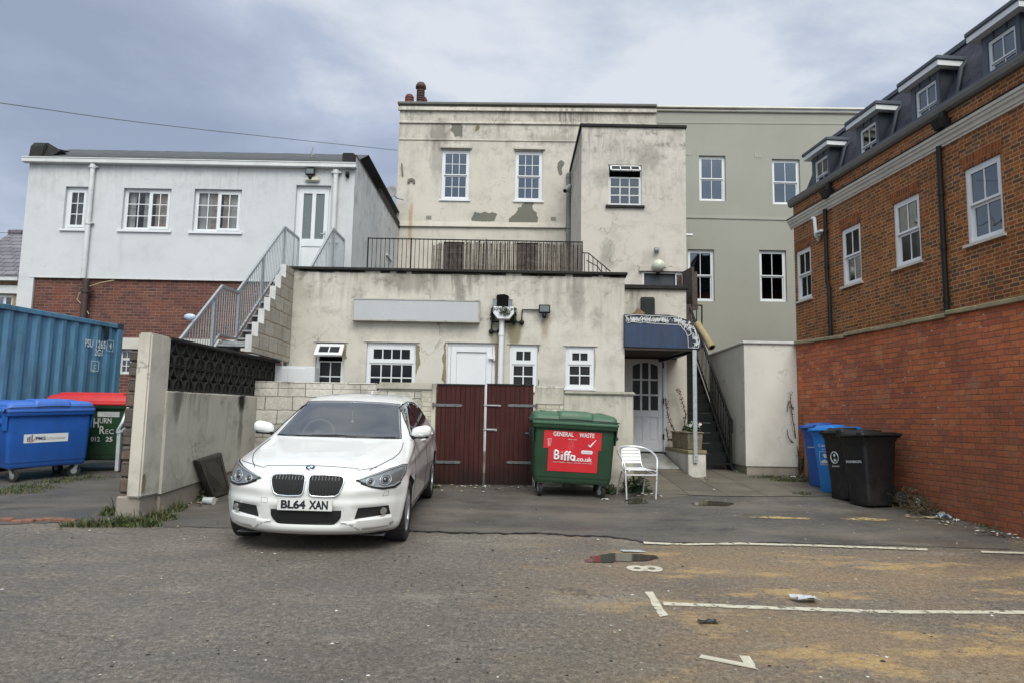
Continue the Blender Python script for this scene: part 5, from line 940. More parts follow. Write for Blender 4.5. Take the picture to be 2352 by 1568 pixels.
# ------------------------------------------------------------------ timber gates
def gate(x0, x1, side, label):
    a, c = FW.hit(x0, 1000)[0], FW.hit(x1, 1000)[0]; z0 = FW.hit((x0 + x1) / 2, 1113)[1]; z1 = FW.hit((x0 + x1) / 2, 881)[1]
    t_ = thing('timber_gate', label, 'gate', (a, 11.6, z0), group='pair of dark red timber gates'); mb = MB(); n = 10; w_ = (c - a) / n
    for i in range(n):
        j = rr.uniform(-.004, .004); q = rr.uniform(0, .015); mb.box(a + i * w_ + 0.003, a + (i + 1) * w_ - 0.003, 11.585 + j, 11.612, z0 + q, z1 - 0.03)
    mb.build('boards', m_gate, t_); mb = MB(); mb.box(a, c, 11.57, 11.63, z1 - 0.029, z1); mb.build('top_rail', m_cope, t_, bevel=0.006); mb = MB(); mb.box(a + .004, c - .004, 11.613, 11.618, z0 + 0.02, z1 - 0.03); mb.box(a + 0.01, c - 0.01, 11.6185, 11.65, z0 + 0.25, z0 + 0.37); mb.box(a + 0.01, c - 0.01, 11.6185, 11.65, z1 - 0.45, z1 - 0.33); mb.build('light_block_and_ledges', m_soot_shade, t_)  # dark sheet added to block light through board gaps, with two ledges
    for zh in (z0 + (z1 - z0) * 0.785, z0 + (z1 - z0) * 0.225):
        mb = MB(); xa, xb = (a - 0.05, a + 0.40) if side < 0 else (c + 0.05, c - 0.40); mb.prism([(xa, 11.578, zh - 0.022), (xa, 11.578, zh + 0.022), (xb, 11.578, zh + 0.022), (xb + 0.03 * (1 if side < 0 else -1), 11.578, zh), (xb, 11.578, zh - 0.022)], (0, -0.007, 0))
        for k in (0.12, 0.45, 0.8): mb.lathe([(0.012, 0), (0.009, 0.008), (0.001, 0.01)], c=(xa + (xb - xa) * k, 11.571, zh), seg=8, mx=M.Rotation(R(90), 3, 'X'))
        mb.cyl((xa, 11.56, zh - 0.04), (xa, 11.56, zh + 0.04), 0.016); mb.build('hinge', m_strap, t_)
    return t_, a, c, z0, z1
m_strap = plain('strap_iron', (0.13, 0.135, 0.14), .55, metal=.4, var=.25, vs=14)
m_gate, t, bs, o = newmat('dark_red_stain'); uv = t.uv(); gr = t.noise(t.map(uv, (26, 1.2, 1)), 1.0, 8, 0.65, 0.3); lg = t.noise(uv, 2.5, 8, 0.65); vz = t.n('SeparateXYZ', {0: uv}).outputs[1]
c = t.mix(t.rng(gr, 0.3, 0.7), (0.030, 0.009, 0.009), (0.068, 0.019, 0.017)); c = t.mix(t.m('MULTIPLY', t.rng(lg, 0.5, 0.7), 0.3), c, (0.085, 0.034, 0.028)); c = t.mix(t.m('MULTIPLY', t.rng(t.m('ADD', vz, t.m('MULTIPLY', lg, 0.5)), 1.32, 0.98), 0.85), c, (0.014, 0.009, 0.008))
c = t.mix(t.m('MULTIPLY', t.rng(t.noise(t.map(uv, (30, 3, 1), (5, 5, 0)), 1.0, 6, 0.7), 0.66, 0.74), 0.5), c, (0.22, 0.13, 0.11))
setb(t, bs, Base_Color=c, Roughness=0.7); bs.inputs['Specular IOR Level'].default_value = .2; bump(t, bs, gr, 0.4, 0.004)
t1, a, c, z0, z1 = gate(1001, 1111.5, -1, 'dark red stained timber gate leaf nearer the white car')
t2, a2, c2, z0, z1 = gate(1116, 1224, 1, 'dark red stained timber gate leaf with bolt nearer the green bin')
for zf, h, L in ((0.78, 0.03, 0.24), (0.54, 0.04, 0.18)):
    zh = z0 + (z1 - z0) * zf; mb = MB(); mb.box(a2 - 0.03, a2 + L, 11.57, 11.58, zh - h / 2, zh + h / 2); mb.cyl((a2 - 0.05, 11.562, zh), (a2 + L * .8, 11.562, zh), 0.009); mb.build('bolt', m_galvd, t2, bevel=0.004)
mb = MB(); mb.box(a - 0.08, a - 0.015, 11.58, 11.64, z0 - 0.1, z1 - 0.02); mb.build('gate_post', m_low, label='narrow pale gate post by the block wall pier', cat='gate post'); mb = MB(); mb.box(c2 + 0.02, c2 + 0.055, 11.58, 11.64, z0 - 0.1, z1 - 0.02); mb.build('gate_post', m_low, label='narrow pale gate post beside the green bin', cat='gate post')
mb = MB(); mb.box(a, c2, 11.55, 11.70, z0 - 0.12, z0 - 0.02); mb.build('threshold', m_plinth, label='low concrete sill under the dark red gates', cat='threshold')
# ------------------------------------------------------------------ galvanised stairs
XL_, XR_ = -5.6, -4.42; b = thing('steel_stairs', 'galvanised steel stairs with slatted railings up to the white upper door', 'stairs', (-5, 11, 0.6))
def rail_z(px, py, Y): return at(px, py, Y).z
path = [(10.4, 2.99 - 1.17), (11.9, 2.99), (13.4, 4.16), (14.15, 4.18), (16.8, 6.27), (17.95, 6.29)]     # rail heights along Y
def rz(y):
    for (ya, za), (yb, zb_) in zip(path, path[1:]):
        if ya <= y <= yb: return za + (zb_ - za) * (y - ya) / (yb - ya)
mb = MB()
for (ya, za), (yb, zb_) in zip(path, path[1:]): mb.bar((XL_, ya, za), (XL_, yb, zb_), 0.045, 0.055)
for y in (11.9, 13.1, 14.25, 15.5, 16.85, 17.95): mb.bar((XL_, y, rz(y)), (XL_, y, rz(y) - 1.12), 0.05, 0.07, up=(0, 1, 0))
y = 10.5
while y < 17.9: mb.cyl((XL_, y, rz(y) - 0.02), (XL_, y, rz(y) - 0.93), 0.009, seg=5, smooth=False); y += 0.105
for (ya, za), (yb, zb_) in zip(path, path[1:]): mb.bar((XL_, ya, za - 0.94), (XL_, yb, zb_ - 0.94), 0.04, 0.03)
Yh = 10.2; mb.bar(at(275, 985, Yh), at(269, 1080, Yh), 0.05, 0.04, up=(0, 1, 0)); mb.tube([V((XL_, 10.4, rz(10.4))), at(282, 968, Yh), at(272, 986, Yh), at(270, 991, Yh), at(273, 995, Yh), at(281, 990, Yh), at(288, 983, Yh)], 0.026)
mb.build('railing', m_galv, b, label='slatted steel railing on the open side')
mb = MB(); p2 = [(15.0, rz(15.0) - .03), (16.8, 6.25), (17.95, 6.27)]
for (ya, za), (yb, zb_) in zip(p2, p2[1:]): mb.bar((XR_, ya, za), (XR_, yb, zb_), 0.045, 0.055); mb.bar((XR_, ya, za - 0.94), (XR_, yb, zb_ - 0.94), 0.04, 0.03)
for y in (15.0, 16.85, 17.95): mb.bar((XR_, y, rz(y) - .02), (XR_, y, rz(y) - 1.12), 0.05, 0.07, up=(0, 1, 0))
y = 15.0
while y < 17.9: mb.cyl((XR_, y, rz(y) - 0.04), (XR_, y, rz(y) - 0.95), 0.009, seg=5, smooth=False); y += 0.105
mb.build('railing', m_galv, b, label='slatted steel railing on the house side')
for X in (XL_ + 0.05, XR_ - 0.0):
    mb = MB()
    for (ya, za), (yb, zb_) in zip(path, path[1:]): mb.bar((X, ya, za - 1.13), (X, yb, zb_ - 1.13), 0.012, 0.22)
    mb.build('stringer', m_galvd, b)
tr = None
def treads(y0, y1, z0, z1, n):
    global tr
    for i in range(n):
        y = y0 + (y1 - y0) * (i + 0.5) / n; z = z0 + (z1 - z0) * (i + 0.7) / n
        if tr is None:
            mb = MB(); mb.box(XL_ + 0.06, XR_ - 0.01, y - 0.12, y + 0.12, z - 0.035, z); tr = (mb.build('tread', m_galvd, b), y, z)
        else:
            c_ = tr[0].copy(); COL.objects.link(c_); c_.location = (0, y - tr[1], z - tr[2])
treads(10.2, 13.4, 2.99 - 2.59, 3.08, 14); treads(14.15, 16.8, 3.12, 5.2, 11)
for y0, y1, z in ((13.4, 14.2, 3.1), (16.8, 18.18, 5.3)): mb = MB(); mb.box(XL_ + 0.06, XR_ - 0.01, y0, y1, z - 0.05, z); mb.build('landing', m_galvd, b)
mb = MB(); 
for y, z in ((13.45, 3.05), (14.1, 3.05), (17.0, 5.25)):
    for X in (XL_ + 0.1, XR_ - 0.1): mb.bar((X, y, 0.5), (X, y, z), 0.08, 0.08, up=(0, 1, 0))
mb.build('support_post', m_galvd, b)
p = at(436, 728, 12.2); mb = MB(); mb.lathe([(0.001, -0.008), (0.10, -0.008), (0.10, 0.008), (0.001, 0.008)], seg=24, mx=M.Rotation(R(90), 3, 'X') @ M.Diagonal((1, 0.55, 1)).to_3x3()); mb.bm.transform(M.Translation(p)); mb.build('oval_plate', plain('pale_blue_plate', (0.42, 0.54, 0.66), 0.4), label='small oval pale blue plate fixed to the steel stair railing', cat='sign')
# ------------------------------------------------------------------ terrace railing and reed screen
FT2 = Fac((0, 14.8, 0), (1, 0, 0), (0, -1, 0)); zr = FE.hit(1050, 624)[1] - 0.06; b = thing('terrace_railing', 'thin black metal railing along the flat extension roof', 'railing', (-1, 14.8, zr))
ua, ub = FT2.hit(845, 575)[0], FT2.hit(1337, 575)[0]; vt = FT2.hit(1090, 551)[1]
mb = MB(); FT2.box(mb, ua, ub, vt - 0.02, vt, -0.015, 0.015); FT2.box(mb, ua, ub, zr + 0.08, zr + 0.095, -0.01, 0.01); mb.build('handrail', m_black, b)
mb = MB(); n = int((ub - ua) / 0.09)
for i in range(n + 1): u = ua + (ub - ua) * i / n; mb.cyl(FT2.pt(u, zr + 0.08, 0), FT2.pt(u, vt - 0.01, 0), 0.007, seg=5, smooth=False)
mb.build('balusters', m_black, b); mb = MB()
for x in (845, 944, 1117, 1337): u = FT2.hit(x, 575)[0]; FT2.box(mb, u - 0.014, u + 0.014, zr, vt + 0.01, -0.014, 0.014)
mb.build('posts', m_black, b)
mb = MB(); fl = lambda x, y: FT2.pt(*FT2.hit(x, y), 0); pl = [fl(1338, 581), fl(1352, 582), fl(1402, 624)]; mb.tube(pl, 0.012, seg=6); mb.tube([fl(1346, 598), fl(1372, 612), fl(1392, 640)], 0.01, seg=6)
for x in (1342, 1352, 1362, 1372, 1382, 1392): mb.tube([fl(x, 582 if x < 1354 else 582 + (x - 1352) * 0.84), fl(x, 640)], 0.009, seg=5)
mb.build('stair_rail', m_black, b)
Fq = Fac((0, 14.84, 0), (1, 0, 0), (0, -1, 0)); ra, rb = Fq.hit(993, 580)[0], Fq.hit(1335, 580)[0]; rt = Fq.hit(1160, 556)[1]; mb = MB(); r2 = random.Random(5)
m_reed = plain('dry_reed', (0.15, 0.118, 0.092), 0.9, var=0.6, vs=9, dirt=((0.05, 0.04, 0.035), 14, 0.48, 0.8))
u = ra
while u < rb:
    tl = r2.uniform(-.012, .012); h = rt + r2.uniform(-.06, .02) - (0.05 if u < ra + 0.7 else 0); w_ = r2.uniform(-.012, .012); s = r2.uniform(.0038, .0068); m_ = 0
    mb.tube([Fq.pt(u, zr + 0.06, w_), Fq.pt(u + tl * .4, (zr + h) / 2, w_ + tl * .3), Fq.pt(u + tl, h, w_)], s, seg=4); u += r2.uniform(.0055, .011) * (1.35 if u < ra + 0.75 else 1)
for v in (zr + 0.2, zr + 0.55, zr + 0.9): mb.tube([Fq.pt(ra, v, 0.012), Fq.pt(rb, v, 0.012)], 0.003, seg=4)
tag(mb.build('reed_screen', m_reed, recalc=False), 'faded brown reed screen tied behind the black terrace railing', 'screen')
# ------------------------------------------------------------------ canopy over the entrance
FA = Fac((0, 13.02, 0), (1, 0, 0), (0, -1, 0)); A5 = lambda x, y, w=0.0: FA.pt(*FA.hit(1342 + x * 0.175, 671.2 + y * 0.175, w), w)
b = thing('canopy', 'navy blue entrance canopy with rounded end covered in white graffiti', 'canopy', (2.8, 13.1, 2.5))
out = [(524, 290), (900, 292), (1100, 299), (1230, 318), (1320, 347), (1400, 400), (1470, 480), (1512, 570), (1535, 660), (1538, 748), (1440, 742), (524, 712)]
m_canv, t, bs, o = newmat('navy_canvas'); uv = t.uv(); c = t.mix(t.rng(t.noise(t.map(uv, (9, 0.8, 1)), 1, 7, 0.6), 0.35, 0.7), (0.019, 0.042, 0.105), (0.013, 0.024, 0.055)); c = t.mix(t.m('MULTIPLY', t.rng(t.noise(uv, 4, 8, 0.7), 0.55, 0.7), 0.4), c, (0.06, 0.075, 0.11)); setb(t, bs, Base_Color=c, Roughness=0.6); bump(t, bs, t.noise(uv, 90, 2), 0.2, 0.003)
m_navy = plain('dark_navy_canvas', (0.016, 0.022, 0.042), 0.6, var=0.3); m_soff = plain('brown_soffit', (0.045, 0.035, 0.026), 0.85, var=0.3)
mb = MB(); mb.prism([A5(*p) for p in out], (0, 1.86, 0)); mb.build('cover', m_navy, b)
inn = [(528, 412), (900, 418), (1270, 437), (1350, 522), (1362, 610), (1368, 738), (528, 711)]; mb = MB(); mb.prism([A5(*p, 0.001) for p in inn], FA.N * 0.006); mb.build('front_panel', m_canv, b)
mb = MB(); zz_ = A5(900, 722).z; mb.box(A5(530, 600).x + 0.01, A5(1430, 700).x, 13.06, 14.86, zz_ - 0.012, zz_ + 0.02); 
for y in (13.05, 14.84): mb.box(A5(530, 600).x + 0.01, A5(1500, 700).x, y - 0.02, y + 0.02, zz_ - 0.05, zz_ - 0.013)
mb.build('soffit', m_soff, b)
mb = MB(); r3 = random.Random(11); B6 = lambda x, y: FA.pt(*FA.hit(1400.2 + x * 0.1116, 583.4 + y * 0.1116, 0.012), 0.009)
def stroke(pts, r=0.009): mb.tube([B6(*p) for p in pts], r * .75, seg=5)
stroke([(315, 1275), (345, 1268), (420, 1262), (560, 1250), (760, 1268), (1000, 1278), (1200, 1292), (1420, 1292), (1560, 1340)], 0.008); stroke([(320, 1275), (350, 1310), (338, 1370), (370, 1418), (460, 1396), (560, 1405), (640, 1420), (700, 1402), (800, 1422), (1000, 1436), (1200, 1448), (1420, 1456), (1480, 1470)], 0.009)
stroke([(350, 1280), (400, 1380), (440, 1290), (470, 1380), (510, 1300), (490, 1375), (560, 1300), (570, 1375), (660, 1290), (690, 1330), (650, 1380)]); stroke([(680, 1300), (670, 1370), (735, 1295), (750, 1380), (800, 1285), (770, 1400), (840, 1300)])
stroke([(760, 1280), (800, 1420), (850, 1290), (835, 1400), (905, 1300), (870, 1390), (960, 1310), (900, 1400), (1000, 1330)], 0.01); stroke([(980, 1310), (1010, 1390), (1060, 1310), (1100, 1330), (1085, 1380), (1040, 1370), (1120, 1310)])
stroke([(1140, 1300), (1150, 1410), (1200, 1310), (1215, 1400), (1250, 1320), (1280, 1400), (1320, 1320), (1350, 1410), (1390, 1390), (1370, 1350)]); stroke([(1425, 1295), (1420, 1450)], 0.011); stroke([(1465, 1300), (1500, 1400), (1510, 1480)], 0.011)
for k in range(64):                           # dense zigzag over the band
    x = r3.uniform(345, 1440); y = 1290 + r3.uniform(0, 30) + (x - 345) * .02; stroke([(x, y), (x + r3.uniform(-10, 25), y + r3.uniform(50, 95)), (x + r3.uniform(15, 45), y + r3.uniform(0, 40)), (x + r3.uniform(20, 60), y + r3.uniform(50, 95))], .0075)
for _ in range(70):                           # scribble round the curved end
    f = r3.random(); a = f * 1.5; cx, cy = 528 + 0, 0
    ox = 1270 + 215 * math.sin(a) * 1.0 + r3.uniform(-45, 35); oy = 745 - 395 * math.cos(a) + r3.uniform(0, 75) + (0 if f < .6 else -40)
    ox = min(ox, 1250 + 265 * math.sin(min(1.57, max(0, math.acos(max(-1, min(1, (745 - oy) / 430)))))))
    pts = [(ox, oy)]
    for _k in range(3): pts.append((pts[-1][0] + r3.uniform(-28, 28), pts[-1][1] + r3.uniform(-30, 30)))
    pts = [(min(x, 1245 + 262 * math.sin(math.acos(max(-1, min(1, (748 - y) / 425))))), max(330, min(y, 735))) for x, y in pts]
    mb.tube([A5(x, y, 0.012) for x, y in pts], 0.007, seg=5)
mb.tube([A5(x, y, 0.012) for x, y in ((1262, 440), (1330, 515), (1358, 580), (1366, 725), (1440, 728), (1500, 725), (1512, 640), (1490, 560))], 0.007, seg=5)
mb.build('graffiti', plain('white_marker', (0.62, 0.64, 0.66), 0.6), b, label='white scribbled graffiti')
mb = MB(); p0, p1 = at(1594, 803, 12.97), at(1598.5, 1062, 12.97); p1.x = p0.x = (p0.x + p1.x) / 2; mb.bar(p0, p1, 0.075, 0.03, up=(0, 1, 0)); 
for k in (0.03, 0.1): mb.lathe([(0.016, 0), (0.013, 0.01), (0.001, 0.012)], c=p1 + V((0, -0.016, 0.02 + k)), seg=8, mx=M.Rotation(R(90), 3, 'X'))
mb.build('support_post', m_galv, b, bevel=0.004); mb = MB(); mb.bar((p0.x, 12.97, p0.z - 0.02), (p0.x - 0.25, 14.85, p0.z - 0.05), 0.05, 0.05); mb.build('side_arm', m_black, b)
c = A5(1580, 600); t_ = thing('carpet_roll', 'cream roll of carpet lying against the rounded canopy end', 'roll', c); mb = MB(); p, q = at(1602, 743, 13.62), at(1634, 796, 13.25); mb.cyl(p, q, 0.068, seg=16); mb.cyl(q + (p - q).normalized() * 0.12, q - (p - q).normalized() * 0.02, 0.074, seg=16); mb.build('roll', plain('cream_carpet', (0.31, 0.25, 0.135), 0.9, var=0.25, bumps=0.4), t_)
mb = MB(); mb.cyl(q - (p - q).normalized() * 0.021, q - (p - q).normalized() * 0.024, 0.045, seg=12); mb.build('core', m_dark, t_)
z_ = A5(700, 290).z; mb = MB(); p = at(1455, 719, 13.6); mb.hexa([(p.x - .11, 13.4, z_), (p.x + .09, 13.4, z_), (p.x + .09, 13.8, z_), (p.x - .11, 13.8, z_), (p.x - .03, 13.4, z_ + .09), (p.x + .0, 13.4, z_ + .09), (p.x + .03, 13.8, z_ + .07), (p.x - .05, 13.8, z_ + .07)]); mb.bar((p.x - .02, 13.38, z_ + .095), (p.x + .13, 13.38, z_ + .0), 0.2, 0.010, up=(0, 1, 0)); mb.build('cardboard', plain('cardboard', (0.20, 0.135, 0.07), 0.9), label='folded brown cardboard lying on top of the canopy', cat='cardboard')
# ------------------------------------------------------------------ black fire stairs
b = thing('fire_stairs', 'steep black iron fire stairs beside the entrance canopy', 'stairs', (4, 15, 0.8)); X0, X1 = 3.76, 4.36; YA, ZA, YB, ZB = 14.15, 0.92, 17.6, 4.0
f = lambda y: ZA + (ZB - ZA) * (y - YA) / (YB - YA)
m_iron = plain('black_iron', (0.010, 0.0105, 0.012), 0.55, var=0.3, vs=12, spec=0.25)
for X in (X0, X1): mb = MB(); mb.bar((X, YA - 0.1, f(YA - .1) - 0.1), (X, YB, ZB - 0.1), 0.012, 0.20); mb.build('stringer', m_iron, b)
tr2 = None; n = 15
for i in range(n):
    y, z = YA + (YB - YA) * i / n, ZA + (ZB - ZA) * i / n + 0.02
    if tr2 is None: mb = MB(); mb.box(X0 + .008, X1 - .008, y - 0.02, y + 0.22, z - 0.03, z); mb.box(X0 + .008, X1 - .008, y + 0.2, y + 0.215, z, z + .17); tr2 = (mb.build('tread', m_iron, b), y, z)  # dark uprights added behind treads, standing in for the shaded wall beyond
    else: c_ = tr2[0].copy(); COL.objects.link(c_); c_.location = (0, y - tr2[1], z - tr2[2])
mb = MB(); X = X1 + 0.02; mb.bar((X, YA, f(YA) + 0.9), (X, YB, ZB + 0.9), 0.045, 0.045); mb.bar((X, YA, f(YA) + 0.12), (X, YB, ZB + 0.12), 0.03, 0.03); mb.bar((X, YA, f(YA) - .15), (X, YA, f(YA) + 0.9), 0.05, 0.05, up=(0, 1, 0)); mb.box(X - .03, X + .04, YA - .04, YA + .04, f(YA) + .62, f(YA) + .9)
y = YA + 0.1
while y < YB: mb.cyl((X, y, f(y) + 0.12), (X, y, f(y) + 0.9), 0.01, seg=5, smooth=False); y += 0.11
mb.bar((X, YB, ZB + .9), (X, YB + 1.2, ZB + .9), .045, .045); mb.bar((X, YB + 1.2, ZB - .2), (X, YB + 1.2, ZB + .9), .045, .045, up=(0, 1, 0)); mb.build('railing', m_iron, b)
mb = MB(); mb.box(X0, X1 + 0.05, YB, YB + 1.25, ZB - 0.06, ZB); mb.bar((X1, YB, 0.8), (X1, YB, ZB), .07, .07, up=(0, 1, 0)); mb.bar((X0 + .1, YB, 0.8), (X0 + .1, YB, ZB), .07, .07, up=(0, 1, 0)); mb.build('landing', m_iron, b)
mb = MB(); q = lambda x, y: at(x, y, 16.3); mb.bar(q(1575, 700), q(1613, 702), 0.03, 0.03); mb.bar(q(1612, 703), q(1612, 800), 0.03, 0.03, up=(0, 1, 0)); mb.bar(q(1600, 702), q(1600, 800), 0.02, 0.02, up=(0, 1, 0)); mb.build('top_rail', m_iron, b)
t_ = thing('timber_screen', 'weathered dark timber screen with posts at the top of the fire stairs', 'fence', (3.9, 15.5, 3)); mb = MB(); p = lambda x, y, Y: at(x, y, Y)
a, c = p(1567, 625, 16.1), p(1589, 613, 15.25); a2, c2 = p(1567, 700, 16.1), p(1591, 712, 15.25); mb.prism([a, c, c2, a2], (0.05, 0.0, 0)); mb.build('panel', m_brnwood, t_)
for a, c, w1_, w2_, u_ in ((p(1579, 700, 15.2), p(1583, 800, 15.2), .14, .08, (0, 1, 0)), (p(1596, 625, 15.3), p(1597, 702, 15.3), .08, .08, (0, 1, 0)), (p(1560, 632, 16.2), p(1561, 690, 16.2), .12, .03, (0, 1, 0)), (p(1585, 711, 15.15), p(1602, 707, 15.15), .10, .08, (0, 0, 1))): mb = MB(); mb.bar(a, c, w1_, w2_, up=u_); mb.build('post', m_brnwood, t_)
# ------------------------------------------------------------------ planter wall, trough, plants
FP = lambda x, y, Y=13.0: at(x, y, Y); zt = FP(1600, 1033).z; xa, xb = FP(1581, 1060).x, FP(1622, 1060).x
b = thing('planter_wall', 'short cream rendered wall with stone coping beside the entrance ramp', 'wall', (3.4, 13.5, 0.7)); mb = MB(); mb.box(xa, xb, 13.0, 14.88, 0.55, zt - 0.07); mb.build('wall', m_store, b, bevel=0.012); mb = MB(); mb.box(xa - 0.01, xb + 0.015, 12.985, 14.88, zt - 0.069, zt); mb.build('coping', m_stone, b, bevel=0.012)
t_ = thing('stone_trough', 'sandy stone planting trough on the short cream wall', 'planter', (3.4, 13.6, zt)); za = zt + 0.002; zb_ = FP(1600, 991).z
def trough(y0, y1, dx):
    mb = MB(); w0, w1 = 0.03, 0.0; x0, x1 = xa + 0.02 + dx, xb - 0.02 + dx
    mb.hexa([(x0 + .02, y0 + .02, za), (x1 - .02, y0 + .02, za), (x1 - .02, y1 - .02, za), (x0 + .02, y1 - .02, za), (x0, y0, zb_ - .035), (x1, y0, zb_ - .035), (x1, y1, zb_ - .035), (x0, y1, zb_ - .035)]); mb.box(x0 - .015, x1 + .015, y0 - .015, y1 + .015, zb_ - .034, zb_); mb.build('trough', plain('sandstone', (0.22, 0.18, 0.12), 0.9, var=0.3, vs=8, bumps=0.6, bscale=25, dirt=((0.09, 0.075, 0.05), 6, 0.5, 0.6)), t_, bevel=0.012)
trough(13.12, 13.72, 0); trough(13.76, 14.4, -0.01)
m_leaf = plain('leaf_green', (0.050, 0.085, 0.028), 0.6, var=0.5, vs=25); m_leafd = plain('leaf_dark', (0.030, 0.050, 0.020), 0.6, var=0.5, vs=25); m_leafy = plain('leaf_yellowish', (0.105, 0.115, 0.035), 0.7, var=0.5, vs=25); m_redl = plain('leaf_dry_red', (0.10, 0.035, 0.025), 0.8, var=0.5, vs=25); m_petal = plain('white_petal', (0.62, 0.62, 0.58), 0.6); m_stem = plain('dry_stem', (0.07, 0.05, 0.035), 0.9); m_dry = plain('dry_straw', (0.14, 0.10, 0.055), 0.9, var=0.4, vs=25)
def plant(name, label, cat, c, rad, n, size, flat, mats, stems=6, kind=None, group=None, seed=0, spread=1.0):
    r_ = random.Random(seed); t_ = thing(name, label, cat, c, group=group); mb = MB()
    for k in range(n):
        d = V((r_.gauss(0, 1), r_.gauss(0, 1), abs(r_.gauss(0, 1)))); d = d.normalized() * r_.random() ** 0.5 * rad; p_ = V(c) + V((d.x * flat[0], d.y * flat[1], d.z * flat[2] + 0.01))
        a = V((r_.gauss(0, .6), r_.gauss(0, .6), 1)).normalized(); b_ = V((r_.gauss(0, 1), r_.gauss(0, 1), r_.gauss(0, .5))); b_ = (b_ - a * b_.dot(a)).normalized() * size * r_.uniform(.5, 1.2); c_ = a.cross(b_) * 0.42; mb.face([p_ - b_, p_ - c_ + a * size * .1, p_ + b_, p_ + c_ + a * size * .1], r_.choice(range(len(mats))))
    mb.build('foliage', mats, t_, recalc=False); mb = MB()
    for k in range(stems): q = V(c) + V((r_.uniform(-1, 1) * rad * flat[0] * .7, r_.uniform(-1, 1) * rad * flat[1] * .7, rad * flat[2] * r_.uniform(.5, .95))); mb.tube([V(c) + (q - V(c)) * V((1, 1, 0)).length * 0 + V((q.x - c[0], q.y - c[1], 0)) * .3, (V(c) + q) / 2, q], [0.006, 0.004, 0.002], seg=5)
    mb.build('stem', m_stem, t_); return t_
c = V((xa + 0.17, 13.42, zb_)); plant('pansy_plant', 'leafy plant with white flowers in the stone trough', 'plant', c, 0.30, 420, 0.035, (0.55, 1, 0.62), [m_leaf, m_leafd], 8, seed=2)
mb = MB(); r_ = random.Random(4)
for k in range(9):
    q = c + V((r_.uniform(-.12, .14), r_.uniform(-.25, .22), r_.uniform(.08, .19)))
    for a in range(5): an = a * 1.257 + k; mb.face([q, q + V((math.cos(an) * .025, math.sin(an) * .012 - .012, math.sin(an) * .025)), q + V((math.cos(an + .6) * .032, -.014, math.sin(an + .6) * .032)), q + V((math.cos(an + 1.2) * .025, -.012, math.sin(an + 1.2) * .025))])
mb.build('blossom', m_petal, bpy.data.objects['pansy_plant'], recalc=False)
t_ = thing('creeper', 'dry reddish creeper trailing on the lobby wall by the trough', 'plant', (3.3, 14.7, 1.1)); mb = MB(); lf = MB(); r_ = random.Random(9)
for pts in ([(1562, 1000), (1550, 990), (1537, 965), (1530, 930), (1529, 912)], [(1568, 1000), (1572, 975), (1575, 950), (1568, 925), (1562, 905), (1555, 890)], [(1545, 1008), (1535, 1010), (1530, 980)]):
    P_ = [at(x, y, 14.75) for x, y in pts]; mb.tube(P_, [0.012 - 0.002 * i for i in range(len(P_))], seg=5)
    for p_, q in zip(P_, P_[1:]):
        for k in range(14): leafblob(lf, p_.lerp(q, k / 14), 0.05, 3, 0.022, rr=r_)
mb.build('stem', m_stem, t_); lf.build('foliage', m_redl, t_, recalc=False)
# ------------------------------------------------------------------ shipping container
ca, cb_ = V((-8.62, 11.87, 0)), V((-8.04, 14.5, 0)); UC = (cb_ - ca).normalized(); NC = V((UC.y, -UC.x, 0)); Lc = 6.06; FC = Fac(cb_ - UC * Lc, UC, NC)
z0 = gz(-8.3, 13) + 0.06; z1 = at(279, 745, 14.5).z
b = thing('shipping_container', 'weathered blue corrugated shipping container with white numbers behind the bins', 'container', FC.pt(Lc / 2, z0, -1.2), mx=M((UC, -NC, V((0, 0, 1)))).transposed())
m_cont, t, bs, o = newmat('faded_container_blue'); uv = t.uv(); c = t.mix(t.rng(t.noise(uv, 1.2, 8, 0.65), 0.4, 0.65), (0.10, 0.26, 0.42), (0.075, 0.17, 0.25)); c = t.mix(t.m('MULTIPLY', t.rng(t.noise(t.map(uv, (7, 0.6, 1)), 1, 9, 0.7), 0.5, 0.68), 0.75), c, (0.055, 0.10, 0.10)); c = t.mix(t.m('MULTIPLY', t.rng(t.noise(uv, 16, 6, 0.75), 0.63, 0.7), 0.5), c, (0.25, 0.33, 0.40)); setb(t, bs, Base_Color=c, Roughness=0.38, Metallic=0.15); bump(t, bs, t.noise(uv, 7, 5), 0.25, 0.01)
mb = MB(); prof = []; u = 0.14; pit = 0.278
while u < Lc - 0.2: prof += [(u, 0.0), (u + 0.07, 0.0), (u + 0.138, -0.036), (u + 0.208, -0.036)]; u += pit
prof += [(Lc - 0.14, 0.0)]
for (ua, wa_), (ub, wb_) in zip(prof, prof[1:]):
    if ub > ua: mb.face([FC.pt(ua, z0 + 0.15, wa_ - 0.02), FC.pt(ub, z0 + 0.15, wb_ - 0.02), FC.pt(ub, z1 - 0.1, wb_ - 0.02), FC.pt(ua, z1 - 0.1, wa_ - 0.02)])
mb.build('side_panel', m_cont, b, recalc=False)
mb = MB(); FC.box(mb, 0.1, Lc - 0.1, z1 - 0.11, z1 - 0.02, -0.1, 0.003); FC.box(mb, 0.1, Lc - 0.1, z0, z0 + 0.16, -0.1, 0.003); FC.box(mb, 0.0, 0.15, z0, z1, -0.15, 0.001); FC.box(mb, Lc - 0.15, Lc, z0, z1, -0.15, 0.001); FC.box(mb, 0.0, Lc, z1 - 0.06, z1 - 0.021, -2.43, -0.101); FC.box(mb, Lc - 0.06, Lc - 0.001, z0, z1 - .07, -2.43, -0.16); FC.box(mb, 0.001, 0.06, z0, z1 - .07, -2.43, -0.16); FC.box(mb, 0, Lc, z0, z1 - .07, -2.44, -2.38); mb.build('frame', m_cont, b, bevel=0.008)
mb = MB()
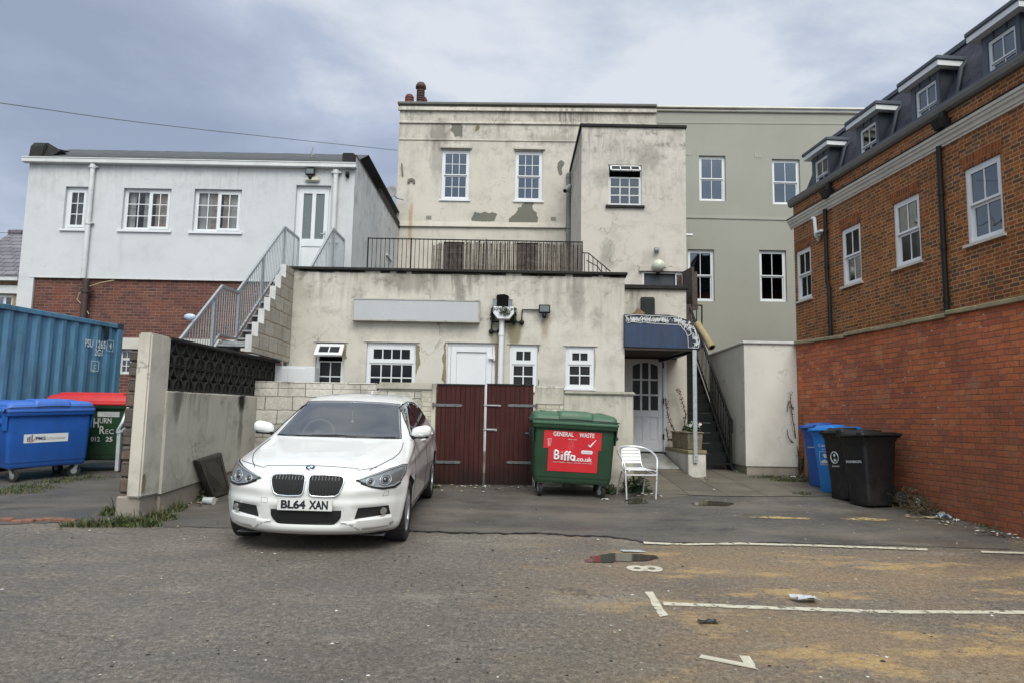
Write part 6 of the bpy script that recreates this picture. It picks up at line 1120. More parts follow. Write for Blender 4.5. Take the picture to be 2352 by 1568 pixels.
for u in (0, Lc - 0.18):
    for v in (z0, z1 - 0.12): FC.box(mb, u, u + 0.18, v, v + 0.121, -0.16, 0.008)
mb.build('corner_casting', plain('dark_casting', (0.03, 0.045, 0.05), 0.6), b, bevel=0.01)
mb = MB()
for s, x0, x1, y0, y1 in (('PSU', 195.5, 214, 779, 797), ('1265', 221, 242.5, 782, 800), ('4', 251, 256.5, 786, 801), ('2G1', 217.5, 235.5, 801, 817), ('C', 215.5, 220.5, 836, 846), ('01', 212.5, 218.5, 847, 855)): r_ = FC.rect(x0, y0, x1, y1, .004); fit_text(mb, s, r_[2] - r_[0], r_[3] - r_[1], M.Translation(FC.pt((r_[0] + r_[2]) / 2, (r_[1] + r_[3]) / 2, .004)) @ M((UC, V((0, 0, 1)), NC)).transposed().to_4x4(), bold=.02)
u, v = FC.hit(218, 840, 0.004)
for a_ in ((-.10, -.085, -.1, .1), (.085, .10, -.1, .1), (-.085, .085, -.1, -.088), (-.085, .085, .088, .1)): FC.quad(mb, u + a_[0], u + a_[1], v + a_[2], v + a_[3], 0.004)
u, v = FC.hit(253, 794, 0.004)
for a_ in ((-.09, -.08, -.11, .11), (.08, .09, -.11, .11), (-.08, .08, -.11, -.10), (-.08, .08, .10, .11)): FC.quad(mb, u + a_[0], u + a_[1], v + a_[2], v + a_[3], 0.004)
mb.build('lettering', plain('stencil_white', (0.55, 0.60, 0.62), 0.6, dirt=((0.12, 0.2, 0.27), 14, 0.56, 0.8)), b, recalc=False)
mb = MB(); u, v = FC.hit(246, 764, 0.01); FC.box(mb, u - 0.05, u + 0.05, v - 0.14, v + 0.1, -0.02, 0.012); mb.build('vent', m_lead2, b)
# ------------------------------------------------------------------ wheeled waste containers
def rrect(hx, hy, r, z, cy=0.0, n=4):
    pts = []
    for sx, sy, a0 in ((1, -1, -90), (1, 1, 0), (-1, 1, 90), (-1, -1, 180)):
        for i in range(n + 1):
            a = R(a0 + 90 * i / n); pts.append(V((sx * (hx - r) + r * math.cos(a), cy + sy * (hy - r) + r * math.sin(a), z)))
    return pts
def plastic(name, col, var=0.10):
    m, t, bs, o = newmat(name); uv = t.n('TexCoord').outputs['Object']; c = t.mix(t.rng(t.noise(uv, 2.5, 6, 0.6), 0.3, 0.7), tuple(x * (1 - var) for x in col), tuple(min(1, x * (1 + var)) for x in col))
    c = t.mix(t.m('MULTIPLY', t.rng(t.noise(t.map(uv, (6, 6, 0.7)), 1.0, 8, 0.7), 0.52, 0.72), 0.4), c, tuple(x * 0.6 + 0.012 for x in col)); c = t.mix(t.m('MULTIPLY', t.rng(t.noise(uv, 28, 5, 0.7), 0.62, 0.69), 0.4), c, (0.16, 0.15, 0.13)); c = t.mix(t.m('MULTIPLY', t.m('MULTIPLY', t.rng(t.n('SeparateXYZ', {0: uv}).outputs[2], .55, .1), t.rng(t.noise(uv, 4, 8, .7), .4, .65)), .25), c, (0.10, 0.092, 0.08))
    setb(t, bs, Base_Color=c, Roughness=t.rng(t.noise(uv, 5, 5), 0.3, 0.7, 0.36, 0.55)); bump(t, bs, t.noise(uv, 220, 2), 0.12, 0.002); bs.inputs['Specular IOR Level'].default_value = 0.35; return m
FRONT = M(((1, 0, 0, 0), (0, 0, -1, 0), (0, 1, 0, 0), (0, 0, 0, 1)))        # text plane x right, y up -> x, z facing -y
m_rub = plain('black_rubber', (0.014, 0.014, 0.015), 0.8, var=0.3, vs=20); m_blkpl = plain('black_plastic', (0.016, 0.017, 0.019), 0.5, var=0.25, vs=8)
def bin1100(name, label, loc, th, roll, m_body, m_lid, domed=True, tilt=3.2, cast=(10, -25, 30, 0), sc_=1.0):
    mx = M.Rotation(R(th), 3, 'Z') @ M.Rotation(R(tilt), 3, 'X') @ M.Rotation(R(roll), 3, 'Y') @ M.Scale(sc_, 3)
    t_ = thing(name, label, 'waste container', loc, mx=mx, group='large four wheeled waste containers')
    K = dict(parent=t_, world=False); mb = MB()
    mb.loft([rrect(.50, .33, .05, .205), rrect(.555, .385, .06, .215), rrect(.57, .40, .06, .27), rrect(.575, .405, .06, .30), rrect(.578, .41, .06, .305), rrect(.602, .445, .06, .98), rrect(.605, .45, .06, 1.015), rrect(.632, .49, .05, 1.025), rrect(.636, .495, .05, 1.075), rrect(.625, .485, .05, 1.078)])
    for i in range(8): x = -.5 + i / 7; mb.hexa([(x - .006, -.449, .99), (x + .006, -.449, .99), (x + .006, -.44, .99), (x - .006, -.44, .99), (x - .006, -.485, 1.03), (x + .006, -.485, 1.03), (x + .006, -.44, 1.03), (x - .006, -.44, 1.03)])
    for s in (-1, 1):
        mb.hexa([(s * .60, -.44, .80), (s * .625, -.38, .80), (s * .625, -.30, .80), (s * .60, -.30, .80), (s * .61, -.47, 1.03), (s * .636, -.42, 1.03), (s * .636, -.30, 1.03), (s * .61, -.30, 1.03)])
    body = mb.build('body', m_body, bevel=0.004, sharp=40, **K)
    mb = MB(); mb.loft([rrect(.642, .505, .05, 1.079), rrect(.645, .51, .05, 1.10), rrect(.642, .507, .05, 1.118), rrect(.632, .497, .05, 1.120), rrect(.63, .495, .05, 1.145), rrect(.62, .485, .06, 1.148), rrect(.615, .48, .07, 1.19), rrect(.58, .44, .10, 1.225), rrect(.45, .30, .12, 1.24)])
    if domed:
        mb.loft([rrect(.27, .24, .05, 1.12, -.262), rrect(.268, .235, .05, 1.20, -.262), rrect(.25, .215, .06, 1.262, -.25), rrect(.20, .15, .06, 1.272, -.22)])
        for s in (-1, 1): mb.box(s * .45 - .04, s * .45 + .04, -.1, .3, 1.22, 1.248)
    else:
        mb.loft([rrect(.50, .20, .05, 1.16, -.2), rrect(.48, .18, .05, 1.262, -.2)]); mb.box(-.62, .62, .1, .45, 1.2, 1.25)
    lid = mb.build('lid', m_lid, bevel=0.004, sharp=35, **K)
    if domed:
        mb = MB(); pts = [(-.655, -.50, 1.13), (-.60, -.513, 1.15), (-.28, -.513, 1.155), (-.15, -.515, 1.163), (0, -.515, 1.166), (.15, -.515, 1.163), (.28, -.513, 1.155), (.60, -.513, 1.15), (.645, -.50, 1.14)]; mb.tube(pts, .0075, seg=6); mb.tube([(-.655, -.5, 1.13), (-.665, -.45, 1.07)], .012, seg=6); mb.build('seal_strip', m_blkpl, lid, world=False)
    for s in (-1, 1):
        mb = MB(); mb.cyl((s * .60, -.02, .88), (s * .72, -.02, .88), .027, seg=12); mb.prism([(s * .605, -.12, .84), (s * .605, .08, .84), (s * .605, .09, .98), (s * .605, -.13, .98)], (s * .055, 0, 0)); mb.build('trunnion', m_blkpl, bevel=.01, **K)
    k = 0
    for sx in (-1, 1):
        for sy in (-1, 1):
            c = V((sx * .46, sy * .31, .10)); rm = M.Rotation(R(cast[k]), 3, 'Z'); k += 1; off = rm @ V((0, .035, 0)); mb = MB(); ax = rm @ V((1, 0, 0))
            mb.cyl(c + off - ax * .024, c + off + ax * .024, .1, seg=22); w_ = mb.build('wheel', m_rub, bevel=.008, **K); mb = MB(); mb.cyl(c + off - ax * .028, c + off + ax * .028, .045, seg=14); mb.build('hub', m_galvd, w_, world=False)
            mb = MB()
            for s in (-1, 1): mb.bar(c + off + ax * s * .036, c + ax * s * .036 + V((0, 0, .10)), .05, .005, up=ax)
            mb.bar(c + V((0, 0, .103)) - ax * .045, c + V((0, 0, .103)) + ax * .045, .08, .01); mb.build('castor_fork', m_galvd, **K)
    return t_, K
yf = lambda z: -(0.412 + (z - .305) * (0.033 / 0.675))
# general waste bin in front of the low wall
g_ = plastic('bin_green', (0.026, 0.066, 0.036)); gl_ = plastic('bin_green_lid', (0.055, 0.125, 0.075))
p = G(1310, 1143); gb, K = bin1100('waste_bin', 'green general waste bin with red stickers between the gates and the metal chair', V((p.x, p.y + 0.36, gz(0, p.y + .36) - 0.012)), 1.5, 2.2, g_, gl_)
m_stk = plain('red_sticker', (0.55, 0.020, 0.030), 0.4, var=0.05); m_wht = plain('sticker_white', (0.72, 0.72, 0.74), 0.5, var=0.03); m_pnk = plain('sticker_pink', (0.62, 0.22, 0.24), 0.5, var=0.03); m_gry = plain('sticker_grey', (0.30, 0.30, 0.34), 0.5)
SY = lambda x, z, e=0.004: V((x, yf(z) - e, z))
def sq(mb, x0, x1, z0, z1, e, mi=0): mb.face([SY(x0, z0, e), SY(x1, z0, e), SY(x1, z1, e), SY(x0, z1, e)], mi)
mb = MB(); sq(mb, -.456, .396, .722, .985, .006); st = mb.build('sticker', m_stk, label='red sticker reading GENERAL WASTE', **K)
mb = MB(); sq(mb, -.38, .352, .39, .722, .0075); st2 = mb.build('sticker', m_stk, label='red sticker with web address', **K)
al = M.Rotation(math.atan(0.049), 4, 'X')
mt = lambda x, z, e=0.010: M.Translation(SY(x, z, e)) @ al @ FRONT
mb = MB(); fit_text(mb, 'GENERAL', .298, .066, mt(-.170, .938), bold=.018); fit_text(mb, 'WASTE', .222, .066, mt(.175, .938), bold=.018); fit_text(mb, 'black sacks', .13, .016, mt(-.03, .868))
mb.tube([SY(.207, .80), SY(.232, .765), SY(.262, .81), SY(.318, .875)], [.009, .016, .013, .004], seg=6)
for pts in ([(-.40, .855), (-.345, .868), (-.335, .85), (-.39, .838), (-.40, .855)], [(-.393, .838), (-.385, .75), (-.352, .748), (-.345, .848)], [(-.38, .825), (-.374, .76)], [(-.365, .83), (-.365, .76)]): mb.tube([SY(*q) for q in pts], .0035, seg=5)
for pts in ([(-.075, .815), (-.085, .745), (-.07, .728), (-.012, .728), (-.002, .745), (-.012, .81), (-.045, .83), (-.075, .815)], [(-.055, .855), (-.04, .832), (-.01, .852)], [(-.045, .80), (-.06, .76), (-.04, .75)], [(-.03, .80), (-.03, .755)]): mb.tube([SY(*q) for q in pts], .003, seg=5, mi=1)
mb.build('lettering', [m_wht, m_pnk], st, world=False, recalc=False)
mb = MB(); 
B = [(-.312, .558, .032, .140), ]
# heavy rounded logo letters
def ltube(pts, r): mb.tube([SY(x, z, .012) for x, z in pts], r, seg=8)
ltube([(-.285, .690), (-.285, .570), (-.245, .570), (-.225, .585), (-.228, .615), (-.25, .630), (-.232, .650), (-.235, .678), (-.255, .690), (-.285, .690)], .0165); ltube([(-.285, .63), (-.25, .63)], .015)
ltube([(-.178, .562), (-.178, .640)], .0165); ltube([(-.178, .672), (-.178, .676)], .0175)
ltube([(-.130, .556), (-.130, .655), (-.115, .680), (-.095, .682)], .0165); ltube([(-.150, .642), (-.06, .638)], .012); ltube([(-.083, .556), (-.083, .655), (-.068, .678), (-.048, .680)], .0165)
ltube([(.008, .553), (.008, .625), (-.03, .630), (-.048, .60), (-.035, .566), (.0, .562)], .0165)
fit_text(mb, '.co.uk', .245, .066, mt(.150, .585, .012), bold=.03); fit_text(mb, 'Local / Reliable / Easy to deal with / Great Value', .575, .020, mt(-.01, .525, .012))
pl = [(.115, .665), (.265, .665), (.278, .69), (.265, .715), (.115, .715), (.102, .69)]; mb.face([SY(x, z, .0085) for x, z in pl]); fit_text(mb, 'Get a quote', .13, .022, mt(.19, .69, .0135), mi=1); mb.build('lettering', [m_wht, m_gry], st2, world=False, recalc=False)
# blue bin, far left
bl_ = plastic('bin_blue', (0.022, 0.110, 0.43)); p = G(103, 1100)
bb, K = bin1100('waste_bin', 'blue four wheeled bin with white name strip in front of the container', V((p.x - .26, p.y + .18, gz(0, p.y + .18))), 55, -2.6, bl_, plastic('bin_blue_lid', (0.050, 0.145, 0.50)), cast=(200, 30, 70, 20), tilt=1.8)
DX = -.17; SY0 = SY; SY = lambda x, z, e=.004: SY0(x + DX, z, e); mb = MB(); sq(mb, -.20, .43, .60, .735, .004); st = mb.build('sticker', plain('strip_white', (0.66, 0.68, 0.70), 0.4, var=0.04), **K); mb = MB(); fit_text(mb, 'PMG', .135, .055, mt(.035, .665, .007), bold=.03); fit_text(mb, 'Schoolwear', .28, .052, mt(.255, .665, .007), mi=1)
for i, (x, h) in enumerate(((-.145, .035), (-.118, .05), (-.088, .07))): mb.box(x + DX - .007, x + DX + .007, yf(.66) - .009, yf(.66) - .006, .635, .635 + h, 0); mb.lathe([(.009, 0), (.009, .003)], c=SY(x, .635 + h + .013, .007), seg=10, mx=M.Rotation(R(90), 3, 'X'), mi=0)
mb.tube([SY(x, z, .008) for x, z in ((-.16, .635), (-.10, .622), (-.06, .65), (-.035, .70))], [.003, .006, .006, .002], seg=5, mi=2)
mb.build('lettering', [plain('ink_navy', (0.02, 0.03, 0.09), 0.5), plain('ink_tan', (0.36, 0.33, 0.28), 0.5), plain('ink_orange', (0.5, 0.16, 0.03), 0.5)], st, world=False, recalc=False)
mb = MB(); mb.box(-.64, -.60, -.30, -.06, .90, .98); mb.build('side_handle', bl_, bevel=.01, **K)
SY = SY0
# green bin with red lid beside the pillar
p = G(196, 1083); rb_, K = bin1100('waste_bin', 'dark green four wheeled bin with red lid behind the rendered pillar', V((p.x, p.y + .36, p.z)), 9, -0.4, plastic('bin_dark_green', (0.016, 0.052, 0.024)), plastic('bin_red_lid', (0.48, 0.020, 0.024)), domed=False, cast=(40, 10, -20, 100), sc_=1.09)
mb = MB(); fit_text(mb, 'H', .08, .15, mt(.115, .80, .007), bold=.02); fit_text(mb, 'URN', .17, .085, mt(.25, .835, .007), bold=.01); fit_text(mb, 'R', .08, .13, mt(.205, .69, .007), bold=.02); fit_text(mb, 'EC', .12, .07, mt(.315, .665, .007)); fit_text(mb, '012', .13, .075, mt(.11, .545, .007), bold=.02); fit_text(mb, '25', .10, .075, mt(.31, .545, .007), bold=.02); sq(mb, .13, .45, .895, .975, .004, 0); fit_text(mb, 'Cardboard', .22, .035, mt(.33, .935, .008), mi=1); mb.build('lettering', [plain('print_grey', (0.48, 0.50, 0.48), 0.5), m_gry], rb_, world=False, recalc=False)
mb = MB(); mb.tube([(-.22, -.505, 1.03), (-.21, -.535, .97), (-.02, -.535, .97), (-.01, -.505, 1.03)], .014, seg=6); mb.build('handle', plastic('handle_green', (0.05, 0.13, 0.06)), rb_, world=False)
# wheelie bins along the red wall
def wheelie(label, corner, th, m_b, marks, lidm=None):
    mx = M.Rotation(R(th), 3, 'Z') @ M.Rotation(R(3.0 * math.sin(R(-th)) * -1), 3, 'Y') @ M.Rotation(R(3.0 * math.cos(R(th))), 3, 'X'); p = G(*corner) - mx @ V((.20, -.245, 0)); p.z = gz(p.x, p.y) + .012
    t_ = thing('wheelie_bin', label, 'wheelie bin', p, mx=mx, group='wheelie bins along the red brick wall'); K = dict(parent=t_, world=False); mb = MB()
    mb.loft([rrect(.18, .205, .04, 0.0, -.04), rrect(.195, .22, .045, .015, -.04), rrect(.20, .235, .05, .25, -.025), rrect(.232, .280, .05, .80, -.01), rrect(.236, .286, .05, .90, -.008), rrect(.25, .305, .04, .93, -.005), rrect(.254, .31, .04, .972, -.005)]); mb.hexa([(-.18, .19, .10), (.18, .19, .10), (.18, .29, .10), (-.18, .29, .10), (-.18, .2, .3), (.18, .2, .3), (.18, .24, .3), (-.18, .24, .3)]); mb.build('body', m_b, bevel=.003, sharp=40, **K)
    mb = MB(); mb.loft([rrect(.272, .335, .035, .974, -.008), rrect(.278, .342, .035, .985, -.008), rrect(.276, .34, .035, 1.002, -.008), rrect(.262, .325, .04, 1.006, -.008), rrect(.26, .323, .04, 1.022, -.008), rrect(.23, .29, .05, 1.036, 0), rrect(.1, .1, .05, 1.042, 0)]); mb.loft([rrect(.18, .17, .05, 1.03, -.13), rrect(.165, .15, .05, 1.066, -.12), rrect(.10, .08, .05, 1.072, -.1)])
    for s in (-1, 1): mb.box(s * .2 - .03, s * .2 + .03, -.36, -.30, .985, 1.03)
    mb.build('lid', lidm or m_b, bevel=.003, sharp=35, **K); mb = MB(); mb.cyl((-.24, .355, 1.01), (.24, .355, 1.01), .017, seg=10)
    for s in (-.23, 0, .23): mb.bar((s, .30, .96), (s, .36, 1.01), .05, .03)
    mb.build('handle', m_b, **K)
    for s in (-1, 1): mb = MB(); mb.cyl((s * .215, .255, .10), (s * .265, .255, .10), .10, seg=20); mb.build('wheel', m_rub, bevel=.01, **K)
    ff = lambda z: -.262 - .028 * (z - .25) / .55; tl = M.Rotation(math.atan(.051), 4, 'X'); tx = lambda x, z: M.Translation((x, ff(z) - .006, z)) @ tl @ FRONT
    mb = MB(); marks(mb, tx, lambda x, z, e=.004: V((x, ff(z) - e, z)))
    if len(mb.bm.faces): mb.build('lettering', [plain('bin_print', (0.55, 0.56, 0.58), 0.5), m_b], t_, world=False, recalc=False)
    return t_
bk = plastic('bin_black', (0.006, 0.0065, 0.008)); b1 = plastic('bin_royal', (0.020, 0.085, 0.33)); b2 = plastic('bin_sky', (0.016, 0.165, 0.50))
def mk_text(mb, tx, P): fit_text(mb, 'Cleanaway', .22, .035, tx(0, .66), bold=.02)
def mk_sq(mb, tx, P):
    fit_text(mb, 'C recycle', .22, .06, tx(.0, .74), bold=.02); fit_text(mb, 'bin here', .12, .025, tx(.02, .69))
    for a, b_ in (((-.11, .44), (.11, .44)), ((.11, .44), (.11, .65)), ((.11, .65), (-.11, .65)), ((-.11, .65), (-.11, .44))): mb.bar(P(*a), P(*b_), .006, .004, up=(0, 1, 0))
    mb.face([P(-.09, .50), P(-.02, .525), P(.06, .495), P(.09, .51), P(.08, .47), P(-.09, .47)]); mb.face([P(-.05, .60), P(.0, .62), P(.06, .575), P(.085, .51), P(.05, .50), P(.02, .56), P(-.01, .545), P(-.03, .57)])
    fit_text(mb, 'Recycling', .17, .022, tx(0, .455))
def mk_ring(mb, tx, P):
    pts = [P(.085 * math.cos(a * math.pi / 12), .62 + .085 * math.sin(a * math.pi / 12), .006) for a in range(25)]; mb.tube(pts, .009, seg=6); mb.lathe([(.024, 0), (.024, .004)], c=P(0, .655, .004), mx=M.Rotation(R(90), 3, 'X')); mb.face([P(-.035, .565), P(.035, .565), P(.02, .605), P(-.02, .605)]); fit_text(mb, 'General', .16, .03, tx(0, .495), bold=.02)
def mk_name(mb, tx, P): fit_text(mb, 'BOURNEMOUTH', .30, .035, tx(0, .62), bold=.03)
wheelie('royal blue wheelie bin at the far end by the white store', (1893, 1123), -78, b1, mk_text); wheelie('light blue wheelie bin with square white sign facing the yard', (1930.5, 1137), -66, b2, mk_sq)
wheelie('black wheelie bin with round white ring mark next to the light blue bin', (1951, 1153), -77, bk, mk_ring); wheelie('black wheelie bin nearest the camera with a straight white name across its front', (1999, 1168), -75, bk, mk_name)
# ------------------------------------------------------------------ aluminium chair
pl_, pr_ = G(1434, 1149.5), G(1504, 1147); c = (pl_ + pr_) / 2; th = 11
t_ = thing('metal_chair', 'shiny aluminium slatted armchair standing alone right of the green bin', 'chair', c + V((-0.02, .2, 0.01)), mx=M.Rotation(R(th), 3, 'Z') @ M.Rotation(R(3.0), 3, 'X')); K = dict(parent=t_, world=False)
m_alu = plain('polished_aluminium', (0.80, 0.81, 0.83), 0.30, metal=0.6, var=0.05); m_alus = plain('brushed_aluminium', (0.80, 0.81, 0.83), 0.42, metal=0.4, var=0.05)
def smooth(pts, n=6):
    P_ = [V(p) for p in pts]; out_ = []
    for i in range(len(P_) - 1):
        a, b_, c_, d = P_[max(i - 1, 0)], P_[i], P_[i + 1], P_[min(i + 2, len(P_) - 1)]
        for k in range(n):
            q = k / n; out_.append(0.5 * ((2 * b_) + (c_ - a) * q + (2 * a - 5 * b_ + 4 * c_ - d) * q * q + (3 * b_ - a - 3 * c_ + d) * q ** 3))
    return out_ + [P_[-1]]
mb = MB(); mb.tube(smooth([(-.225, -.22, 0), (-.238, -.21, .25), (-.25, -.19, .48), (-.275, -.12, .60), (-.28, .02, .665), (-.23, .19, .72), (-.12, .265, .745), (0, .285, .75), (.12, .265, .745), (.23, .19, .72), (.28, .02, .665), (.275, -.12, .60), (.25, -.19, .48), (.238, -.21, .25), (.225, -.22, 0)]), .0135, seg=10); mb.build('arm_frame', m_alu, **K)
for s in (-1, 1): mb = MB(); mb.tube(smooth([(s * .21, .26, 0), (s * .20, .17, .25), (s * .195, .08, .41)]), .0125, seg=9); mb.build('leg', m_alu, **K)
for s in (-1, 1): mb = MB(); mb.tube(smooth([(s * .15, .275, .715), (s * .152, .24, .60), (s * .155, .19, .48), (s * .17, .12, .435), (s * .19, -.05, .43), (s * .20, -.215, .435), (s * .20, -.24, .425)]), .010, seg=8); mb.build('side_rail', m_alu, **K)
mb = MB()
for k in range(5): z = .50 + k * .048; y = .195 + (z - .48) * .36; mb.hexa([(-.15, y - .006, z), (.15, y - .006, z), (.15, y, z), (-.15, y, z), (-.15, y + .008, z + .040), (.15, y + .008, z + .040), (.15, y + .014, z + .040), (-.15, y + .014, z + .040)])
mb.build('backrest', m_alus, bevel=.003, **K); mb = MB()
for k in range(7): y = -.22 + k * .052; mb.box(-.19 + k * .004, .19 - k * .004, y, y + .043, .440 - .012 * math.sin(k / 6 * math.pi), .448 - .012 * math.sin(k / 6 * math.pi))
mb.build('seat', m_alus, bevel=.003, **K); mb = MB(); mb.tube([(-.245, -.205, .37), (.245, -.205, .37)], .010, seg=8); mb.tube([(-.19, .09, .40), (.19, .09, .40)], .010, seg=8)
for s in (-1, 1): mb.tube([(s * .24, -.2, .37), (s * .195, .1, .40)], .010, seg=8)
mb.build('stretcher', m_alu, **K); mb = MB()
for x, y in ((-.225, -.22), (.225, -.22), (-.21, .26), (.21, .26)): mb.cyl((x, y, -.004), (x, y, .02), .016, seg=10)
mb.build('foot_cap', m_blkpl, **K)
# ------------------------------------------------------------------ dark cabinet panel leaning on the side wall
def onx(px, py, X): d = ray(px, py); return CAM + d * (X / d.x)
b0, b1_ = G(487, 1147, .01), G(530, 1133, .01); T0, T1 = onx(452, 1056, XS + .07), onx(509, 1038, XS + .06); nrm = (b1_ - b0).cross(T0 - b0).normalized(); nrm = nrm if nrm.x > 0 else -nrm
t_ = thing('cabinet_panel', 'dark brown panelled cabinet door leaning against the streaky side wall', 'panel', b0); m_dkw = plain('dark_wet_wood', (0.035, 0.029, 0.023), 0.55, var=0.5, vs=6, dirt=((0.09, 0.08, 0.06), 5, 0.55, 0.4))
mb = MB(); mb.prism([b0, b1_, T1, T0], -nrm * .06); mb.build('slab', m_dkw, t_, bevel=.006); mb = MB(); q = lambda u, v: (b0 * (1 - u) + b1_ * u) * (1 - v) + (T0 * (1 - u) + T1 * u) * v + nrm * .002
for (ua, va, ub_, vb_) in ((.04, .03, .96, .09), (.04, .91, .96, .97), (.04, .09, .14, .91), (.86, .09, .96, .91)): mb.prism([q(ua, va), q(ub_, va), q(ub_, vb_), q(ua, vb_)], nrm * .012)
for u, v in ((.22, .75), (.72, .8), (.25, .2), (.7, .25)): mb.prism([q(u, v), q(u + .08, v), q(u + .08, v + .06), q(u, v + .06)], nrm * .012)
mb.build('trim', m_dkw, t_, bevel=.003)
# ------------------------------------------------------------------ plants, litter, odds and ends
def grass(name, label, spots, n, h, mats, seed=1, wide=0.007, lean=.5):
    r_ = random.Random(seed); mb = MB()
    for (px, py, rx, ry, k) in spots:
        c = G(px, py)
        for _ in range(int(n * k)):
            a = r_.uniform(0, 6.283); d = r_.random() ** 0.6; x, y = c.x + math.cos(a) * rx * d, c.y + math.sin(a) * ry * d; z = gz(x, y); hh = h * r_.uniform(.25, 1.0) * (1.2 - .8 * d) * (1.9 if r_.random() < .08 else 1); w_ = wide * r_.uniform(.6, 1.5); an = r_.uniform(0, 6.283); lx, ly = r_.gauss(0, lean) * hh, r_.gauss(0, lean) * hh
            dx, dy = math.cos(an) * w_, math.sin(an) * w_; mi = r_.choice(range(len(mats)))
            mb.face([(x - dx, y - dy, z), (x + dx, y + dy, z), (x + lx * .5 + dx * .7, y + ly * .5 + dy * .7, z + hh * .65), (x + lx * .5 - dx * .7, y + ly * .5 - dy * .7, z + hh * .65)], mi); mb.face([(x + lx * .5 - dx * .7, y + ly * .5 - dy * .7, z + hh * .65), (x + lx * .5 + dx * .7, y + ly * .5 + dy * .7, z + hh * .65), (x + lx, y + ly, z + hh * .9)], mi)
    return tag(mb.build(name, mats, recalc=False), label, kind='stuff')
GM = [m_leaf, m_leafd, plain('grass_green', (0.075, 0.105, 0.030), .7, var=.5, vs=20), m_leafy, m_dry, m_leafd]
grass('grass', 'weedy grass tuft round the foot of the rendered pillar', [(262, 1180, .16, .16, 1.2), (285, 1204, .24, .10, 1), (320, 1206, .26, .12, 1.2), (365, 1192, .22, .16, .9), (400, 1172, .12, .3, .7), (235, 1208, .25, .06, .6), (430, 1150, .1, .3, .5), (190, 1209, .25, .04, .3)], 620, .13, GM, 3, .006)
grass('grass', 'thin grass along the container side', [(20, 1130, .5, .25, 1.2), (75, 1120, .4, .2, .8), (120, 1108, .35, .15, .5), (160, 1102, .3, .15, .3), (330, 1095, .3, .15, .4), (210, 1097, .4, .2, .3)], 480, .09, GM, 5, .005)
grass('grass', 'mossy weeds in front of the pale store', [(1770, 1098, .4, .25, 1), (1815, 1105, .35, .2, 1.3), (1845, 1098, .25, .3, 1.2), (1730, 1086, .4, .15, .6), (1690, 1078, .3, .1, .5), (1866, 1106, .2, .25, .8), (1843, 1136, .18, .05, .3)], 520, .08, GM, 8, .006)
grass('grass', 'tiny weeds along the red wall foot', [(2200, 1190, .1, .35, .5), (2270, 1212, .08, .3, .3), (1000, 1120, .12, .08, .5), (1450, 1130, .2, .1, .3), (2332, 1226, .08, .2, .2)], 380, .06, GM, 9, .008)
c = G(458, 1148); plant('weed', 'small dark nettle like weed beside the white cup by the side wall', 'weed', c, .16, 150, .035, (1, 1, 1.1), [m_leafd, m_leaf], 5, seed=3, group='weeds'); c = G(436, 1152); plant('weed', 'low leafy weed at the wall foot left of the cup', 'weed', c, .16, 110, .028, (1.1, .8, .6), [m_leafd, m_leaf], 4, seed=5, group='weeds')
c = G(1463, 1130); plant('weed', 'bushy dark green weed behind the metal chair', 'weed', c, .27, 420, .045, (.95, .6, 1), [m_leafd, m_leaf, m_leafd], 8, seed=6, group='weeds'); c = G(1398, 1133); plant('weed', 'leafy weed between the bin wheel and the metal chair', 'weed', c, .18, 170, .04, (.9, .7, .8), [m_leafd, m_leaf], 5, seed=7, group='weeds')
t_ = thing('clippings_heap', 'heap of dry brown clippings and ivy behind the black wheelie bin', 'garden waste', G(2080, 1165)); mb = MB(); lf = MB(); r_ = random.Random(21); hc = [(2060, 1162, .26, .22), (2095, 1168, .26, .30), (2120, 1180, .18, .2), (2040, 1160, .2, .14)]
for px, py, rad, h in hc:
    c = G(px, py)
    for _ in range(150):
        a = V((r_.gauss(0, 1), r_.gauss(0, 1), abs(r_.gauss(0, .8)))).normalized() * rad * r_.random() ** .5; a.z *= h / rad; p = c + a; d = V((r_.gauss(0, 1), r_.gauss(0, 1), r_.gauss(0, .6))) * .055; mb.tube([p, p + d * .6 + V((0, 0, .015)), p + d + V((r_.gauss(0, .02), r_.gauss(0, .02), 0))], .0028, seg=3, cap=False)
    leafblob(lf, c + V((0, 0, .05)), rad, 260, .03, (1, 1, h / rad), rr=r_)
mb.build('twigs', m_dry, t_, recalc=False); lf.build('foliage', [plain('dead_leaf', (0.055, 0.05, 0.028), .9, var=.5, vs=20)], t_, recalc=False)
t_ = thing('ivy', 'bare ivy stems climbing the corner beside the timber post', 'plant', (5.6, 13.4, .75)); mb = MB(); lf = MB(); r_ = random.Random(14)
for pts in ([(1838, 1085), (1842, 1060), (1848, 1040), (1852, 1010), (1846, 985), (1840, 950)], [(1835, 1080), (1834, 1040), (1828, 1020), (1825, 985), (1818, 945), (1815, 900)], [(1828, 1020), (1812, 1005), (1808, 985)], [(1822, 940), (1812, 920), (1808, 945)], [(1840, 1078), (1850, 1045), (1857, 1020)]):
    P_ = [FD.pt(*FD.hit(x, y, .03), .03) if x > 1826 else at(x, y, 13.44) for x, y in pts]; P2 = smooth(P_, 4); mb.tube(P2, [.013 * (1 - .6 * i / len(P2)) for i in range(len(P2))], seg=5)
    if pts[0][0] > 1834:
        for q in P2: leafblob(lf, q, .06, 5, .020, rr=r_)
mb.build('stem', m_stem, t_); lf.build('foliage', m_leafd, t_, recalc=False)
mb = MB(); p = FD.hit(1855, 1060, .05); q = FD.hit(1855, 969, .05); FD.box(mb, p[0] - .05, p[0] + .05, gz(5.5, 13), q[1], .01, .09); mb.build('timber_post', plain('tan_post', (0.18, 0.115, 0.06), .85, var=.3, vs=14), label='short brown timber post against the red wall by the ivy', cat='post', bevel=.008)
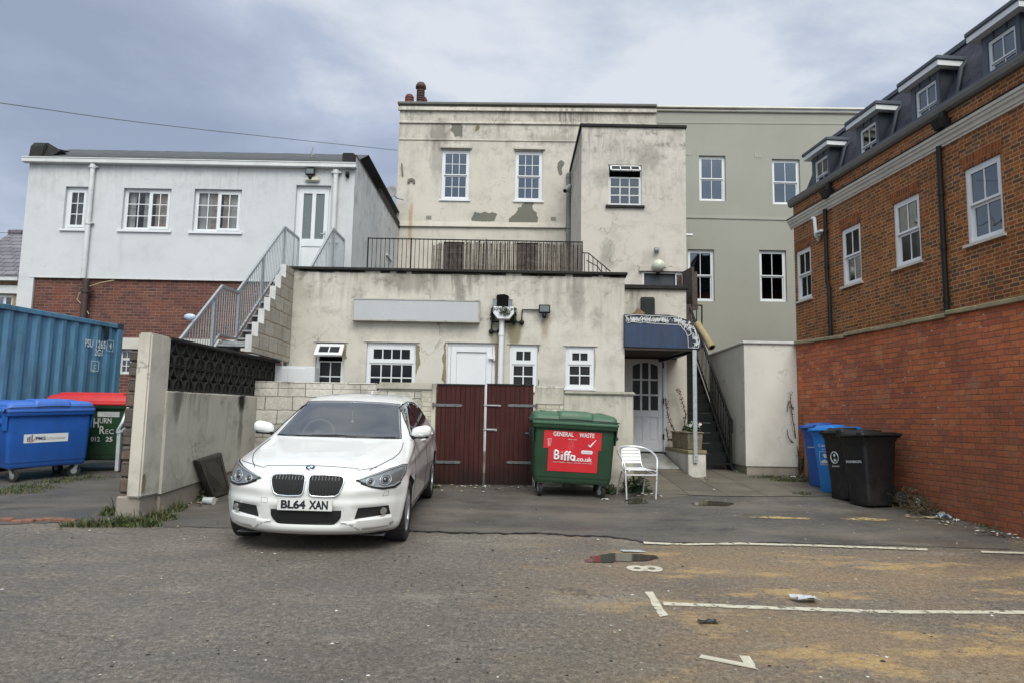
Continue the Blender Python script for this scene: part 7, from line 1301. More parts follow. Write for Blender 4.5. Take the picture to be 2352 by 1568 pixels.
mb = MB(); p = G(1838, 1088); mb.cyl(p, p + V((0, 0, .16)), .085, .095, seg=16); mb.cyl(p + V((0, 0, .161)), p + V((0, 0, .175)), .10, seg=16, mi=1); mb.build('drain_pot', [plain('rusty_iron', (0.03, 0.018, 0.015), .7), m_pipe], label='dark drain pot with pale rim at the store corner', cat='drain')
def paper(name, label, px, py, s, col, seed, cat='litter', group='litter along the red wall', h=.03, th=0.0, dz=.006, sheet_=False):
    r_ = random.Random(seed); c = G(px, py, dz); n = 5; mb = MB(); vs_ = []
    for i in range(n):
        row = []
        for j in range(n):
            x, y = (i / (n - 1) - .5) * s[0], (j / (n - 1) - .5) * s[1]; k = 1 + r_.uniform(-.25, .25); a = R(th); row.append(mb.bm.verts.new(c + V((x * k * math.cos(a) - y * math.sin(a), x * k * math.sin(a) + y * k * math.cos(a), h * r_.random()))))
        vs_.append(row)
    for i in range(n - 1):
        for j in range(n - 1): mb.bm.faces.new((vs_[i][j], vs_[i + 1][j], vs_[i + 1][j + 1], vs_[i][j + 1]))
    ex = bmesh.ops.extrude_face_region(mb.bm, geom=mb.bm.faces[:]); bmesh.ops.translate(mb.bm, verts=[v for v in ex['geom'] if isinstance(v, bmesh.types.BMVert)], vec=(0, 0, .004))
    return mb.build(name, col, label=label, cat=cat, group=group)
m_pap = plain('paper_white', (0.55, 0.55, 0.53), .8, var=.1, vs=15); m_papb = plain('pale_blue_paper', (0.36, 0.44, 0.52), .7); m_papt = plain('tan_card', (0.36, 0.29, 0.17), .85); m_bag = plain('clear_bag', (0.46, 0.48, 0.52), .3, var=.1)
for i, (lab, px, py, s, col, h, th) in enumerate((('crumpled white paper curl on the dry clippings heap', 2112, 1168, (.10, .07), m_pap, .16, 20), ('upright torn white card nearest the red wall in the litter', 2143, 1166, (.09, .05), m_pap, .20, 60), ('grey torn strip of card in the litter by the wall', 2150, 1182, (.26, .06), plain('grey_card', (0.28, 0.27, 0.25), .8), .05, -40), ('pale blue crushed carton in the litter by the wall', 2170, 1192, (.16, .10), m_papb, .07, 10), ('white crushed cup piece in the litter by the wall', 2182, 1186, (.08, .07), m_pap, .09, 70), ('long tan splinter of card in front of the clippings heap', 2110, 1190, (.30, .035), m_papt, .02, -8), ('tan card flakes beside the litter pile', 2140, 1192, (.20, .06), m_papt, .03, -12), ('small white scrap furthest right of the litter pile', 2196, 1198, (.07, .05), m_pap, .04, 30), ('small white scrap below the blue carton', 2178, 1200, (.09, .04), m_pap, .02, 0))):
    paper('litter', lab, px, py, s, col, 30 + i, h=h, th=th)
paper('plastic_bag', 'clear crumpled plastic scrap lying by the bay line', 1850, 1382, (.17, .11), m_bag, 51, group=None, h=.05); paper('plastic_scrap', 'black torn plastic scrap on the bay', 1630, 1431, (.13, .05), m_blkpl, 52, group=None, h=.03); paper('plastic_sheet', 'flat pale plastic piece beside the puddle', 1455, 1266, (.22, .10), plain('pale_plastic', (0.42, 0.46, 0.48), .25), 53, group=None, h=.004)
paper('paper_scrap', 'small white paper scrap left of the aluminium chair foot', 1390, 1148, (.09, .05), m_pap, 54, group=None, h=.02, th=-20); paper('paper_scrap', 'small white paper scrap right of the bin wheel by the chair', 1518, 1141, (.04, .04), m_pap, 55, group=None, h=.02); paper('paper_scrap', 'white paper scrap on the pale plate at the door', 1566, 1047, (.12, .07), m_pap, 56, group=None, h=.03, dz=.18); paper('paper_scrap', 'white paper scrap under the blue wheelie bins', 1822, 1102, (.09, .05), m_pap, 57, group=None, h=.03, dz=.05)
c = G(480, 1157); t_ = thing('plastic_cup', 'crushed pale cup lying by the cabinet panel and weeds', 'cup', c); mb = MB(); mb.cyl(c + V((-.07, .0, .05)), c + V((.07, -.03, .045)), .042, .05, seg=18); mb.build('cup', plain('cup_plastic', (0.50, 0.54, 0.56), .35, var=.1), t_); mb = MB(); mb.cyl(c + V((.071, -.031, .045)), c + V((.078, -.032, .045)), .054, seg=18); mb.build('rim', m_pap, t_)
# loose stones and flakes on the tarmac: nobody could count them
mb = MB(); r_ = random.Random(77)
def stone(x, y, s, mi, dz=0.0):
    z = gz(x, y) + dz; q = [V((x + math.cos(a * 1.257) * s * r_.uniform(.6, 1.2), y + math.sin(a * 1.257) * s * r_.uniform(.6, 1.2), z + .001)) for a in range(5)]; tp = V((x, y, z + s * r_.uniform(.25, .6)))
    for a in range(5): mb.face([q[a], q[(a + 1) % 5], tp], mi)
for _ in range(900):
    Y = 3.6 + 8.2 * r_.random() ** 1.3; x = r_.uniform(-.78, .78) * Y
    if Y > 8 and x < -2.2: continue
    stone(x, Y, r_.choice((.006, .008, .01, .014)) * r_.uniform(.7, 1.3), r_.choice((0, 0, 1, 1, 2, 3)), .008 if Y > 7 else .001)
for px, py in [(140, 1215), (205, 1220), (250, 1195), (330, 1205), (460, 1162), (470, 1210), (500, 1203), (408, 1211), (1015, 1127), (1060, 1129), (1110, 1130), (1145, 1128), (1600, 1118), (1640, 1125), (1560, 1110), (1530, 1095), (1550, 1090)]: p = G(px, py); stone(p.x, p.y, r_.uniform(.012, .03), r_.choice((0, 2, 4)), .015)
for (ax, ay, bx, by, n_) in ((1000, 1119, 1225, 1121, 40), (1535, 1052, 1583, 1088, 60), (1600, 1100, 1625, 1104, 10), (1690, 1080, 1830, 1092, 30), (2080, 1185, 2352, 1240, 60), (600, 1123, 540, 1128, 20), (430, 1160, 500, 1150, 30), (1395, 1135, 1520, 1140, 30)):
    for _ in range(n_): q = r_.random(); p = G(ax + (bx - ax) * q + r_.uniform(-6, 6), ay + (by - ay) * q + r_.uniform(-5, 5)); dz_ = .02 + (.10 if 1530 < ax < 1590 else 0); stone(p.x, p.y, r_.uniform(.012, .035), r_.choice((4, 4, 4, 2, 3, 0)), dz_)
tag(mb.build('gravel', [m_pap, m_rub, m_papt, plain('grey_chip', (0.2, 0.19, 0.18), .9), plain('dead_leaf_brown', (0.06, 0.035, 0.02), .9)], recalc=False), 'scattered chips and crumbs on the tarmac', kind='stuff')
# overhead cables
for pts, lab in (([at(-700, 150, 13), at(-60, 229, 16), at(300, 279, 19), at(600, 313, 22), at(913, 346, 25.3)], 'overhead cable running from upper left to the cream building'), ([at(-30, 534.6, 24), at(48, 536, 26)], 'short overhead cable above the slate house')):
    mb = MB(); mb.tube(smooth(pts, 8), .011, seg=5); mb.build('overhead_cable', plain('cable_grey', (0.10, 0.10, 0.11), .6), label=lab, cat='cable')
# ------------------------------------------------------------------ white hatchback
CARM = M.Rotation(R(0.9), 3, 'Z') @ M.Rotation(R(3.35), 3, 'X') @ M.Rotation(R(0.7), 3, 'Y')
car = thing('parked_car', 'white hatchback car parked facing out in front of the block wall', 'car', V((-1.945, 6.87, gz(-1.9, 6.87) + 0.005)), mx=CARM)
K = dict(parent=car, world=False); ZS = 1.03
LV = [(.165, .16, .60, .79, 4.20), (.18, .11, .58, .82, 4.22), (.22, .055, .57, .845, 4.25), (.30, .025, .57, .868, 4.29), (.42, .005, .56, .880, 4.31), (.52, .0, .56, .885, 4.32), (.62, .012, .56, .886, 4.31), (.70, .040, .57, .883, 4.29), (.755, .075, .60, .878, 4.27), (.79, .13, .66, .873, 4.25), (.83, .27, .74, .868, 4.24), (.87, .47, .76, .860, 4.22), (.91, .71, .70, .850, 4.20), (.95, .95, .58, .836, 4.16), (.985, 1.14, .46, .815, 4.10), (1.02, 1.24, .40, .790, 4.04), (1.08, 1.37, .36, .758, 3.98), (1.16, 1.54, .33, .715, 3.90), (1.24, 1.72, .30, .672, 3.82), (1.31, 1.89, .28, .630, 3.72), (1.35, 2.01, .28, .598, 3.62), (1.38, 2.14, .32, .556, 3.5), (1.405, 2.32, .38, .49, 3.36), (1.42, 2.52, .40, .40, 3.2), (1.428, 2.7, .3, .25, 3.0)]
def cat(a, b, c, d, q): return tuple(0.5 * ((2 * y) + (z - x) * q + (2 * x - 5 * y + 4 * z - w_) * q * q + (3 * y - x - 3 * z + w_) * q ** 3) for x, y, z, w_ in zip(a, b, c, d))
lv = []
for i in range(len(LV) - 1):
    a, b_, c_, d = LV[max(i - 1, 0)], LV[i], LV[i + 1], LV[min(i + 2, len(LV) - 1)]; n = max(1, round((c_[0] - b_[0]) / .016))
    for k in range(n):
        q = k / n; r_ = cat(a, b_, c_, d, q); lv.append((b_[0] + (c_[0] - b_[0]) * q,) + r_[1:])
lv.append(LV[-1])
def sculpt(p):
    x, y, z = abs(p.x), p.y, p.z; g_ = lambda a, s: math.exp(-(a / s) ** 2)
    if y < .9:
        ins = lambda v, a, b, e: max(0, min(1, (v - a) / e + .5)) * max(0, min(1, (b - v) / e + .5))
        d = .018 * ins(x, -1, .33, .05) * ins(z, .27, .44, .04) + .020 * ins(x, .46, .74, .05) * ins(z, .345, .45, .03) - .010 * g_(x - .405 - .12 * (z - .35), .045) * ins(z, .24, .60, .08) + .010 * ins(x, -1, .9, .1) * g_(z - .525, .035) - .012 * ins(z, .2, .29, .04) - .010 * g_(z - .60, .03) * ins(x, .45, .85, .1)
        p.y += d
    if .78 < z < 1.0 and y < 1.3: p.z += .008 * g_(x - (.33 + .24 * (y - .1)), .05) * min(1, max(0, (y - .1) / .15)) * min(1, max(0, (1.25 - y) / .3))
    if y > 1.0 and .3 < z < 1.0: s = .010 * g_(z - (.78 + .035 * (y - 1)), .035) - .014 * g_(z - .60, .09) + .012 * g_(z - .25, .05); p.x += math.copysign(s, p.x) * min(1, x / .6)
    fl = .020 * (g_(((y - .78) ** 2 + (z - .317) ** 2) ** .5 - .37, .05) + g_(((y - 3.47) ** 2 + (z - .317) ** 2) ** .5 - .37, .05)) * (1 if x > .6 else 0); p.x += math.copysign(fl, p.x)
    return p
def outline(l):
    z, yf_, Lf, w_, yr = l; half = []; e = 2 / 2.35
    for i in range(27): a = math.pi / 2 * i / 26; half.append((w_ * math.sin(a) ** e, yf_ + Lf * (1 - max(0, math.cos(a)) ** e)))
    Lr = .35 if z < 1 else .3; y0, y1 = yf_ + Lf, yr - Lr
    for i in range(1, 22): q = i / 22; half.append((w_ * (1 - .012 * (2 * q - 1) ** 2), y0 + (y1 - y0) * q))
    for i in range(11): a = math.pi / 2 * (1 - i / 10); half.append((w_ * max(0, math.sin(a)) ** e * .988, yr - Lr * (1 - max(0, math.cos(a)) ** e)))
    full = [V((x, y, z)) for x, y in half] + [V((-x, y, z)) for x, y in half[-2:0:-1]]
    return [sculpt(p) for p in full]
sculpt0 = sculpt; sculpt = lambda p: p
m0 = MB(); m0.loft([[V((p.x, p.y, p.z * ZS if p.z > .5 else p.z * (1 + (ZS - 1) * p.z / .5))) for p in outline(l)] for l in lv]); bmesh.ops.recalc_face_normals(m0.bm, faces=m0.bm.faces[:]); bvh0 = BVHTree.FromBMesh(m0.bm); sculpt = sculpt0
mb = MB(); mb.loft([[V((p.x, p.y, p.z * ZS if p.z > .5 else p.z * (1 + (ZS - 1) * p.z / .5))) for p in outline(l)] for l in lv]); bmesh.ops.recalc_face_normals(mb.bm, faces=mb.bm.faces[:]); bvh = BVHTree.FromBMesh(mb.bm)
m_paint, t, bs, o = newmat('white_car_paint'); uv = t.n('TexCoord').outputs['Object']; c = t.mix(t.m('MULTIPLY', t.rng(t.noise(uv, 5, 8, .7), .5, .75), .10), (0.70, 0.70, 0.70), (0.52, 0.50, 0.47)); setb(t, bs, Base_Color=c, Roughness=0.30); bs.inputs['Coat Weight'].default_value = .8; bs.inputs['Coat Roughness'].default_value = .04
m_cdark = plain('car_interior', (0.06, 0.06, 0.063), .8, var=.2)
body = mb.build('body', [m_paint], recalc=False, **K)
def cutter(build):
    q = MB(); build(q); bmesh.ops.recalc_face_normals(q.bm, faces=q.bm.faces[:]); me = bpy.data.meshes.new('cut'); q.bm.to_mesh(me); q.bm.free(); me.materials.append(m_cdark); ob = bpy.data.objects.new('cut', me); COL.objects.link(ob); ob.matrix_world = MW['parked_car']
    return ob
WZ = lambda z: z * ZS
WS = [(-.705, .985), (-.35, .992), (0, .995), (.35, .992), (.705, .985), (.66, 1.10), (.61, 1.23), (.565, 1.335), (.35, 1.350), (0, 1.356), (-.35, 1.350), (-.565, 1.335), (-.61, 1.23), (-.66, 1.10)]
SW = [(1.50, 1.00), (1.75, 1.165), (2.0, 1.30), (2.15, 1.335), (2.6, 1.352), (3.05, 1.325), (3.38, 1.235), (3.56, 1.10), (3.2, 1.065), (2.4, 1.035)]
def cw(q):
    for y in (.78, 3.47):
        for s in (-1, 1): q.cyl((s * .58, y, .33), (s * 1.2, y, .33), .352, seg=40)
cuts = [cutter(cw), cutter(lambda q: q.prism([(x * .985, .9, WZ(z + (.006 if z < 1.05 else -.012))) for x, z in WS], (0, 2.3, 0))), cutter(lambda q: q.prism([(-1.2, y, WZ(z)) for y, z in SW], (2.4, 0, 0))), cutter(lambda q: q.box(-.66, .66, 1.62, 3.35, .5, WZ(1.12)))]
bpy.context.view_layer.update()
for cobj in cuts:
    md = body.modifiers.new('cut', 'BOOLEAN'); md.object = cobj; md.operation = 'DIFFERENCE'; md.solver = 'EXACT'
    try: md.material_mode = 'TRANSFER'
    except Exception: pass
dg = bpy.context.evaluated_depsgraph_get(); me2 = bpy.data.meshes.new_from_object(body.evaluated_get(dg)); body.modifiers.clear(); body.data = me2; me2.name = 'body'
for cobj in cuts: bpy.data.objects.remove(cobj)
me2.shade_smooth(); me2.set_sharp_from_angle(angle=R(32))
DIR = {'f': (lambda u, v: V((u, -3, v)), V((0, 1, 0))), 's': (lambda u, v: V((3, u, v)), V((-1, 0, 0))), 'S': (lambda u, v: V((-3, u, v)), V((1, 0, 0))), 't': (lambda u, v: V((u, v, 3)), V((0, 0, -1)))}
DIR['g'] = DIR['f']
def onbody(u, v, ax, off=0.003):
    o_, d = DIR[ax]; bv = bvh0 if ax == 'g' else bvh; h, n, i, ds = bv.ray_cast(o_(u, v), d)
    if h is None:
        h, n, i, ds = bv.find_nearest(o_(u, v) + d * (3.3 if ax in 'fg' else 2.2))
    if n.dot(d) > 0: n = -n
    return h + n * off
def patch(mb, poly, ax, off=.003, step=.025, mi=0, rim=0.0):
    t2 = MB(); t2.face([(u, v, 0) for u, v in poly])
    for a in (0, 1):
        lo, hi = min(p[a] for p in poly), max(p[a] for p in poly); k = math.ceil(lo / step)
        while k * step < hi:
            co_ = V((0, 0, 0)); co_[a] = k * step; no = V((0, 0, 0)); no[a] = 1; bmesh.ops.bisect_plane(t2.bm, geom=t2.bm.faces[:] + t2.bm.edges[:] + t2.bm.verts[:], plane_co=co_, plane_no=no); k += 1
    mp_ = {v: mb.bm.verts.new(onbody(v.co.x, v.co.y, ax, off)) for v in t2.bm.verts}
    for f in t2.bm.faces:
        try: nf = mb.bm.faces.new([mp_[v] for v in f.verts]); nf.material_index = mi; nf.smooth = True
        except ValueError: pass
    if rim:
        for e in t2.bm.edges:
            if len(e.link_faces) == 1:
                a, b_ = e.verts; f = mb.bm.faces.new([mp_[a], mp_[b_], mb.bm.verts.new(onbody(b_.co.x, b_.co.y, ax, off - rim)), mb.bm.verts.new(onbody(a.co.x, a.co.y, ax, off - rim))]); f.material_index = mi
    t2.bm.free()
def line(mb, pts, ax, r, off=.001, seg=5, sub=.03, mi=0, closed=False):
    if closed: pts = pts + pts[:1]
    q = []
    for (a, b_), (c_, d) in zip(pts, pts[1:]):
        n = max(1, int(math.hypot(c_ - a, d - b_) / sub))
        for k in range(n): q.append(onbody(a + (c_ - a) * k / n, b_ + (d - b_) * k / n, ax, off))
    q.append(onbody(*pts[-1], ax, off)); mb.tube(q, r, seg=seg, mi=mi)
def circ(cx, cz, r, n=24): return [(cx + r * math.cos(2 * math.pi * i / n), cz + r * math.sin(2 * math.pi * i / n)) for i in range(n)]
def ell(cx, cz, rx, rz, n=24, p=2.0):
    f = lambda c_, e: math.copysign(abs(c_) ** (2 / p), c_)
    return [(cx + rx * f(math.cos(2 * math.pi * i / n), p), cz + rz * f(math.sin(2 * math.pi * i / n), p)) for i in range(n)]
mir = lambda pts, s: [(x * s, z) for x, z in pts][:: (1 if s > 0 else -1)]
m_cglass = glass_mat('car_glass', .78, refl=(.74, .76, .77), extra=.18); m_csglass = glass_mat('car_side_glass', .22, refl=(.7, .75, .8), extra=.05); m_chrome = plain('chrome', (.75, .76, .78), .12, metal=1.0, var=.03); m_gloss = plain('gloss_black', (.008, .008, .009), .15, var=.1); m_mesh = plain('black_grille_mesh', (.006, .006, .0065), .75, var=.3, vs=60); m_line = plain('shut_line', (.02, .02, .022), .9)
# glass
mb = MB(); patch(mb, [(x, WZ(z)) for x, z in WS], 'f', .0015, .05); mb.build('windscreen', m_cglass, recalc=False, **K)
mb = MB(); line(mb, [(x * 1.003, WZ(z)) for x, z in WS], 'f', .006, 0, closed=True); mb.build('windscreen_seal', m_gloss, **K)
for ax, nm in (('s', 1), ('S', -1)):
    mb = MB(); patch(mb, [(y, WZ(z)) for y, z in SW], ax, .0015, .06); so_ = mb.build('side_window', m_csglass, recalc=False, **K); mb = MB(); patch(mb, [(2.42, WZ(1.03)), (2.54, WZ(1.035)), (2.50, WZ(1.348)), (2.44, WZ(1.346))], ax, .004, .05); line(mb, [(y, WZ(z)) for y, z in SW], ax, .007, .001, closed=True); mb.build('pillar_trim', m_gloss, so_, world=False, recalc=False)
# panel gaps
mb = MB()
line(mb, [(-.80, WZ(.80)), (-.62, WZ(.792)), (-.46, WZ(.775)), (-.44, WZ(.790)), (-.2, WZ(.802)), (0, WZ(.805)), (.2, WZ(.802)), (.44, WZ(.790)), (.46, WZ(.775)), (.62, WZ(.792))], 'f', .0036)
for s in (-1, 1): line(mb, [(s * .56, .20), (s * .64, .36), (s * .725, .62), (s * .755, .82), (s * .76, 1.0), (s * .745, 1.22)], 't', .0042)
for ax in ('s', 'S'):
    line(mb, [(1.28, .30), (1.25, .55), (1.33, .80), (1.42, WZ(.97))], ax, .003); line(mb, [(2.48, .28), (2.5, .7), (2.48, WZ(1.02))], ax, .003); line(mb, [(1.15, .27), (3.05, .27)], ax, .004); line(mb, [(3.3, .62), (3.4, .82), (3.55, WZ(1.05))], ax, .003)
mb.build('panel_gap', m_line, **K)
# kidney grilles
for s in (-1, 1):
    kp = mir([(.018, .722), (.022, .62), (.030, .585), (.055, .566), (.17, .560), (.275, .566), (.310, .588), (.338, .66), (.346, .705), (.338, .732), (.31, .748), (.16, .756), (.05, .752), (.026, .742)], s); kp = [(x, z) for x, z in kp]
    mb = MB(); patch(mb, kp, 'g', .004, .03); gr = mb.build('grille', m_mesh, recalc=False, **K)
    mb = MB(); line(mb, kp, 'g', .0075, .006, closed=True, seg=8); mb.build('grille_frame', m_chrome, gr, world=False); mb = MB()
    for k in range(9):
        x = .05 + k * .031; line(mb, [(s * x, .582), (s * x, .70)], 'g', .004, .004, seg=4)
        line(mb, [(s * x, .708), (s * x, .745)], 'g', .0025, .007, seg=4, mi=1)
    mb.build('grille_bar', [m_gloss, m_galvd], gr, world=False)
# lower intakes, fog lamps, blades
mb = MB(); patch(mb, [(-.365, .428), (.365, .428), (.325, .345), (.272, .290), (.15, .276), (0, .272), (-.15, .276), (-.272, .290), (-.325, .345)], 'g', -.006, .03); lo_ = mb.build('lower_intake', m_mesh, recalc=False, **K); mb = MB()
for k in range(5): line(mb, [(-.30 + .01 * k, .405 - .027 * k), (.30 - .01 * k, .405 - .027 * k)], 'f', .0035, .004, seg=4)
mb.build('intake_bar', m_gloss, lo_, world=False)
for s in (-1, 1):
    fp = mir([(.485, .452), (.755, .462), (.772, .372), (.455, .345)], s); mb = MB(); patch(mb, fp, 'f', .004, .03); fi = mb.build('fog_intake', m_mesh, recalc=False, **K); q = onbody(s * .70, .415, 'f', -.004); mb = MB(); ax_ = (q - onbody(s * .70, .415, 'f', .02)).normalized() * .035
    mb.cyl(q, q - ax_, .037, .036, seg=18); fl_ = mb.build('fog_light', m_chrome, fi, world=False)
    mb = MB(); bp = mir([(.335, .318), (.455, .330), (.775, .360), (.79, .29), (.75, .258), (.49, .236), (.45, .272)], s); patch(mb, bp, 'g', .016, .03, rim=.03); mb.build('bumper_blade', m_paint, **K)
# headlights
m_hl, t, bs, o = newmat('headlight_housing'); setb(t, bs, Base_Color=(.20, .21, .22), Roughness=.22, Metallic=.5); bs.inputs['Coat Weight'].default_value = 1.0
m_hlw = plain('headlight_white', (.36, .38, .40), .2, metal=.4, var=.03, coat=1.0); m_hll = plain('projector_lens', (.02, .022, .028), .05, var=.05, coat=1.0)
for s in (-1, 1):
    hp = mir([(.455, .706), (.60, .757), (.74, .803), (.835, .822), (.868, .815), (.872, .745), (.842, .665), (.80, .632), (.70, .630), (.60, .650), (.50, .690)], s); hp = [(x, .718 + (z - .715) * .92) for x, z in hp]
    mb = MB(); patch(mb, hp, 'f', .004, .02, rim=.006); hl = mb.build('headlight', m_hl, recalc=False, **K)
    mb = MB(); line(mb, hp, 'f', .0065, .004, closed=True); line(mb, mir([(.50, .688), (.60, .648), (.70, .628), (.80, .632), (.842, .665)], s), 'f', .012, .004); mb.build('rim', m_gloss, hl, world=False)
    mb = MB(); line(mb, [(x, z * 1.012) for x, z in mir([(.475, .706), (.60, .742), (.74, .781), (.83, .798), (.858, .794)], s)], 'f', .0075, .008, seg=6)
    for cx, cz, r0 in ((.585, .693, .036), (.715, .705, .048)):
        line(mb, circ(s * cx, cz, r0), 'f', .0055, .009, closed=True, seg=6, sub=.015); line(mb, circ(s * cx, cz, r0 * .66), 'f', .003, .010, closed=True, seg=6, sub=.012)
    line(mb, mir([(.60, .655), (.70, .640), (.79, .645), (.835, .675)], s), 'f', .006, .008); mb.build('light_ring', m_hlw, hl, world=False)
    for cx, cz, r0 in ((.585, .693, .022), (.715, .705, .031)):
        q = onbody(s * cx, cz, 'f', .002); nn = (onbody(s * cx, cz, 'f', .05) - q).normalized(); mb = MB(); mb.lathe([(r0, 0), (r0 * .85, r0 * .4), (r0 * .5, r0 * .65), (.001, r0 * .75)], c=q, seg=16, mx=nn.to_track_quat('Z', 'Y').to_matrix()); mb.build('lens', m_hll, hl, world=False)
# plate
q = onbody(0, .485, 'f', .008); mb = MB(); mb.box(-.26, .26, q.y - .012, q.y + .004, .427, .543); npl = mb.build('number_plate', plain('plate_white', (.66, .67, .66), .35, var=.03), bevel=.004, **K)
mb = MB(); mxp = M.Translation((0, q.y - .0135, .485)) @ FRONT; fit_text(mb, 'BL64', .232, .083, M.Translation((-.108, 0, 0)) @ mxp, bold=.045); fit_text(mb, 'XAN', .182, .083, M.Translation((.13, 0, 0)) @ mxp, bold=.045); mb.build('lettering', plain('plate_black', (.010, .011, .018), .5), npl, world=False, recalc=False)
mb = MB()
for a in ((-.256, .256, .428, .430), (-.256, .256, .539, .541)): mb.box(a[0], a[1], q.y - .0128, q.y - .0122, a[2], a[3])
mb.build('border', plain('plate_edge', (.2, .2, .2), .5), npl, world=False)
# badge
q = onbody(0, WZ(.790), 'f', .003); nn = (onbody(0, WZ(.790), 'f', .05) - q).normalized(); bm_ = nn.to_track_quat('Z', 'Y').to_matrix(); up_ = bm_.inverted() @ V((0, 0, 1)); a0 = math.atan2(up_.y, up_.x)
mb = MB(); mb.lathe([(.044, 0), (.044, .004), (.040, .0055), (.001, .0055)], c=q, seg=32, mx=bm_, mi=0); mb.lathe([(.0415, .0056), (.040, .0062), (.001, .0062)], c=q, seg=32, mx=bm_, mi=1)
for k in range(4):
    pts = [V((0, 0, .007))] + [V((.026 * math.cos(a0 + k * math.pi / 2 + i * math.pi / 12), .026 * math.sin(a0 + k * math.pi / 2 + i * math.pi / 12), .007)) for i in range(7)]; mb.face([q + bm_ @ p_ for p_ in pts], 2 if k % 2 == 0 else 3)
mb.build('badge', [m_chrome, plain('badge_black', (.012, .012, .016), .25), plain('badge_blue', (.05, .22, .55), .3), plain('badge_white', (.7, .7, .7), .3)], recalc=False, **K)
mb = MB()
for s, z in ((1, .555),): line(mb, [(s * .70, .555), (s * .75, .56), (s * .755, .60), (s * .72, .605), (s * .70, .555)], 'f', .0022, .001)
line(mb, [(-.43, .49), (-.37, .485), (-.37, .53), (-.43, .535), (-.43, .49)], 'f', .0022, .001); mb.build('washer_cover', m_galvd, **K)
# mirrors
for s in (-1, 1):
    c = V((s * .915, 1.50, 1.085)); mb = MB(); rings = []
    for i in range(9):
        a = math.pi * i / 8; k = max(.05, math.sin(a)) ** .6; rings.append([c + V((s * (.002 - .115 * math.cos(a)), -.055 * k * math.cos(b_) * (1.2 if math.cos(b_) > 0 else .5) * 1.0, .080 * k * math.sin(b_) * (.9 if s * 0 + math.cos(a) > 0 else 1.0) + (.012 * math.cos(a) * -1))) for b_ in [2 * math.pi * j / 16 for j in range(16)]])
    mb.loft(rings); mi_ = mb.build('wing_mirror', m_paint, **K)
    mb = MB(); mb.bar(c + V((-s * .11, .0, -.062)), c + V((s * .09, -.01, -.056)), .085, .028); mb.bar(c + V((-s * .07, .0, -.06)), c + V((-s * .17, .03, -.10)), .07, .04); mb.build('mirror_base', m_gloss, mi_, world=False, bevel=.01, bseg=2); mb = MB(); mb.box(min(s * .835, s * 1.005), max(s * .835, s * 1.005), 1.525, 1.532, 1.04, 1.13); mb.build('mirror_glass', m_chrome, mi_, world=False)
    mb = MB(); mb.tube([c + V((-s * .02, -.062, -.03)), c + V((s * .07, -.052, -.03)), c + V((s * .10, -.02, -.028))], .0045, seg=6); mb.build('indicator', m_chrome, mi_, world=False)
# wheels
m_tyre = plain('tyre_rubber', (.013, .013, .014), .75, var=.25, vs=20); m_alloy = plain('alloy_silver', (.50, .51, .53), .3, metal=.8, var=.05); m_disc = plain('brake_disc', (.16, .15, .14), .5, metal=.6)
def wheel(x, y, s):
    c = V((x, y, .317)); mx_ = M.Rotation(R(90 * s), 3, 'Y'); mb = MB(); mb.lathe([(.225, -.105), (.295, -.112), (.312, -.10), (.317, -.08), (.317, .08), (.312, .10), (.295, .112), (.225, .108), (.218, .09), (.218, -.09)], c=c, seg=40, mx=mx_); ty = mb.build('wheel', m_tyre, **K); mb = MB()
    mb.lathe([(.226, .085), (.228, .100), (.215, .104), (.208, .085), (.200, -.06), (.10, -.062), (.10, -.08), (.226, -.085)], c=c, seg=36, mx=mx_, mi=0); mb.lathe([(.165, -.04), (.165, -.03), (.03, -.028)], c=c, seg=30, mx=mx_, mi=1); mb.lathe([(.062, .02), (.062, .068), (.05, .076), (.001, .078)], c=c, seg=20, mx=mx_, mi=0)
    for k in range(5):
        for da in (-.13, .13):
            a = k * 1.2566 + .3; u = V((0, math.cos(a), math.sin(a))); u2 = V((0, math.cos(a + da), math.sin(a + da))); ox = V((s, 0, 0)); mb.bar(c + u * .045 + ox * .062, c + u2 * .214 + ox * .090, .026, .022, up=(1, 0, 0))
    mb.build('rim', [m_alloy, m_disc], ty, world=False, bevel=.003)
for x, y, s in ((.772, .78, 1), (-.772, .78, -1), (.775, 3.47, 1), (-.775, 3.47, -1)): wheel(x, y, s)
# wipers, handles, aerial, interior
mb = MB(); q = lambda x, z, e=.012: onbody(x, WZ(z), 'f', e); mb.tube([q(-.28, .998, .01), q(-.02, 1.004), q(.10, 1.002), q(.32, .998)], .007, seg=5); mb.tube([q(.10, .996, .012), q(.38, .995), q(.64, .992)], .008, seg=5); mb.tube([q(-.68, .988, .004), q(-.35, .994, .004), q(0, .997, .004), q(.35, .994, .004), q(.68, .988, .004)], .011, seg=5); mb.build('wiper', m_gloss, **K)
for ax, s in (('s', 1), ('S', -1)):
    for y in (2.28, 3.22): mb = MB(); a, c_ = onbody(y, WZ(.90), ax, .012), onbody(y + .17, WZ(.905), ax, .012); mb.tube([onbody(y - .01, WZ(.90), ax, -.005), a + V((s * .012, 0, 0)), c_ + V((s * .012, 0, 0)), onbody(y + .18, WZ(.905), ax, -.005)], .013, seg=8); mb.build('door_handle', m_paint, **K)
    mb = MB(); patch(mb, [(1.12, .60), (1.26, .605), (1.25, .63), (1.12, .625)], ax, .003, .05); mb.build('side_indicator', m_chrome, recalc=False, **K)
p_ = onbody(.05, 3.0, 't', -.004); mb = MB(); mb.prism([p_ + V((-.006, -.09, 0)), p_ + V((-.006, .05, 0)), p_ + V((-.006, .06, .05)), p_ + V((-.006, .02, .045))], (.018, 0, 0)); mb.build('roof_aerial', m_paint, bevel=.005, **K)
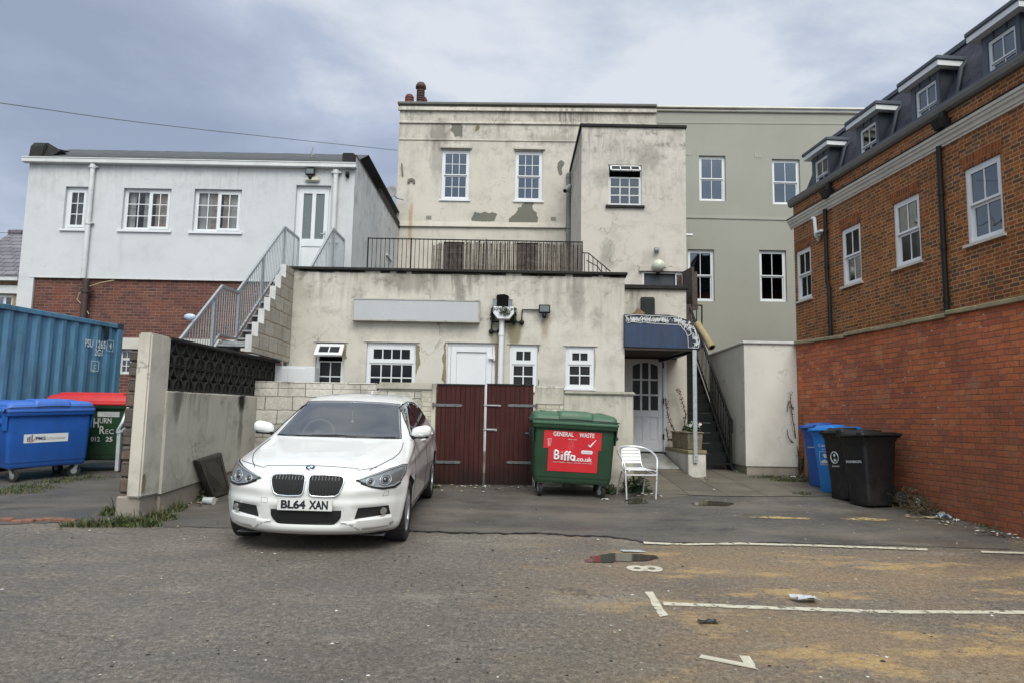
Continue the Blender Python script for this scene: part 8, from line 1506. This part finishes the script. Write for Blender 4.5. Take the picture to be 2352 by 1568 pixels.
mb = MB(); mb.box(-.64, .64, 1.30, 1.68, .80, WZ(.985)); mb.box(.14, .62, 1.6, 1.72, .85, 1.0); mb.build('dashboard', plain('dash_grey', (.075, .078, .08), .7), bevel=.03, bseg=2, **K)
mb = MB(); ring = [V((-.36 + .185 * math.cos(a * math.pi / 14), 1.80 + .185 * math.sin(a * math.pi / 14) * .42, 1.0 + .185 * math.sin(a * math.pi / 14) * .9)) for a in range(29)]; mb.tube(ring, .014, seg=7); mb.bar((-.52, 1.80, 1.0), (-.20, 1.80, 1.0), .04, .02); mb.lathe([(.06, 0), (.05, .03), (.001, .035)], c=(-.36, 1.79, 1.0), mx=M.Rotation(R(65), 3, 'X')); mb.build('steering_wheel', plain('wheel_grey', (.11, .11, .115), .6), **K)
m_seat = plain('seat_cloth', (.13, .13, .135), .9)
for s in (-1, 1):
    mb = MB(); mb.hexa([(s * .36 - .22, 2.2, .6), (s * .36 + .22, 2.2, .6), (s * .36 + .22, 2.36, .6), (s * .36 - .22, 2.36, .6), (s * .36 - .19, 2.38, 1.12), (s * .36 + .19, 2.38, 1.12), (s * .36 + .19, 2.5, 1.12), (s * .36 - .19, 2.5, 1.12)]); mb.box(s * .36 - .13, s * .36 + .13, 2.40, 2.50, 1.15, 1.32); mb.build('seat', m_seat, bevel=.03, bseg=2, **K)
mb = MB(); mb.box(-.58, .58, 3.1, 3.25, .6, 1.12); mb.build('rear_seat', m_seat, bevel=.04, bseg=2, **K); mb = MB(); mb.box(-.10, .10, 1.92, 1.95, WZ(1.255), WZ(1.325)); mb.bar((0, 1.95, WZ(1.3)), (0, 2.0, WZ(1.345)), .03, .03); mb.build('rear_view_mirror', m_blkpl, bevel=.012, **K)
mb = MB(); mb.tube([(0.02, 1.90, WZ(1.25)), (0.025, 1.9, WZ(1.14))], .003, seg=4); mb.lathe([(.001, -.022), (.018, -.01), (.02, .008), (.001, .022)], c=(.025, 1.9, WZ(1.12)), seg=10); mb.build('hanging_charm', m_pap, **K)
mb = MB(); mb.box(-.72, .72, .25, 4.1, .155, .163); mb.build('underbody', m_cdark, **K)
# ------------------------------------------------------------------ camera and render settings
cam = bpy.data.cameras.new('camera'); cam.sensor_width = 36; cam.lens = 36 * F / 2352; cam.clip_end = 1000; cam.clip_start = 0.05
co = bpy.data.objects.new('camera', cam); COL.objects.link(co); co.matrix_world = M.Translation(CAM) @ CR.to_4x4(); sc.camera = co
vs = sc.view_settings; vs.view_transform = 'Standard'; vs.look = 'None'; vs.exposure = 0.42; vs.gamma = 1.0
sc.render.engine = 'CYCLES'
try:
    sc.cycles.use_denoising = True; sc.cycles.denoiser = 'OPENIMAGEDENOISE'
except Exception: pass
sc.cycles.max_bounces = 8; sc.cycles.transparent_max_bounces = 12; sc.cycles.caustics_reflective = False; sc.cycles.caustics_refractive = False
